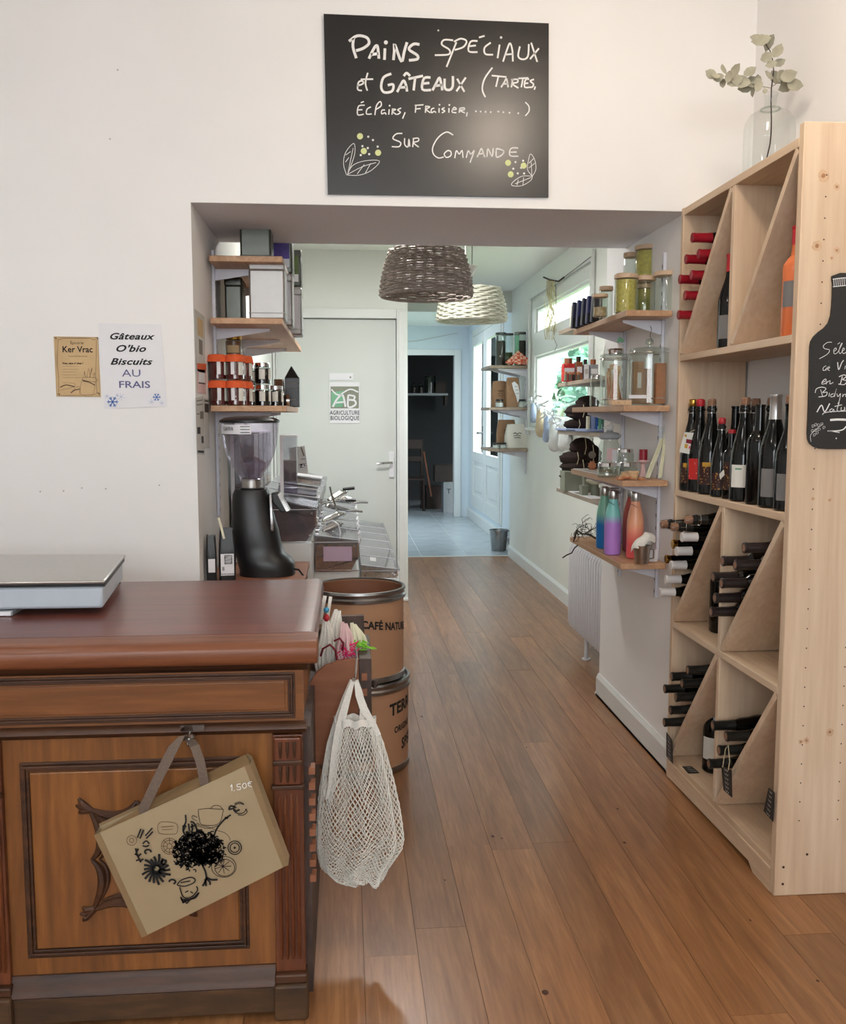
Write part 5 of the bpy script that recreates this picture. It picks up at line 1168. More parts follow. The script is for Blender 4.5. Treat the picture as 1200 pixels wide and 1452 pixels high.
sack('foil_bag','crumpled silver foil pack beside the black pouch',V(at(396,577,Y=4.2).x,4.22,zj),.05,.05,.12,'chrome',seed=3,top=.1,cat='pack')
jl=thing('lying_jar','glass jar with silver lid lying beside the black pouch','jar',tuple(at(400,570,Y=4.06)))
q=at(400,571,Y=4.04); MB().cyl((q.x-.02,4.05,zj+.026),(q.x+.02,4.05,zj+.026),.025,n=16).obj('jar_glass','jamd',jl); MB().cyl((q.x+.02,4.05,zj+.026),(q.x+.032,4.05,zj+.026),.026,n=16).obj('lid','chrome',jl)
# papers on the left reveal
def leafpaper(label,pts,mat,bits,name='pinned_paper',cat='paper'):
    t=thing(name,label,cat,tuple(at(*pts[0],X=-.5185)))
    P=[at(u,v,X=-.5185) for u,v in pts]; MB().prism(P,(.0008,0,0)).obj('sheet',mat,t,smooth=False)
    for (a0,a1,b0,b1,mm) in bits:
        q=[]
        for (a,b) in ((a0,b0),(a1,b0),(a1,b1),(a0,b1)): q.append(P[0]*(1-a)*(1-b)+P[1]*a*(1-b)+P[2]*a*b+P[3]*(1-a)*b+V(.0012,0,0))
        MB().add(q,[(0,1,2,3)]).obj('printed_patch',mm,t,smooth=False,recalc=False)
    return t
leafpaper('topmost paper on left reveal with faint flower drawing',[(276,438),(290,449),(291,530),(279,526)],'papergrey',[(.2,.8,.1,.4,'kraft'),(.3,.7,.45,.7,'inkg')])
leafpaper('pinkish printed flyer pinned on the left reveal',[(279,515),(292,516),(292,559),(280,557)],'pinkp',[(0,1,0,.2,'orangecloth'),(.15,.85,.3,.62,'paper'),(.1,.9,.64,.68,'ink')])
leafpaper('grey newspaper page pinned lowest on the left reveal',[(277,564),(288,562),(290,645),(279,644)],'papergrey',[(.5,.95,.25,.38,'inkg'),(.1,.5,.52,.64,'ink'),(.6,.9,.68,.8,'ink'),(.1,.9,.93,.97,'ink'),(.1,.9,.05,.07,'inkg'),(.1,.9,.12,.14,'inkg'),(.1,.45,.28,.30,'inkg')])
leafpaper('narrow newspaper strip right of the grey page on reveal',[(289,565),(296,566),(297,635),(290,634)],'papergrey',[(.1,.9,.1,.28,'boxdk'),(.1,.9,.03,.06,'ink')])
# side table carrying grinder and coffee bags
st=thing('side_table','low brown wooden table behind the counter carrying the grinder','table',(-.34,3.58,0))
MB().box(-.515,-.155,3.37,3.86,.728,.752).obj('table_top','binwood',st,bevel=.003)
for (x,y) in ((-.495,3.40),(-.18,3.40),(-.495,3.83),(-.18,3.83)): MB().box(x-.018,x+.018,y-.018,y+.018,0,.728).obj('leg','binwood',st,bevel=.002)
def shaped(rows,mat,name,parent,n=30,e=.8):
    """rows: (z, cx, cy, rx, ry) rings"""
    m=MB(); 
    def sq(c): return math.copysign(abs(c)**e,c)
    for (z,cx,cy,rx,ry) in rows:
        for i in range(n): a=2*PI*i/n; m.v.append((cx+sq(math.cos(a))*rx,cy+sq(math.sin(a))*ry,z))
    for k in range(len(rows)-1):
        for i in range(n): j=(i+1)%n; m.f.append((k*n+i,k*n+j,(k+1)*n+j,(k+1)*n+i))
    m.f.append(tuple(range(n))[::-1]); L=len(rows)-1; m.f.append(tuple(L*n+i for i in range(n)))
    return m.obj(name,mat,parent,ang=50)
YG=3.56; gx=lambda u,v:at(u,v,Y=YG).x; gz=lambda v:at(355,v,Y=YG).z
gr=thing('coffee_grinder','black electric coffee grinder with clear bean hopper','coffee grinder',(gx(365,760),YG,.752))
def row(v,l,r,k=.9): a=gx(l,v);b=gx(r,v); return (gz(v),(a+b)/2,YG,(b-a)/2,(b-a)/2*k)
rows=[(.7525,gx(378,820),YG,(gx(417,812)-gx(340,812))/2,.10)]+[row(v,l,r) for v,l,r in ((806,340,419),(798,338,418),(790,336,412),(783,333,403),(770,330,399),(750,328,395),(730,329,389),(712,329,384),(700,330,382),(694,333,380))]
rows[0]=(.7525,rows[1][1],YG,rows[1][3],rows[1][4])
shaped(rows,'black','grinder_body',gr)
MB().lathe([(.044,0),(.046,.004),(.046,.010),(.03,.012),(0,.012)],(gx(358,692),YG,gz(695)),n=24).obj('collar_ring','black',gr)
MB().lathe([(.036,0),(.036,.034),(.033,.036)],(gx(357,690),YG,gz(692)),n=24).obj('steel_collar','steel',gr,recalc=False)
hx=gx(355,640)
hp=[]
for v,r in ((681,14),(672,18),(660,26),(645,33),(630,37),(615,39),(604,40),(597,40)): hp.append((r/FPX*YG*1.0,gz(v)))
MB().lathe(hp,(gx(355,640),YG,0),n=32).obj('hopper','hopper',gr,recalc=False)
MB().lathe([(.10,gz(600)),(.112,gz(599)),(.112,gz(596)),(.095,gz(592.5)),(.05,gz(590)),(0,gz(589.5))],(hx,YG,0),n=32).obj('hopper_lid','black',gr)
shaped([(gz(679),hx,YG,.02,.02),(gz(664),hx,YG,.055,.055),(gz(656),hx,YG,.058,.058),(gz(644),hx+.0,YG,.004,.004)],'hopper','feed_cone',gr,n=6,e=1)
# hopper band label, curved
a0=-PI/2-1.25
R=.1085
MB().lathe([(R,gz(615)),(R,gz(602))],(hx,YG,0),n=16,a0=-PI/2-1.15,a1=-PI/2+.15).obj('hopper_label','paper',gr,recalc=False)
def bent(s,size,a0,z,mat,R,c,parent,bold=0,xs=1):
    cu=bpy.data.curves.new('t','FONT'); cu.body=s; cu.size=size; cu.offset=bold; cu.align_y='CENTER'; cu.resolution_u=2
    ob=bpy.data.objects.new('t',cu); me=bpy.data.meshes.new_from_object(ob); bpy.data.objects.remove(ob)
    vs=[(c[0]+R*math.cos(a0+v.co.x*xs/R),c[1]+R*math.sin(a0+v.co.x*xs/R),z+v.co.y) for v in me.vertices]; fs=[tuple(p.vertices) for p in me.polygons]; bpy.data.meshes.remove(me)
    return MB().add(vs,fs).obj('lettering',mat,parent,smooth=False,recalc=False)
bent('KAHWA',.022,-PI/2-.95,gz(608),'ink',R+.001,(hx,YG),gr,bold=.0003,xs=.62)
for k in range(3): MB().lathe([(R+.001,gz(613-4*k)),(R+.001,gz(612-4*k))],(hx,YG,0),n=8,a0=-PI/2-.22,a1=-PI/2+.10).obj('label_line','ink',gr,recalc=False)
MB().lathe([(R+.001,gz(616)),(R+.001,gz(615))],(hx,YG,0),n=12,a0=-PI/2-1.15,a1=-PI/2-.3).obj('label_line','ink',gr,recalc=False)
# spout and switch plate on the right
s0=at(383,705,Y=YG-.02); s1=at(398,712,Y=YG-.03)
MB().prism([at(384,700,Y=YG-.03),at(396,698,Y=YG-.03),at(411,725,Y=YG-.03),at(399,727,Y=YG-.03),at(386,712,Y=YG-.03)],(0,.06,0)).obj('spout','black',gr,bevel=.004)
MB().prism([at(393,701,Y=YG-.032),at(397,699,Y=YG-.032),at(411,724,Y=YG-.032),at(406,726,Y=YG-.032)],(0,.055,0)).obj('spout_lip','chrome',gr,bevel=.001)
MB().prism([at(382,702,Y=YG-.062),at(385,702,Y=YG-.062),at(388,753,Y=YG-.062),at(384,753,Y=YG-.062)],(0,.02,0)).obj('guide_strip','chrome',gr,bevel=.001)
MB().tube([at(412,806,Y=YG-.03),at(424,808,Y=YG-.03),at(430,816,Y=YG-.05),at(432,824,Y=YG-.05)],.004,6).obj('power_cord','black',gr)
# coffee bags
sack('coffee_bag','black and white coffee bag with printed crest beside the grinder',V(at(322,822,Y=3.42).x,3.44,.753),.058,.045,.19,'black',lab=[(-.42,.40,.10,.52,'paper'),(-.2,.3,.32,.50,'ink'),(-.12,.22,.34,.48,'paper'),(-.4,.4,.12,.14,'ink'),(-.33,-.2,.2,.27,'ink')],seed=4,rz=.15)
sack('coffee_bag','narrow black coffee bag with white label against the reveal',V(at(300,822,Y=3.42).x,3.43,.753),.035,.05,.165,'black',lab=[(-.3,.4,.2,.5,'paper')],seed=5,rz=.1)
t=thing('bag_clip','pale clip standing up from coffee bags','clip',tuple(at(313,745,Y=3.43)))
MB().strap([at(310,734,Y=3.42),at(314,748,Y=3.42),at(318,764,Y=3.42)],.008,.004,(1,0,0)).obj('clip_arm','cream',t)
# ---------------------------------------------------------------- bulk dispensers and scoop bins
GDp='tall clear gravity dispensers behind the grinder'
def disp(label,cx,cy,z0,z1,fill,w=.10,d=.20):
    t=thing('gravity_dispenser',label,'dispenser',(cx,cy,z0),GDp)
    MB().prism([(cx-w/2,cy-d/2,z0+.06),(cx+w/2,cy-d/2,z0+.06),(cx+w/2,cy-d/2,z1),(cx-w/2,cy-d/2,z1)],(0,d,0)).obj('hopper_box','acryl',t,smooth=False)
    MB().box(cx-w/2+.004,cx+w/2-.004,cy-d/2+.004,cy+d/2-.004,z0+.064,z0+.064+(z1-z0-.06)*.45).obj('contents',fill,t,smooth=False)
    MB().box(cx-w/2-.003,cx+w/2+.003,cy-d/2-.003,cy+d/2+.003,z1,z1+.008).obj('lid','paper',t,smooth=False)
    MB().cyl((cx-w/2,cy,z0+.03),(cx+w/2,cy,z0+.03),.03,n=14).obj('dispensing_wheel','hopper',t)
    MB().box(cx-w/2-.003,cx-w/2+.012,cy-d/2-.008,cy-d/2,z0-.0,z1+.004).obj('front_post','paper',t,smooth=False)
    return t
cab=thing('display_cabinet','white cabinet carrying the bulk food bins along the left passage wall','cabinet',(-.34,5.3,0))
MB().box(-.515,-.158,4.16,6.55,0,.785).obj('upper_step','trim',cab,smooth=False,bevel=.003)
MB().box(-.158,.262,4.62,6.75,0,.53).obj('lower_step','trim',cab,smooth=False,bevel=.003)
MB().box(-.158,.058,4.52,6.6,.53,.60).obj('middle_step','trim',cab,smooth=False,bevel=.003)
for i,(y,f) in enumerate(((4.28,'cookies'),(4.52,'nuts'),(4.76,'cookies'),(5.0,'nuts'))):
    disp('clear gravity dispenser against the left passage wall, number %s from the front'%('one','two','three','four')[i],-.455,y,.786,1.27,f)
def scoopbin(label,x0,x1,y0,y1,z0,zf,zb,fill,lev,group,lab=None,lid='acryl',cat='bin'):
    """clear bin, sloping top from back (x0,zb) to front (x1,zf)"""
    t=thing('bulk_food_bin',label,cat,((x0+x1)/2,(y0+y1)/2,z0),group)
    e=.003
    sl=[(x0,z0),(x1-(x1-x0)*.18,z0),(x1,z0+(zf-z0)*.5),(x1,zf),(x0,zb)]
    b=MB().prism([(x,y0,z) for x,z in sl],(0,y1-y0,0)).obj('bin_walls','acryl',t,smooth=False)
    fl=[(x0+e,z0+e),(x1-(x1-x0)*.18-e,z0+e),(x1-e,z0+(zf-z0)*.5),(x1-e,z0+(zf-z0)*lev*.95),(x0+e,z0+(zb-z0)*lev)]
    fp=MB().grid(lambda s,q: (lambda x,zt: V(x,y0+e+(y1-y0-2*e)*q,zt+.006*math.sin(37*s+11*q)+.004*math.sin(23*q)))(x0+e+(x1-x0-2*e)*s,z0+((zb-z0)*(1-s)+(zf-z0)*s)*lev),10,8)
    fp.prism([(x,y0+e,z-.006) for x,z in fl],(0,y1-y0-2*e,0)).obj('contents',fill,t,ang=60)
    MB().prism([(x0,y0-.002,zb+.001),(x1+.004,y0-.002,zf+.001),(x1+.004,y0-.002,zf+.006),(x0,y0-.002,zb+.006)],(0,y1-y0,0)).obj('lid',lid,t,smooth=False)
    MB().box(x1-.012,x1+.006,y0+.004,y1-.008,zf-.006,zf+.010).obj('lid_grip','acryl',t,smooth=False)
    fr=MB().box(x0,x1,y0-.003,y0,z0,z0+.004).prism([(x1-.006,y0-.003,z0+(zf-z0)*.5),(x1+.001,y0-.003,z0+(zf-z0)*.5),(x1+.001,y0-.003,zf),(x1-.006,y0-.003,zf)],(0,.003,0))
    fr.obj('edge_strip','chrome',t,smooth=False)
    MB().box(x0,x1+.004,y0-.004,y0+.004,zf-.001,zf+.001).prism([(x0,y0-.001,zb+.0065),(x1+.004,y0-.001,zf+.0065),(x1+.004,y0+.008,zf+.0065),(x0,y0+.008,zb+.0065)],(0,0,.0015)).obj('lid_highlight','paper',t,smooth=False)  # white strips painted as bright highlights along the lid edges
    for (x,z) in ((x0+.02,z0+.02),(x1-.02,zf-.02),(x1-.03,z0+.03)): MB().cyl((x,y0-.006,z),(x,y0,z),.005,n=8).obj('screw','chrome',t)
    if lab: MB().box(x0+(x1-x0)*lab[0],x0+(x1-x0)*lab[1],y0-.005,y0-.0035,z0+(zf-z0)*lab[2],z0+(zf-z0)*lab[3]).obj('label',lab[4],t,smooth=False)
    return t
G1='bulk bins on the upper step'; G2b='bulk bins on the middle step'; G3='flat-lidded bins on the low front step'
words=['nearest','second','third','fourth','fifth','sixth','seventh','eighth']
for i in range(5):
    y=4.2+.44*i
    scoopbin('%s clear bulk bin on the upper step of the cabinet'%words[i],-.40,-.135,y,y+.42,.787,.935,1.0,('cookies','nuts','grain','cookies','nuts')[i],.8,G1)
for i in range(5):
    y=4.50+.42*i
    scoopbin('%s clear bulk bin on the middle step beside the upper bins'%words[i],-.155,.058,y,y+.40,.602,.745,.775,('grain','nuts','cookies','grain','nuts')[i],.45,G2b,lab=(.2,.85,.35,.85,'pinklab') if i==0 else None)
for i in range(6):
    y=4.66+.345*i
    scoopbin('%s flat-lidded bin on the low front step behind the drums'%words[i],.072,.262,y,y+.335,.532,.575,.60,('nuts','grain','nuts','cookies','grain','nuts')[i],.7,G3)
t=thing('price_plate','small white square price plate on the nearest low front bin','price tag',tuple(at(529,793,Y=4.75)))
MB().obox(at(529,793,Y=4.8),(.016,0,-.002),(0,.02,.006),(0,0,.0012)).obj('plate','paper',t,smooth=False)
# chain of clear plastic rings along bins
t=thing('ring_chain','white plastic ring chain running along the front of the middle bins','chain',(.066,4.5,.70))
for i in range(16):
    y=4.5+.115*i; z=.745-.0*i; rr=.014
    MB().tube([(.064+(.004 if i%2 else -.003),y+rr*1.5*math.cos(a),z+rr*math.sin(a)+.002*(i%3)) for a in [2*PI*k/10 for k in range(10)]],.0035,5,closed=True).obj('ring','paper',t)
# trays of nuts and clear boxes on the upper bins
GT='clear lidded trays stacked on the upper bins'
def tray(label,px,Y,fill,h=.03,w=.2,d=.16,tilt=-.22,rz=0):
    c=at(*px,Y=Y); t=thing('clear_tray',label,'tray',tuple(c),GT); R=Matrix.Rotation(tilt,3,'Y')@Matrix.Rotation(rz,3,'Z')
    a,b,u_=R@V(w/2,0,0),R@V(0,d/2,0),R@V(0,0,h/2)
    MB().obox(c,a,b,u_).obj('tray_box','acryl',t,smooth=False,bevel=.002)
    MB().obox(c-u_*.3,a*.94,b*.94,u_*.5).obj('contents',fill,t,smooth=False)
    MB().obox(c+u_*1.1,a*1.02,b*1.02,u_*.08).obj('lid','paper',t,smooth=False)
    return t
tray('lowest clear tray with white rim stacked on the nearest upper bin',(424,706),4.45,'paper',h=.035,w=.19,tilt=.14)
tray('middle clear tray with white rim in the stack on the upper bin',(423,694),4.47,'paper',h=.03,w=.18,tilt=.14)
tray('top clear tray holding pale nuts on the stack',(428,679),4.50,'nuts',h=.035,w=.19,tilt=.14)
disp('leaning clear tube of dark flakes behind the hopper',-.255,4.25,1.0,1.26,'cookies',w=.07,d=.10)
# folded newspaper
t=thing('newspaper_sleeve','folded black and white newspaper standing behind the trays','newspaper',tuple(at(424,676,Y=5.0)))
MB().prism([at(409,636,Y=5.0),at(432,632,Y=5.0),at(438,674,Y=5.0),at(414,676,Y=5.0)],(0,.03,0)).obj('paper_body','papergrey',t,smooth=False)
mn=lambda a,b: at(400+a/5.583,600+b/5.583,Y=4.998)
ribbons([([(60,200),(130,190)],.004),([(150,190),(175,260)],.008),([(150,285),(188,282)],.004)]+[([(66,215+10*k),(130,208+10*k)],.0022) for k in range(8)],mn,1,'inkg','print',t,V(0,-.0006,0))
MB().prism([mn(132,325),mn(188,318),mn(194,346),mn(138,354)],(0,-.0008,0)).obj('black_block','ink',t,smooth=False)
text('1-62',.022,at(429,660.5,Y=4.9965),(1,0,.12),(0,0,1),'paper',t,'print',bold=.0006)
# metal scoops
GS='steel scoops lying on the middle bins'
def scoop(label,cx,cy,z,rz,tilt=0.3):
    t=thing('steel_scoop',label,'scoop',(cx,cy,z),GS); R=Matrix.Rotation(rz,3,'Z')@Matrix.Rotation(-tilt,3,'Y'); c=V(cx,cy,z)
    def f(s,q):
        a=PI+PI*s; r=.034*(1-.25*max(0,.5-q)*2); return c+R@V(.12*q-.06+.015*math.sin(PI*s)*q,r*math.cos(a),r*math.sin(a)*.8+.03)
    m=MB(); m.grid(f,10,6); o=m.obj('scoop_bowl','chrome',t,recalc=False); s=o.modifiers.new('thick','SOLIDIFY'); s.thickness=.0015
    MB().tube([c+R@V(-.055,0,.012),c+R@V(-.10,0,.03),c+R@V(-.15,0,.035)],[.006,.009,.007],8).obj('handle','chrome',t)
    MB().tube([c+R@V(.055,.034*math.cos(a),.03+.028*math.sin(a)) for a in [PI+PI*k/8 for k in range(9)]],.002,5).obj('rolled_edge','chrome',t)
    return t
for i,(u,v,y,z,rz,tl) in enumerate(((470,751,4.75,.785,.4,.35),(474,736,5.1,.80,.5,.35),(478,722,5.3,.83,3.5,.3),(486,712,5.6,.86,3.3,.2),(480,705,5.8,.88,.5,.5))):
    p=at(u,v,Y=y); scoop('%s steel scoop on the middle row of bulk bins'%words[i],p.x,y,p.z-.01,rz,tl)
t=thing('black_tongs','black-tipped steel tongs resting on the rear middle bins','tongs',tuple(at(495,708,Y=5.4)))
MB().tube([at(470,712,Y=5.3),at(488,704,Y=5.3),at(500,708,Y=5.3)],.006,6).obj('steel_arm','chrome',t); MB().tube([at(490,709,Y=5.25),at(505,709,Y=5.25)],.011,6).obj('black_tip','black',t)
MB().tube([at(468,690,Y=5.2),at(470,700,Y=5.2),at(475,715,Y=5.2),at(478,725,Y=5.2)],.005,6).obj('steel_arm','chrome',t)
MB().tube([at(486,694,Y=5.35),at(503,692,Y=5.35)],.010,6).obj('black_tip','black',t)
t=thing('white_loop_handle','white curved wire loop on the nearest middle bin','loop',tuple(at(478,755,Y=4.6)))
MB().tube([at(455,752,Y=4.62),at(463,741,Y=4.62),at(472,738,Y=4.62),at(480,744,Y=4.6),at(483,755,Y=4.6),at(482,762,Y=4.6)],.004,6).obj('wire_loop','paper',t)
# sign sheets on the grey door
t=thing('door_notice','white organic farming sticker sheet with green picture on the grey door','notice',(0,6.8,1.3))
MB().prism([at(467,542,Y=6.811),at(510,542,Y=6.811),at(510,600,Y=6.811),at(468,600,Y=6.811)],(0,.002,0)).obj('sheet','paper',t,smooth=False)
md=lambda u,v:at(u,v,Y=6.8095)
MB().prism([md(469,548),md(509,548),md(509,579),md(469,579)],(0,-.0005,0)).obj('picture_field','sage',t,smooth=False)
MB().prism([md(470,556),md(488,554),md(486,577),md(470,577)],(0,-.001,0)).obj('picture_green','green',t,smooth=False)
ribbons([([(472,577),(478,566),(486,560),(490,577)],.014),([(476,571),(488,570)],.012),([(494,560),(494,577),(504,574),(503,568),(494,567)],.014),([(494,560),(503,562),(502,566)],.012),([(470,552),(480,560),(496,552),(508,556)],.010)],lambda a,b:md(a,b),1,'paper','logo_lines',t,V(0,-.002,0))
text('AGRICULTURE',.042,md(489,585.5)+V(0,-.001,0),(1,0,0),(0,0,1),'ink',t,xs=.72,bold=.0004,spacing=1.1); text('BIOLOGIQUE',.042,md(489,593),(1,0,0),(0,0,1),'ink',t,xs=.78,bold=.0004,spacing=1.1)
t=thing('door_strip','small blank white strip with one screw above the door notice','label strip',tuple(md(484,534)))
MB().prism([md(467,529),md(501,529),md(501,539),md(467,539)],(0,.002,0)).obj('strip','paper',t,smooth=False); MB().cyl(md(497,535)+V(0,-.002,0),md(497,535)+V(0,.001,0),.006,n=10).obj('screw','inkg',t)
# ---------------------------------------------------------------- wicker pendant lamps
def wicker(name,label,cx,cy,zb,zt,Rb,Rt,mat,rows,stakes,seed,glow,ceil=2.53):
    random.seed(seed); t=thing(name,label,'pendant lamp',(cx,cy,zb))
    N=stakes*4; h=zt-zb; pr=.5*h/rows*1.12
    mb=MB()
    R=lambda q: Rb+(Rt-Rb)*(q**1.6)
    for k in range(rows):
        q=(k+.5)/rows; pts=[]; off=k%2
        for i in range(N):
            a=2*PI*i/N; s=math.sin(a*stakes/2+off*PI)*.0075
            pts.append((cx+(R(q)+s)*math.cos(a),cy+(R(q)+s)*math.sin(a),zb+h*q+random.uniform(-.0014,.0014)+.002*math.sin(3*a+k)))
        mb.tube(pts,pr*random.uniform(.85,1.1),6,closed=True)
    w=mb.obj('woven_wicker',mat,t,ang=80); w['kind']='stuff'
    for i in range(stakes):
        a=2*PI*(i+.0)/stakes
        MB().tube([(cx+R(q)*math.cos(a),cy+R(q)*math.sin(a),zb+h*q) for q in (0,.25,.5,.75,1.0)],.0035,5).obj('stake',mat,t)
    # closed woven top spokes
    mb=MB()
    for i in range(0,stakes,2):
        a=2*PI*i/stakes; mb.tube([(cx+.03*math.cos(a),cy+.03*math.sin(a),zt-.002),(cx+Rt*.98*math.cos(a),cy+Rt*.98*math.sin(a),zt-.004)],.003,5)
    for r in (.035,): mb.tube([(cx+r*math.cos(a),cy+r*math.sin(a),zt-.002) for a in [2*PI*i/16 for i in range(16)]],.004,5,closed=True)
    mb.obj('top_frame','twig',t)['kind']='stuff'
    MB().tube([(cx+Rb*math.cos(a),cy+Rb*math.sin(a),zb) for a in [2*PI*i/40 for i in range(40)]],.007,6,closed=True).obj('bottom_hoop',mat,t)
    MB().tube([(cx,cy,zt-.06),(cx,cy,ceil)],.003,6).obj('cable','black',t)
    MB().cyl((cx,cy,zt-.08),(cx,cy,zt-.02),.02,.018).obj('lamp_holder','black',t)
    MB().sphere((cx,cy,zt-.12),.035,12,8).obj('bulb','opal',t)
    MB().lathe([(0,ceil-.03),(.04,ceil-.025),(.05,ceil-.001)],(cx,cy,0),n=16).obj('ceiling_rose','trim',t)

LY=5.0
a=at(537,415,Y=LY);b=at(672,413,Y=LY)
wicker('wicker_pendant_lamp','large dark brown wicker pendant lampshade hanging nearest under the passage ceiling',(a.x+b.x)/2,LY,1.985,2.225,(b.x-a.x)/2-.012,(at(660,362,Y=LY).x-at(552,362,Y=LY).x)/2-.012,'wick_d',20,26,1,False)
LY=6.0
a=at(618,455,Y=LY);b=at(720,455,Y=LY)
wicker('wicker_pendant_lamp','whitewashed wicker pendant lampshade hanging behind the dark brown one',(a.x+b.x)/2,LY,1.962,2.165,(b.x-a.x)/2-.012,(at(712,412,Y=LY).x-at(630,412,Y=LY).x)/2-.012,'wick_w',15,26,2,False)
t=thing('cone_lamp','small white cone lampshade half hidden behind the dark wicker lampshade','pendant lamp',tuple(at(668,390,Y=5.4)))
c=at(660,392,Y=5.5); zc0=at(660,402,Y=5.5).z; zc1=at(660,378,Y=5.5).z
MB().lathe([(.012,zc0),(.075,zc1)],(c.x,5.5,0),n=24).obj('shade','trim',t,recalc=False); MB().tube([(c.x,5.5,zc0+.02),(c.x,5.5,2.53)],.003,6).obj('cable','papergrey',t)
# shop ceiling lamps (behind the camera's field, they light the shop)
for i,(x,y,z,pw) in enumerate(LAMPS):
    t=thing('ceiling_spot_lamp',('round ceiling lamp nearest the wine rack','round ceiling lamp above the counter','round ceiling lamp near the shop window')[i],'ceiling lamp',(x,y,z-.05),'shop ceiling lamps')
    MB().lathe([(0,0),(.13,0),(.13,-.045),(.115,-.05),(.115,-.044),(0,-.044)],(x,y,z),n=28).obj('housing','trim',t); MB().cyl((x,y,z-.05),(x,y,z-.09),.018).obj('lamp_holder','trim',t); MB().sphere((x,y,z-.17),.03,12,8).obj('bulb','lampglow',t)
# ================================================================ RIGHT NICHE
GR='shelves on the right pier'; GF='shelves on the right wall beside the window'
rail('shelf_rail','front white slotted rail on the right pier',1.219,3.53,.64,1.97,-1); rail('shelf_rail','rear white slotted rail on the right pier',1.219,4.02,.64,1.97,-1)
def rshelf(label,z,x0,x1,y0,y1,wall,ys,group,mat='beech',nick=0):
    t=thing('wall_shelf',label,'shelf',((x0+x1)/2,(y0+y1)/2,z-.022),group)
    MB().prism([(x0,y0,z-.022),(x1,y0,z-.022),(x1,y1,z-.022),(x0-nick,y1,z-.022)],(0,0,.022)).obj('board',mat,t,smooth=False,bevel=.002)
    for y in ys: bracket(t,wall,y,z-.023,-1,(x1-x0)*.86,.055)
    return t
ZR=[1.740,1.392,1.112,.798]
for z,w in zip(ZR,('top wooden shelf on the right pier holding glass jars with wooden lids','second wooden shelf on the right pier holding two large brush jars','third wooden shelf on the right pier holding silver-lidded jars','lowest wooden shelf on the right pier holding insulated bottles')):
    rshelf(w,z,1.03,1.205,3.40,4.20,1.207,(3.53,4.02),GR,nick=.0)
ZF=[1.862,1.552,1.268,.918]
rail('shelf_rail','white slotted rail on the wall beside the radiator',1.582,4.75,.7,2.0,-1)
for z,w in zip(ZF,('top far shelf beside the hall window','second far shelf beside the hall window with small boxes','third far shelf beside the hall window with candles','lowest far shelf above the radiator with sage boxes')):
    rshelf(w,z,1.285,1.57,4.5,5.60,1.572,(4.75,),GF,mat='beechg')
# wood-lidded glass jars
def stor(name,R,h,fill,fillc,lidm='lid_wood',fillh=.7,lw=1.06,lt=.018,glassm='glassj'):
    t=thing(name,'','jar',local=True)
    MB().lathe([(0,.002),(R-.004,0),(R,.004),(R,h-.004),(R-.002,h)],n=26).obj('jar_glass',glassm,t,recalc=False)
    if fill: MB().lathe([(0,.005),(R-.004,.005),(R-.004,h*fillh),(0,h*fillh)],n=20).obj('contents',fillc,t)
    MB().lathe([(0,h),(R*.93,h),(R*lw,h+.002),(R*lw,h+lt-.003),(R*lw*.97,h+lt),(0,h+lt)],n=26).obj('lid',lidm,t)
    return t
GJ2='wood-lidded glass jars on the top right shelf'
def onshelf(proto,u,z,X,label,group,scale=None,rz=0):
    p=at(u,500,X=X); return place(proto,(X,p.y,z+.0008),(0,0,rz),label,group,scale)
def Xof(u,Y): return at(u,500,Y=Y).x
j1=stor('storage_jar',.046,.135,False,None); j2=stor('storage_jar',.043,.135,True,'pasta',fillh=.97); j3=stor('storage_jar',.032,.120,False,None); j4=stor('storage_jar',.034,.10,True,'nuts',fillh=.5)
z=ZR[0]
place(j1,(Xof(943,3.50),3.50,z+.001),(0,0,0),'empty wood-lidded jar nearest the wine rack on top shelf',GJ2)
place(j3,(Xof(913,3.56),3.56,z+.001),(0,0,0),'slimmer empty wood-lidded jar left of the nearest one',GJ2,(1.2,1.2,1.05))
place(j2,(Xof(886,3.53),3.53,z+.001),(0,0,0),'wood-lidded jar of yellow pasta with white floral print on the shelf front',GJ2,(1.0,1.0,.95))
place(j2,(Xof(914,3.72),3.74,z+.001),(0,0,0),'wood-lidded pasta jar at the back, supporting another',GJ2,(.9,.9,.9))
zz=z+.001+.9*.153
place(j2,(Xof(914,3.74),3.74,zz+.001),(0,0,0),'tall pasta jar stacked on top at the back with widest lid',GJ2,(1.05,1.05,1.0))
place(j3,(Xof(893,3.86),3.86,zz+.001),(0,0,0),'slim empty jar stacked on top beside the tall pasta jar',GJ2,(1,1,1.05)); place(j3,(Xof(893,3.86),3.86,z+.001),(0,0,0),'slim jar standing under the stacked slim empty jar',GJ2,(1,1,1.0))
place(j3,(Xof(858,3.80),3.80,z+.001),(0,0,0),'slim tall wood-lidded jar left of the floral pasta jar',GJ2,(.85,.85,1.0))
place(j4,(Xof(850,3.66),3.66,z+.001),(0,0,0),'short jar with half filling on the front edge of top shelf',GJ2,(.85,.85,.75))
place(j4,(Xof(871,3.6),3.66,z+.001),(0,0,0),'short jar squeezed behind the floral pasta jar',GJ2,(.7,.7,.85)) if False else None
place(j4,(Xof(882,4.02),4.02,z+.001+.0),(0,0,0),'short jar with pale wooden lid at far back of top shelf',GJ2,(.9,.9,1.9))
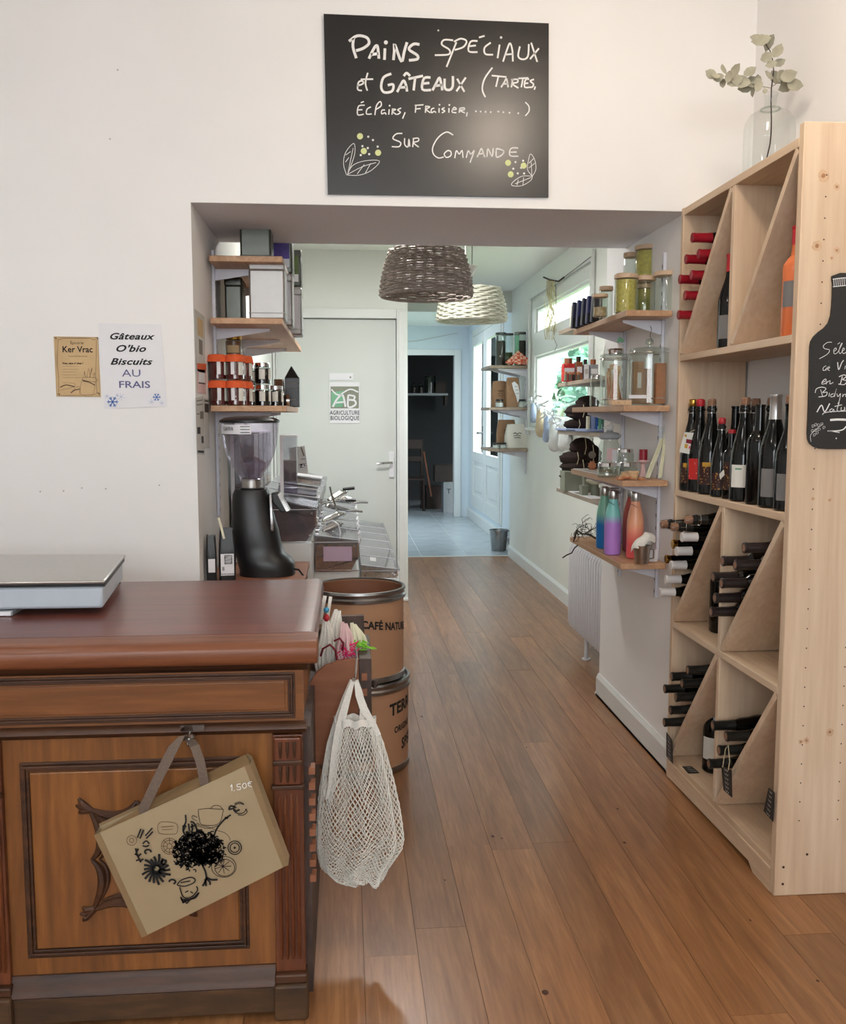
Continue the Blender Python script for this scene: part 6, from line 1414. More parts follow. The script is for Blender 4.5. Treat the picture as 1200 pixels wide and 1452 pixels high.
# print on floral pasta jar
Yp=3.53-.043-.002
M['navy']=flat('navy_foil',(36,40,96),.4,noise=.1); M['navy2']=flat('dark_navy_foil',(26,28,62),.4,noise=.1)
GP='dark blue pouches on the top right shelf'
for i in range(5):
    Y=3.84+.07*i; x=Xof(846-7*i,Y); t=thing('tea_pouch','dark blue metallic pouch, %s in the row on top right shelf'%words[i],'pouch',(x,Y,z),GP)
    m=MB().prism([(x-.024,Y,z+.001),(x+.024,Y,z+.001),(x+.022,Y,z+.105),(x-.018,Y,z+.118)],(0,.03,0)); m.obj('pouch_body','navy' if i%2 else 'navy2',t,smooth=False,bevel=.004)
    MB().prism([(x-.020,Y-.001,z+.002),(x+.020,Y-.001,z+.002),(x+.020,Y-.001,z+.045),(x-.020,Y-.001,z+.045)],(0,.001,0)).obj('label','ink',t,smooth=False)
t=thing('white_carton','narrow white carton on the far top shelf by the window','carton',(1.33,5.2,ZF[0])); x=Xof(816,5.25)
MB().box(x-.022,x+.022,5.22,5.30,ZF[0]+.001,ZF[0]+.115).obj('carton_body','cream',t,bevel=.002); MB().box(x-.015,x+.015,5.217,5.2195,ZF[0]+.03,ZF[0]+.08).obj('label','paper',t)
# second far shelf: boxes and small sticks
GB='small boxes on the second far shelf'
for (u0,u1,h,mat,lid,L) in ((800,816,.105,'lab_red','amber','red square box with brown cap on the far shelf'),(818,827,.115,'amber','twig','amber bottle with dark cap beside the red box'),(829,836,.10,'paper','twig','white box with brown cap right of the amber bottle'),(838,849,.10,'boxgr','amber','grey box with brown cap, rightmost before the brush jar')):
    Y=5.35; a=Xof(u0,Y); b=Xof(u1,Y); t=thing('small_box',L,'box',((a+b)/2,Y,ZF[1]),GB)
    MB().box(a,b,Y,Y+.06,ZF[1]+.001,ZF[1]+h).obj('box_body',mat,t,smooth=False,bevel=.002)
    MB().cyl(((a+b)/2,Y+.03,ZF[1]+h),((a+b)/2,Y+.03,ZF[1]+h+.03),(b-a)*.35,n=12).obj('cap',lid,t)
    MB().box(a+.004,b-.004,Y-.001,Y,ZF[1]+h*.45,ZF[1]+h*.75).obj('label','paper' if mat!='paper' else 'papergrey',t,smooth=False)
for i,u in enumerate((803,809,814,821)):
    Y=5.22; x=Xof(u,Y); t=thing('balm_tube',words[i]+' small grey tube with brown cap in front of the boxes','tube',(x,Y,ZF[1]),'small tubes on the second far shelf')
    MB().cyl((x,Y,ZF[1]+.001),(x,Y,ZF[1]+.035),.009,n=12).obj('tube_body',('sage','inkg','boxdk','inkg')[i],t); MB().cyl((x,Y,ZF[1]+.035),(x,Y,ZF[1]+.05),.009,n=12).obj('cap','terracotta',t)
# two large brush jars
def bigjar(label,cx,cy,z,R,h,wire=True):
    t=thing('large_glass_jar',label,'jar',(cx,cy,z),'large clip-top jars on the second right shelf')
    MB().lathe([(0,.004),(R-.01,.001),(R,.01),(R,h*.93),(R*.9,h*.97),(R*.86,h)],(cx,cy,z),n=30).obj('jar_glass','glassj',t,recalc=False)
    MB().lathe([(R*.98,h*1.0),(R*1.02,h*1.01),(R*1.0,h*1.045),(R*.8,h*1.06),(R*.3,h*1.07),(0,h*1.075)],(cx,cy,z),n=30).obj('lid','glassj',t,recalc=False)
    if wire:
        for q in (.30,.95) if False else (.13,.96): MB().tube([(cx+(R+.002)*math.cos(a),cy+(R+.002)*math.sin(a),z+h*q) for a in [2*PI*k/28 for k in range(28)]],.0016,5,closed=True).obj('clip_wire','chrome',t)
    return t
z=ZR[1]+.001
Y1=3.50; R1=27.5/FPX*Y1; x=Xof(921,Y1); jA=bigjar('largest clip-top jar holding brown boxes, nearest the wine rack',x,Y1,z,R1,.205)
MB().sphere((x-.002,Y1,z+.252),.0,8,6)
kn=MB().lathe([(0,.22),(.006,.22),(.006,.228),(.014,.232),(.016,.24),(.012,.249),(0,.252)],(x,Y1,z),n=16).obj('lid_knob','glassj',jA)
MB().tube([(x+.006,Y1-.012,z+.24),(x-.004,Y1-.015,z+.262),(x+.004,Y1-.01,z+.285),(x+.001,Y1,z+.30)],.0012,4).obj('hanging_thread','twig',jA)
GQ='brown cartons inside the largest clip-top jar'
for i,(u,w,h,mat) in enumerate(((905,.040,.165,'kraftsmall'),(937,.040,.160,'terracotta'),(921,.03,.14,'kraftsmall'))):
    xx=Xof(u,Y1); y=Y1+(.028 if i==2 else -.0); t=thing('brush_carton',('grey-brown carton at left inside the largest jar','orange-brown wooden carton at right inside the largest jar','carton at the back inside the largest jar')[i],'carton',(xx,y,z+.006),GQ)
    MB().box(xx-w/2,xx+w/2,y-.015,y+.015,z+.006,z+h).obj('carton_body',mat,t,smooth=False,bevel=.002)
    MB().box(xx-w*.12,xx+w*.25,y-.0165,y-.015,z+h*.4,z+h*.75).obj('label','papergrey' if i==0 else mat,t,smooth=False)
t=thing('white_label','white printed price label lying across the base of largest jar','label',tuple(at(904,563,Y=Y1-R1-.006)))
MB().prism([at(892,560,Y=Y1-R1-.003),at(917,560,Y=Y1-R1-.003),at(917,565,Y=Y1-R1-.003),at(892,565,Y=Y1-R1-.003)],(0,-.001,0)).obj('label_card','paper',t,smooth=False)
Y2=3.62; R2=21/FPX*Y2; x=Xof(873,Y2); jB=bigjar('clip-top jar filled with bamboo toothbrushes, left of the largest jar',x,Y2,z,R2,.19)
MB().lathe([(0,.196),(R2*.55,.197),(R2*.6,.215),(R2*.5,.222),(0,.224)],(x,Y2,z),n=20).obj('lid_cap','chrome',jB)
GT2='bamboo toothbrushes in the clip-top jar'
random.seed(8)
for i in range(11):
    a=random.uniform(0,2*PI); r=random.uniform(.01,.035); b=V(x+r*math.cos(a),Y2+r*math.sin(a)*.9,z+.008); tp=V(x+random.uniform(-.035,.015),Y2+random.uniform(-.03,.03),z+random.uniform(.13,.165))
    t=thing('bamboo_toothbrush','bamboo toothbrush standing among others in the clip-top jar','toothbrush',tuple(b),GT2)
    MB().tube([b,b.lerp(tp,.6),tp],[.005,.004,.0035],6).obj('handle','terracotta' if i%3 else 'bristle',t)
    MB().obox(b.lerp(tp,.93)+V(.005,-.003,0),(.004,0,0),(0,.004,0),(0,0,.010)).obj('bristles','bristle',t)
t=thing('green_clip','small green leaf clip on top of toothbrush jar','clip',tuple(at(880,484,Y=3.60)))
for k in range(7): q=at(880+random.uniform(-4,4),484+random.uniform(-4,4),Y=3.60); MB().obox(q,(.006,.002,.003),(0,.006,.002),(0,.001,.002)).obj('leaf','green',t,smooth=False)
xx=Xof(849,3.85); jC=jar('tall_jar','small clear jar standing left of the toothbrush jar','glassj' and .028,.125,'glassj',False,None,'chrome'); place(jC,(xx,3.87,z),(0,0,0),'small clear jar standing left of the toothbrush jar')
t=thing('wooden_block','small pale wooden block in front of the toothbrush jar','block',tuple(at(880,569,Y=3.45)))
a=at(866,566,Y=3.435);b=at(895,566,Y=3.435); MB().box(a.x,b.x,3.425,3.46,z+.0,z+.019).obj('block_body','lid_wood',t,bevel=.001); MB().box(a.x+.004,b.x-.004,3.4242,3.425,z+.004,z+.014).obj('side_face','bristle',t)
# far third shelf: candles, blue pack, brown felt bundles
GC='row of pillar candles on the third far shelf'; Y=5.0
for i,(u,w,c) in enumerate(((836,6,'cream'),(843,7,'bluegrey'),(848,4,'inkblue'),(853,5,'green'),(859,6,'inkindigo'),(865,5,'sage'),(871,7,'pinkp'))):
    mm={'green':'mint','inkindigo':'teal'}.get(c,c)
    if mm not in M: M[mm]=flat(mm+'_wax',(120,196,160) if mm=='mint' else (90,150,130),.5,noise=.03)
    xx=Xof(u,Y); t=thing('candle','%s candle in the row under the brush-jar shelf'%('cream','pale blue','narrow deep blue','mint green','dark green','sage grey','pink')[i],'candle',(xx,Y,ZF[2]),GC)
    MB().cyl((xx,Y,ZF[2]+.001),(xx,Y,ZF[2]+.085),w/2/FPX*Y*.98,n=16).obj('wax',mm,t); MB().cyl((xx,Y,ZF[2]+.085),(xx,Y,ZF[2]+.092),.0015,n=6).obj('wick','black',t)
t=thing('blue_pack','flat pale blue pack with dark mark on the edge of third far shelf','pack',(1.34,5.3,ZF[2])); 
P=[at(788,613,Z=ZF[2]+.012),at(846,614,Z=ZF[2]+.012),at(850,610.5,Z=ZF[2]+.012),at(800,610.5,Z=ZF[2]+.012)]
xa=Xof(790,5.5); MB().box(1.27,1.50,4.85,5.58,ZF[2]+.001,ZF[2]+.014).obj('pack_body','bluegrey',t,bevel=.004); MB().box(1.268,1.27,5.1,5.3,ZF[2]+.005,ZF[2]+.010).obj('dark_mark','ink',t)
GFelt='dark brown felt bundles at the shelf ends'
def bundle(label,u,v,Y,r,sx,sz,seed):
    random.seed(seed); c=at(u,v,Y=Y); t=thing('felt_bundle',label,'felt bundle',tuple(c),GFelt)
    def f(s,q):
        a=2*PI*s; b=PI*(q-.5); k=1+.12*math.sin(3*a+seed)+.08*math.sin(5*b*2+seed)
        return c+V(r*sx*k*math.cos(b)*math.cos(a),r*.9*k*math.cos(b)*math.sin(a),r*sz*math.sin(b))
    MB().grid(f,22,12,cu=True).obj('felt_body','brownsack',t,ang=80)
    MB().tube([c+V(-.0,-r*.9,r*sz*.9),c+V(.005,-r,.0),c+V(-.004,-r*1.02,-r*sz*.7)],.0025,4).obj('string','twine',t)
for i,(u,v,r,sx,sz) in enumerate(((834,572,.062,1.1,.75),(823,584,.078,1.2,.6),(835,594,.078,1.1,.70),(818,602,.062,1.3,.55),(826,634,.072,1.0,.8),(836,646,.085,.9,.85),(815,650,.075,1.1,.6),(822,662,.085,1.35,.6),(806,675,.048,1.2,.7),(836,669,.070,1.1,.7))):
    bundle('%s dark brown felt bundle %s the blue pack'%(words[i%5] if i<4 else ('topmost','upper right','middle left','long middle','lowest left','lower right')[i-4],'above' if i<4 else 'below'),u,v,5.42,r,sx,sz,i)
# third right shelf (near): jars, red candle, brush packs, wooden rounds
z=ZR[2]+.001
Y3=3.86; x=Xof(867,Y3); t=thing('ceramic_lid_jar','glass jar with white ceramic lid and bird knob, pink label inside','jar',(x,Y3,z))
MB().lathe([(0,.002),(.04,0),(.043,.006),(.043,.12),(.036,.135),(.036,.142)],(x,Y3,z),n=26).obj('jar_glass','glassj',t,recalc=False)
MB().lathe([(0,.142),(.036,.142),(.044,.150),(.044,.160),(.036,.170),(.016,.173),(.012,.180),(0,.180)],(x,Y3,z),n=26).obj('ceramic_lid','boxgr',t)
MB().sphere((x,Y3,z+.192),.013,10,8,sx=1.3).cyl((x-.012,Y3,z+.196),(x-.03,Y3,z+.19),.006,.001,n=8).sphere((x+.006,Y3,z+.206),.008,8,6).obj('bird_knob','trim',t)
MB().box(x-.022,x+.024,Y3-.046,Y3-.0445,z+.055,z+.105).obj('pink_label','pinkp',t,smooth=False); MB().box(x,x+.022,Y3-.0475,Y3-.046,z+.05,z+.10).obj('paper_label','paper',t,smooth=False)
GS2='low glass jars with silver lids on the third right shelf'
jl2=jar('silver_lid_jar','',.038,.052,'glassj',False,None,'chrome')
for (u,Yj,dz,L,s) in ((864,3.60,0,'low silver-lidded jar standing in front of the ceramic-lidded one',1.0),(894,3.62,0,'low silver-lidded jar beside the wooden rounds',1.0),(890,3.70,.055,'silver-lidded jar stacked on top of another, right of the ceramic-lidded one',.92),(885,3.74,0,'lower silver-lidded jar beneath the stacked one',.9)):
    place(jl2,(Xof(u,Yj),Yj,z+dz),(0,0,0),L,GS2,s)
t=thing('red_candle','short dark red candle in pale pink wooden holder','candle',(0,3.6,z)); x=Xof(916,3.62)
MB().cyl((x,3.62,z+.066),(x,3.62,z+.108),.0165,n=20).obj('wax','redcap',t); MB().lathe([(0,0),(.016,0),(.010,.02),(.008,.05),(.024,.06),(.024,.066),(0,.066)],(x,3.62,z),n=18).obj('holder','pinkp',t)
GBp='clear packs of wooden sticks leaning against the pier'
for (a,b,w,L) in (((918,678),(940,618),.020,'widest clear pack of cream sticks leaning right on the third shelf'),((936,678),(946,600),.014,'clear pack of bristled sticks leaning beside the widest pack'),((947,680),(955,610),.012,'narrow clear pack of sticks nearest the wine rack')):
    p0=at(a[0],a[1],Y=3.47); p1=at(b[0],b[1],Y=3.50); p0.z=z+.002; t=thing('stick_pack',L,'pack',tuple(p0),GBp)
    MB().strap([p0,p0.lerp(p1,.5),p1],w*1.3,.008,(1,0,.2)).obj('clear_sleeve','glass',t); 
    for k in (-1,0,1): MB().tube([p0+V(k*w*.32,0,.003),p1+V(k*w*.32,0,-.01)],.0028,5).obj('stick','cream',t)
    m=MB(); random.seed(3); tp=p1+V(.004,0,.02)
    m.sphere(tuple(tp),.016,10,6,sx=1.3,sy=.6).obj('crinkled_top','glass',t)
GW='wooden rounds on the third right shelf'
for i,(u,v,r) in enumerate(((880,676,.016),(889,672,.017),(885,679,.015),(910,680,.013),(896,677,.014))):
    p=at(u,v,Y=3.44+.015*(i%3)); zz=z+.0004+.005*(i in(1,)); t=thing('wooden_round','%s small orange-brown wooden round near the shelf edge'%('leftmost','stacked','front left','rightmost','middle')[i],'wooden disc',(p.x,p.y,zz),GW)
    MB().lathe([(0,0),(r,.001),(r*1.05,.004),(r,.007),(0,.007)],(p.x,3.44+.015*(i%3),zz),n=16).obj('disc','terracotta',t); MB().cyl((p.x,3.44+.015*(i%3),zz+.007),(p.x,3.44+.015*(i%3),zz+.009),r*.4,n=10).obj('knob','bristle',t)
t=thing('bamboo_cup','small ribbed bamboo cup brush beside wooden rounds','cup',tuple(at(903,678,Y=3.47))); x=Xof(903,3.46)
MB().lathe([(0,.0),(.013,.0),(.021,.028),(.019,.030),(.012,.01),(0,.01)],(x,3.46,z),n=20).obj('cup_body','bristle',t); MB().lathe([(.0,.02),(.019,.02),(.020,.031)],(x,3.46,z),n=20).obj('bristles','bristle',t)
t=thing('fan_brush','pale fan-shaped bristle brush lying behind the bamboo cup','brush',tuple(at(893,664,Y=3.52))); x=Xof(895,3.54); m=MB()
for k in range(22): a=PI*k/21; m.tube([(x,3.54,z+.002),(x+.036*math.cos(a),3.54+.006*math.sin(k),z+.003+.026*math.sin(a))],.0018,4)
m.obj('bristles','bristle',t)['kind']='stuff'; MB().box(x-.02,x+.02,3.535,3.555,z,z+.008).obj('brush_back','terracotta',t,bevel=.002)
t=thing('grey_ball_charm','grey ball charm with orange star standing at far end of third right shelf','ornament',tuple(at(840,650,Y=4.1))); p=at(840,645,Y=4.08)
MB().sphere(tuple(p),.0165,14,10).obj('ball','inkg',t); MB().tube([p+V(0,0,.016),at(840,633,Y=4.08),at(841,622,Y=4.08)],.002,5).obj('thread','black',t)
s=[]; 
for k in range(16): a=2*PI*k/16; r=.021 if k%2 else .014; s.append((p.x+r*math.cos(a),4.07,z+.022+r*math.sin(a)))
MB().prism(s,(0,.012,0)).obj('star','terracotta',t,smooth=False); MB().lathe([(0,0),(.016,.0),(.016,.008),(0,.008)],(p.x,4.07,z),n=14).obj('foot','amber',t)
t=thing('white_board','thin white board lying along third right shelf edge','board',(1.09,3.9,z)); MB().box(1.035,1.10,3.72,4.18,z-.0006,z+.0025).obj('board_body','paper',t); MB().box(1.04,1.095,3.73,4.17,z+.0025,z+.003).obj('board_print','papergrey',t)
# fourth far shelf: sage boxes, bowl
z=ZF[3]+.001
GX='sage boxes on the lowest far shelf'
def cbox(label,u0,u1,Y,d,h,mat,group,name='gift_box'):
    a=Xof(u0,Y);b=Xof(u1,Y); t=thing(name,label,'box',((a+b)/2,Y,z),group)
    MB().box(a,b,Y,Y+d,z,z+h*.75).obj('box_body',mat,t,smooth=False,bevel=.002); MB().box(a-.002,b+.002,Y-.002,Y+d+.002,z+h*.7,z+h).obj('box_lid',mat,t,smooth=False,bevel=.002); return t
cbox('large square sage green box at the tip of the lowest far shelf',804,829,5.30,.12,.115,'sage',GX)
cbox('small sage box in front of the large one',829,838,5.0,.06,.055,'sage',GX)
cbox('sage box behind the bowl on the lowest far shelf',832,852,5.25,.10,.09,'sage',GX)
t=thing('pale_bowl','pale green oval soap bowl beside the small sage box','bowl',tuple(at(847,690,Y=5.0))); x=Xof(848,5.02)
MB().lathe([(0,.06),(.02,.06),(.05,.075),(.056,.086),(.048,.088),(.02,.068),(0,.068)],(x,5.02,z),n=24,sy=.7).obj('bowl_body','cream',t); MB().lathe([(0,0),(.025,0),(.018,.06),(0,.06)],(x,5.02,z),n=16).obj('stand','sage',t)
t=thing('price_sheet','flat white sheet lying on the edge of lowest far shelf','paper',(1.31,5.1,z)); MB().box(1.285,1.36,4.8,5.58,z-.0005,z+.002).obj('sheet','paper',t); MB().box(1.29,1.35,5.1,5.2,z+.002,z+.0025).obj('print','inkg',t)
# lowest right shelf (near): insulated bottles etc.
z=ZR[3]+.001
M['b1']=zgrad('green_to_blue_bottle',(30,110,180),(130,190,165),.10,.15,.3); M['b2']=zgrad('teal_to_lilac_bottle',(180,130,214),(130,205,200),.125,.16,.3)
M['b3']=zgrad('red_bottle_gradient',(150,60,66),(196,84,70),.05,.2,.3); M['b4']=zgrad('peach_to_coral_bottle',(228,96,98),(232,166,130),.06,.14,.3)
GV='insulated drinking bottles on the lowest right shelf'
BP=[(0,.002),(.028,0),(.0325,.004),(.0335,.012),(.0335,.125),(.032,.15),(.027,.18),(.0185,.21),(.0165,.222),(.0165,.226)]
def ibot(name,mat,label,u,v,tagc=False,s=1.0):
    t=thing(name,label,'bottle',local=True)
    MB().lathe(BP+[(0,.226)],n=26).obj('bottle_body',mat,t); MB().lathe([(0,.224),(.0178,.224),(.0185,.228),(.0185,.25),(.0165,.257),(.010,.2605),(0,.261)],n=22).obj('steel_cap','steel',t)
    if tagc: MB().tube([(.019*math.cos(a),.021*math.sin(a),.20-.012*math.cos(a)) for a in [2*PI*k/18 for k in range(18)]],.0009,4,closed=True).obj('tag_string','twig',t)
    p=at(u,v,Z=z+.0); place(t,(p.x,p.y,z),(0,0,0),label,GV,s); return t,p
ibot('insulated_bottle','b1','green-to-blue insulated bottle standing furthest left at the back',856.5,777)
t,p=ibot('insulated_bottle','b2','teal-to-lilac insulated bottle in front of the green-to-blue one',868.5,786,True)
ibot('insulated_bottle','b3','dark red insulated bottle behind the peach one',894,781)
ibot('insulated_bottle','b4','peach-to-coral insulated bottle beside the steel cup',900,791,True)
t=thing('bottle_tag','white swing tag hanging behind the teal-to-lilac bottle','tag',tuple(at(881,738,Y=3.75))); MB().prism([at(878,728,Y=3.74),at(883,727,Y=3.74),at(885,745,Y=3.74),at(879,747,Y=3.74)],(0,.001,0)).obj('card','paper',t); MB().tube([at(880,728,Y=3.74),at(874,722,Y=3.735)],.0008,4).obj('string','twig',t)
t=thing('printed_card','tall white card with black round mark standing behind the bottles','card',tuple(at(876,740,Y=4.0)))
Yc=4.08; MB().prism([at(859,691,Y=Yc),at(893,692,Y=Yc),at(893,764,Y=Yc),at(859,764,Y=Yc)],(0,.004,0)).obj('card_sheet','paper',t,smooth=False)
MB().prism([at(866,691.5,Y=Yc-.001),at(889,692,Y=Yc-.001),at(889,693,Y=Yc-.001),at(866,692.8,Y=Yc-.001)],(0,.0008,0)).obj('top_bar','ink',t,smooth=False)
c=at(878,698,Y=Yc-.001); MB().cyl((c.x,Yc-.002,c.z),(c.x,Yc-.0005,c.z),.006,n=16).obj('round_mark','ink',t)
ribbons([([(874,703),(882,703)],.0015),([(872,707),(885,707)],.0012),([(876,724),(881,724)],.004)],lambda a,b:at(a,b,Y=Yc-.001),1,'ink','print',t,V(0,-.0006,0))
# steel cup with cloth and tag
pc=at(910,799,Z=z); x,y=pc.x,pc.y
t=thing('steel_cup','stainless steel cup with a white cloth stuffed in, nearest the rack','cup',(x,y,z)); MB().lathe([(0,.002),(.024,0),(.026,.003),(.032,.068),(.033,.07),(.031,.069),(.025,.006),(0,.005)],(x,y,z),n=26).obj('cup_body','steel',t,recalc=False)
MB().tube([(x+.031,y,z+.055),(x+.046,y,z+.052),(x+.046,y,z+.02),(x+.029,y,z+.018)],.003,6).obj('handle','steel',t)
t=thing('white_cloth','crumpled white cloth sticking out of the steel cup','cloth',(x,y,z+.06))
def cf(s,q):
    a=2*PI*s; r=.044*math.sin(PI*min(q,1)*.5+.12)*(1+.08*math.sin(3*a+1)); return V(x+.004+r*1.05*math.cos(a),y+r*.6*math.sin(a),z+.108-.042*q**2+.012*math.cos(a+.6)*(1-q)+.006*math.sin(4*a)*q-.02*math.cos(a-2.6)*q)
MB().grid(cf,30,10,cu=True).obj('cloth_body','cotton',t,ang=80)
t=thing('cup_tag','white swing tag hanging beside the steel cup','tag',tuple(at(927,790,Y=3.46))); MB().prism([at(921,780,Y=3.45),at(933,779,Y=3.45),at(932,799,Y=3.45),at(921,799,Y=3.45)],(0,.001,0)).obj('card','paper',t); MB().tube([at(926,780,Y=3.45),at(924,774,Y=3.45),at(928,770,Y=3.46)],.001,4).obj('string','twig',t)
# twig tangle
t=thing('twig_tangle','tangle of thin dark curly twigs at the far end of the lowest right shelf','twigs',(1.06,4.15,z)); random.seed(14); 
MB().tube([at(846,764,Y=3.95),at(836,758,Y=4.0),at(826,757,Y=4.05),at(818,752,Y=4.1),at(814,768,Y=4.12)],.0045,6).obj('main_twig','twig',t)
MB().tube([at(821,772,Y=4.05),at(815,777,Y=4.05),at(811,784,Y=4.06),at(804,787,Y=4.07),at(798,791,Y=4.08)],.003,6).obj('main_twig','twig',t)
m=MB()
for i in range(26):
    u,v,Y=random.uniform(815,843),random.uniform(745,762),4.0; pts=[]; a=random.uniform(0,2*PI)
    for k in range(9):
        pts.append(at(u,v,Y=Y)); a+=random.uniform(-1.1,1.3); u+=3.2*math.cos(a); v+=2.9*math.sin(a)-.5; Y+=random.uniform(-.02,.02); v=max(730,min(768,v)); u=max(809,min(846,u))
    m.tube(pts,[.0016-.0001*k for k in range(9)],4)
m.obj('curly_twigs','twig',t)['kind']='stuff'
# radiator
t=thing('radiator','white column radiator fixed to the right wall under the shelves','radiator',(1.37,4.87,.115))
m=MB(); n=19; y0,y1=4.36,5.31
for i in range(n):
    y=y0+(y1-y0)*(i+.5)/n
    MB().tube([(1.315,y,.13),(1.308,y,.16),(1.308,y,.585),(1.318,y,.612)],[.012,.0165,.0165,.012],8).tube([(1.40,y,.13),(1.40,y,.16),(1.40,y,.585),(1.39,y,.612)],[.012,.0165,.0165,.012],8).obj('radiator_column','rad',t)
MB().box(1.31,1.40,y0,y1,.135,.165).box(1.31,1.40,y0,y1,.58,.61).obj('header_tubes','rad',t,bevel=.01)
for y in (4.5,5.0): MB().cyl((1.33,y,0.0),(1.33,y,.13),.012).cyl((1.33,y,0.0),(1.33,y,.008),.024).obj('foot','rad',t)
MB().box(1.40,1.581,4.7,4.73,.5,.53).box(1.40,1.581,5.0,5.03,.5,.53).obj('wall_bracket','rad',t)
t=thing('black_cable','loop of thin black cable on the floor by the pier baseboard','cable',tuple(at(855,975,Z=0)))
MB().tube([at(868,966,Z=.004),at(858,966,Z=.004),at(848,969,Z=.004),at(845.5,974,Z=.004),at(849,980,Z=.004),at(857,983,Z=.004),at(868,982,Z=.004)],.0035,6).obj('cord','black',t)
# ================================================================ FAR CORNER SHELVES
GK='corner shelves beside the hall window'
ZK=[1.79,1.432,1.075]
for zz,L in zip(ZK,('top corner shelf with tea jars and orange checked cloth','middle corner shelf with two brown paper sacks','lowest corner shelf with brown and white sacks')):
    tt=thing('corner_shelf',L,'shelf',(1.41,8.2,zz-.025),GK)
    MB().box(1.235,1.575,8.0,8.5,zz-.024,zz).obj('board','beechg',tt,smooth=False,bevel=.002)
    for yy in (8.1,8.4): MB().prism([(1.577,yy-.004,zz-.025),(1.33,yy-.004,zz-.025),(1.33,yy-.004,zz-.035),(1.577,yy-.004,zz-.09)],(0,.008,0)).obj('bracket','bracket',tt,smooth=False)
rail('shelf_rail','white slotted rail behind the corner shelves',1.582,8.1,.85,2.1,-1)
z=ZK[0]+.001; YK2=8.12
def X2(u): return Xof(u,YK2)
kj=stor('tea_jar',.048,.27,True,'greenlab',lidm='tindark',fillh=.45); kj2=stor('tea_jar',.045,.27,True,'boxdk',lidm='tindark',fillh=.8)
GTJ='tea jars on the top corner shelf'
M['tealeaf']=flat('pale_green_tin_label',(120,180,150),.5,noise=.1)
place(kj2,(X2(711),8.15,z),(0,0,0),'dark-lidded tea jar leftmost on the top corner shelf',GTJ); place(kj,(X2(723),8.22,z),(0,0,0),'middle dark-lidded tea jar on the top corner shelf',GTJ); place(kj2,(X2(739),8.15,z),(0,0,0),'dark-lidded tea jar rightmost on the top corner shelf',GTJ,(1.1,1.1,1.02))
t=thing('green_tin','pale green slim tin between the tea jars','tin',(X2(731),8.1,z)); MB().box(X2(729),X2(734.5),8.06,8.10,z,z+.28).obj('tin_body','tealeaf',t,bevel=.003); MB().box(X2(729)-.001,X2(734.5)+.001,8.058,8.102,z+.26,z+.285).obj('lid','tindark',t,bevel=.002)
t=thing('checked_cloth','orange and white checked cloth bunched on the top corner shelf','cloth',(X2(732),8.03,z)); 
m,t_,b_=newmat('orange_check'); tc=t_.nodes.new('ShaderNodeTexCoord'); ck=t_.nodes.new('ShaderNodeTexChecker'); ck.inputs['Scale'].default_value=38; ck.inputs[1].default_value=rgb(222,92,60); ck.inputs[2].default_value=rgb(240,190,170); t_.links.new(tc.outputs['Object'],ck.inputs[0]); t_.links.new(ck.outputs[0],b_.inputs['Base Color']); b_.inputs['Roughness'].default_value=.9; M['check']=m
def kf(s,q):
    a=2*PI*s; r=(.10*q)*(1+.35*math.sin(3*a+.6)+.12*math.sin(7*a)); return V(X2(732)+r*1.0*math.cos(a),8.02+r*.35*math.sin(a)-.02*q,z+.125*(1-q)**1.2+.020*(1+math.sin(5*a))*q*(1-.4*q)+.003)
MB().grid(kf,40,10,cu=True).obj('cloth_body','check',t,ang=80)
GSk='paper sacks on the corner shelves'
def wsack(L,u0,u1,vtop,zz,Y,mat,seed,lab=True,rz=0):
    a,b=Xof(u0,Y),Xof(u1,Y); h=at((u0+u1)/2,vtop,Y=Y).z-zz
    s=sack('paper_sack',L,V((a+b)/2,Y,zz+.0008),b-a,.09,h,mat,group=GSk,seed=seed,rz=rz,top=.3)
    if lab: ribbons([([(-.5,0),(-.2,.5),(0,-.3),(.3,.4),(.6,0)],.006),([(-.5,-1.4),(0,-1.2),(.5,-1.4)],.005),([(-.4,-2.6),(.1,-2.4),(.5,-2.7)],.005)],lambda p,q:V((a+b)/2+p*(b-a)*.35,Y-.052,zz+h*(.62+.07*q)),1,'inkbr' if mat!='cotton' else 'ink','handwriting',s,V(0,-.002,0))
    return s
z=ZK[1]+.001
wsack('wide brown paper sack with handwriting on the middle corner shelf',698,719,541,z,8.2,'kraftsmall',1)
wsack('taller brown paper sack with folded top and white label',718,737,536,z,8.1,'kraftsmall',2,lab=False)
t=thing('white_oval_label','white oval label on the taller brown sack','label',(Xof(732,8.03),8.035,z+.12)); MB().prism([at(726,543,Y=8.045),at(730,541,Y=8.045),at(735,546,Y=8.045),at(737,556,Y=8.045),at(737,567,Y=8.045),at(734,571,Y=8.045),at(732,562,Y=8.045),at(728,552,Y=8.045)],(0,.002,0)).obj('label_card','paper',t,smooth=False); ribbons([([(730,548),(734,548)],.004),([(731,553),(735,553)],.004),([(732,558),(736,558)],.004)],lambda a,b:at(a,b,Y=8.044),1,'inkg','text_line',t,V(0,-.001,0))
sj=jar('small_jar','',.036,.062,'glassj',True,'paper','black',fillh=.6); GSm='small black-lidded jars on the corner shelves'
place(sj,(Xof(709,8.04),8.04,z),(0,0,0),'small black-lidded jar in front of the wide brown sack',GSm); place(sj,(Xof(741,8.06),8.06,z),(0,0,0),'small black-lidded jar at the right end of the middle corner shelf',GSm)
z=ZK[2]+.001
wsack('brown paper sack with handwriting on the lowest corner shelf',706,732,596,z,8.25,'kraftsmall',6)
wsack('white paper sack with handwriting on the lowest corner shelf',718,748,602,z,8.12,'cotton',7,rz=.1)
for i,u in enumerate((704,709,714,718)): place(sj,(Xof(u,8.03+.03*(i%2)),8.03+.07*(i%2),z),(0,0,0),'%s small black-lidded jar from the left on the lowest corner shelf'%words[i].replace('nearest','first'),GSm,.72)
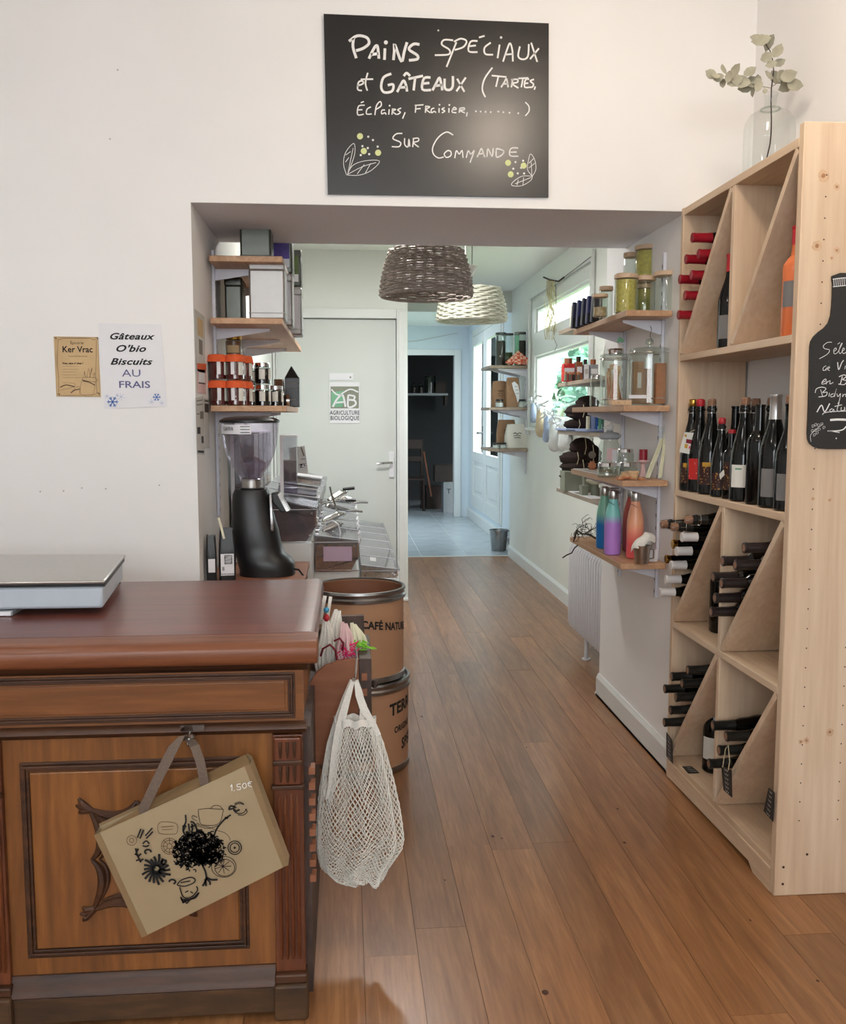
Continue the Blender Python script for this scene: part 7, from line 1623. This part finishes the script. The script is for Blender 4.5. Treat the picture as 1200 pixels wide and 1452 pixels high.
# bucket beyond the threshold
p=at(708,780,Z=0); t=thing('zinc_bucket','small grey zinc bucket on the tiled floor at the end of the passage','bucket',(p.x,p.y,0)); bx,by=at(708,779,Y=9.25).x,9.28
R=at(719,779,Y=9.28).x-bx
t.location=(bx,by,0)
MB().lathe([(0,.004),(R*.86,.001),(R*.88,.008),(R*1.1,.20),(R*1.17,.203),(R*1.17,.212),(R*1.08,.212),(R*.84,.012),(0,.012)],(bx,by,0.0005),n=28).obj('bucket_body','galv',t,recalc=False)
MB().tube([(bx+R*1.15,by,.20),(bx+R*1.5,by,.17),(bx+R*1.45,by,.10),(bx+R*1.2,by,.06)],.006,6).obj('handle','galv',t)
# ================================================================ GARLAND AND TWINE AT THE WINDOW
XG=1.535
t=thing('hanging_twine','pale curly twine strands hanging from a dark hook at the window top','twine',tuple(at(778,400,X=XG))); m=MB(); random.seed(6)
for i in range(16):
    u,v=776+i*.7,398; pts=[]; ph=random.uniform(0,6)
    for k in range(9): pts.append(at(u+4*math.sin(ph+k*.9)*min(1,k/3),v+ (9.5 if i%3 else 11)*k*.95,X=XG+random.uniform(-.01,.01)))
    m.tube(pts,.0028,4)
m.obj('strands','twine',t)['kind']='stuff'
MB().tube([at(771,393,X=XG),at(780,397,X=XG),at(792,399,X=XG),at(800,393,X=XG+.01)],.006,5).obj('dark_hook','twig',t); MB().tube([at(788,400,X=XG),at(789,440,X=XG),at(785,478,X=XG),at(790,490,X=XG),at(787,497,X=XG)],.002,4).obj('loose_thread','twig',t)
MB().tube([at(800,393,X=XG+.01),at(820,378,X=XG+.01),at(838,364,X=XG+.01)],.002,4).obj('curtain_wire','twig',t)
t=thing('sock_line','white twine line with pegs strung under the hall window','line',tuple(at(770,580,X=XG)))
lp=[(757,566),(765,575),(775,583),(786,592),(800,602),(815,612)]
MB().tube([at(u,v,X=XG) for u,v in lp],.003,5).obj('line','twine',t)
GSo='baby socks pegged on the line'
def sock(L,u,v,mat,du,dv,w):
    t2=thing('baby_sock',L,'sock',tuple(at(u,v,X=XG)),GSo)
    P=[at(u,v,X=XG),at(u+du*.2,v+dv*.35,X=XG),at(u+du*.4,v+dv*.6,X=XG),at(u+du*.1,v+dv*.85,X=XG),at(u-du*.6,v+dv,X=XG)]
    MB().tube(P,[w*.8,w,w*1.1,w*1.05,w*.7],10).obj('sock_body',mat,t2,ang=80); MB().tube([P[0]+V(0,0,.02),P[0]],[w*.9,w*.88],10).obj('cuff','sock3',t2)
    MB().box(P[0].x-.03,P[0].x-.02+.0,P[0].y-.008,P[0].y+.008,P[0].z-.01,P[0].z+.05).obj('peg','bracket',t2)
sock('pale blue sock furthest left on the line',758,572,'sock2',3,24,.035); sock('cream sock second on the line',769,582,'sock1',4,32,.055); sock('pale blue sock third on the line',778,590,'sock2',5,32,.045); sock('white sock fourth on the line',788,600,'sock3',5,34,.055); sock('small white sock at the right end of the line',800,608,'sock3',4,26,.045)
t=thing('ribbon_garland','fluffy white ribbon garland tied along the sock line','garland',tuple(at(778,575,X=XG))); m=MB(); random.seed(9)
for i in range(46):
    f=random.random(); k=f*(len(lp)-1); j=min(int(k),len(lp)-2); fr=k-j; u=lp[j][0]*(1-fr)+lp[j+1][0]*fr; v=lp[j][1]*(1-fr)+lp[j+1][1]*fr
    a=random.uniform(0,2*PI); l=random.uniform(7,16); c=at(u,v,X=XG-.01); e=at(u+l*math.cos(a),v+l*math.sin(a)*1.1,X=XG-random.uniform(.0,.05)); mid=c.lerp(e,.5)+V(-.01,.0,random.uniform(-.01,.02))
    m.strap([c,mid,e],.014,.001,(0,1,.3))
m.obj('ribbons','sock3',t)['kind']='stuff'
# ================================================================ STORE ROOM
YQ=14.3
t=thing('store_shelf','dark shelf with jars inside the dark store room','shelf',tuple(at(608,560,Y=YQ))); a=at(575,558,Y=YQ); b=at(634,558,Y=YQ); zs=a.z
MB().box(a.x,b.x,YQ-.15,YQ+.3,zs-.03,zs).obj('board','boxgr',t); MB().box(b.x-.03,b.x,YQ,YQ+.3,zs-.18,zs-.03).obj('bracket','stool',t)
def qx(u): return at(u,550,Y=YQ).x
big=stor('demijohn_jar',.085,.25,False,None,lidm='black'); place(big,(qx(610),YQ,zs+.001),(0,0,0),'large glass dispenser jar on the store room shelf')
sm=stor('dark_jar',.035,.13,True,'boxdk',lidm='black')
for i,u in enumerate((587,597)): place(sm,(qx(u),YQ,zs+.001),(0,0,0),('small dark jar leftmost on the store room shelf','small dark jar second from the left on store room shelf')[i],'dark jars on the store room shelf')
def carton(L,u0,u1,v0,v1,Y,mat,name='carton',z0=None,group=None):
    a=at(u0,v1,Y=Y); b=at(u1,v0,Y=Y); za=a.z if z0 is None else z0; t3=thing(name,L,'carton',((a.x+b.x)/2,Y,za),group); MB().box(a.x,b.x,Y,Y+.3,za+.001,b.z).obj('carton_body',mat,t3,smooth=False,bevel=.004); MB().box(a.x+.01,b.x-.01,Y-.001,Y+.15,b.z-.004,b.z+.003).obj('flap',mat,t3,smooth=False); return t3,a,b
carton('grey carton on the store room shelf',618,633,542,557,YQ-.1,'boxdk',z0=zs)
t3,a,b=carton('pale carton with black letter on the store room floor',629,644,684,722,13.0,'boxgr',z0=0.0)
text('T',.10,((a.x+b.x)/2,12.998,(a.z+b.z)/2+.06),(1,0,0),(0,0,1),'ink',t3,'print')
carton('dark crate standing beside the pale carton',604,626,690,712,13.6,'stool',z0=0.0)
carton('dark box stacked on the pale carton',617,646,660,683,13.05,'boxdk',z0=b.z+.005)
t=thing('wooden_chair','dark wooden chair just inside the store room','chair',tuple(at(592,705,Y=13.4)))
ca,cb_=at(577,690,Y=13.3).x,at(601,690,Y=13.3).x; zt=at(590,624,Y=13.3).z
for (x,y,h) in ((ca,13.3,.45),(cb_,13.3,.45),(ca,13.65,zt),(cb_,13.65,zt)): MB().tube([(x,y,0),(x,y+(.03 if h>.5 else 0),h)],.022,7).obj('leg','stool',t)
MB().box(ca-.02,cb_+.02,13.28,13.68,.44,.47).obj('seat','stool',t,bevel=.005); MB().box(ca,cb_,13.65,13.68,zt-.14,zt).obj('back_rail','stool',t,bevel=.004); MB().box(ca,cb_,13.65,13.68,zt-.32,zt-.25).obj('back_rail','stool',t,bevel=.004)
t=thing('broom_handle','pale slanted stick leaning beside the dark chair','stick',(1.1,13.2,0)); MB().tube([at(612,704,Y=13.2),at(601,640,Y=13.25)],.012,6).obj('stick','binwood',t)
for o in list(bpy.data.objects):
    if '_local' in o: del o['_local']
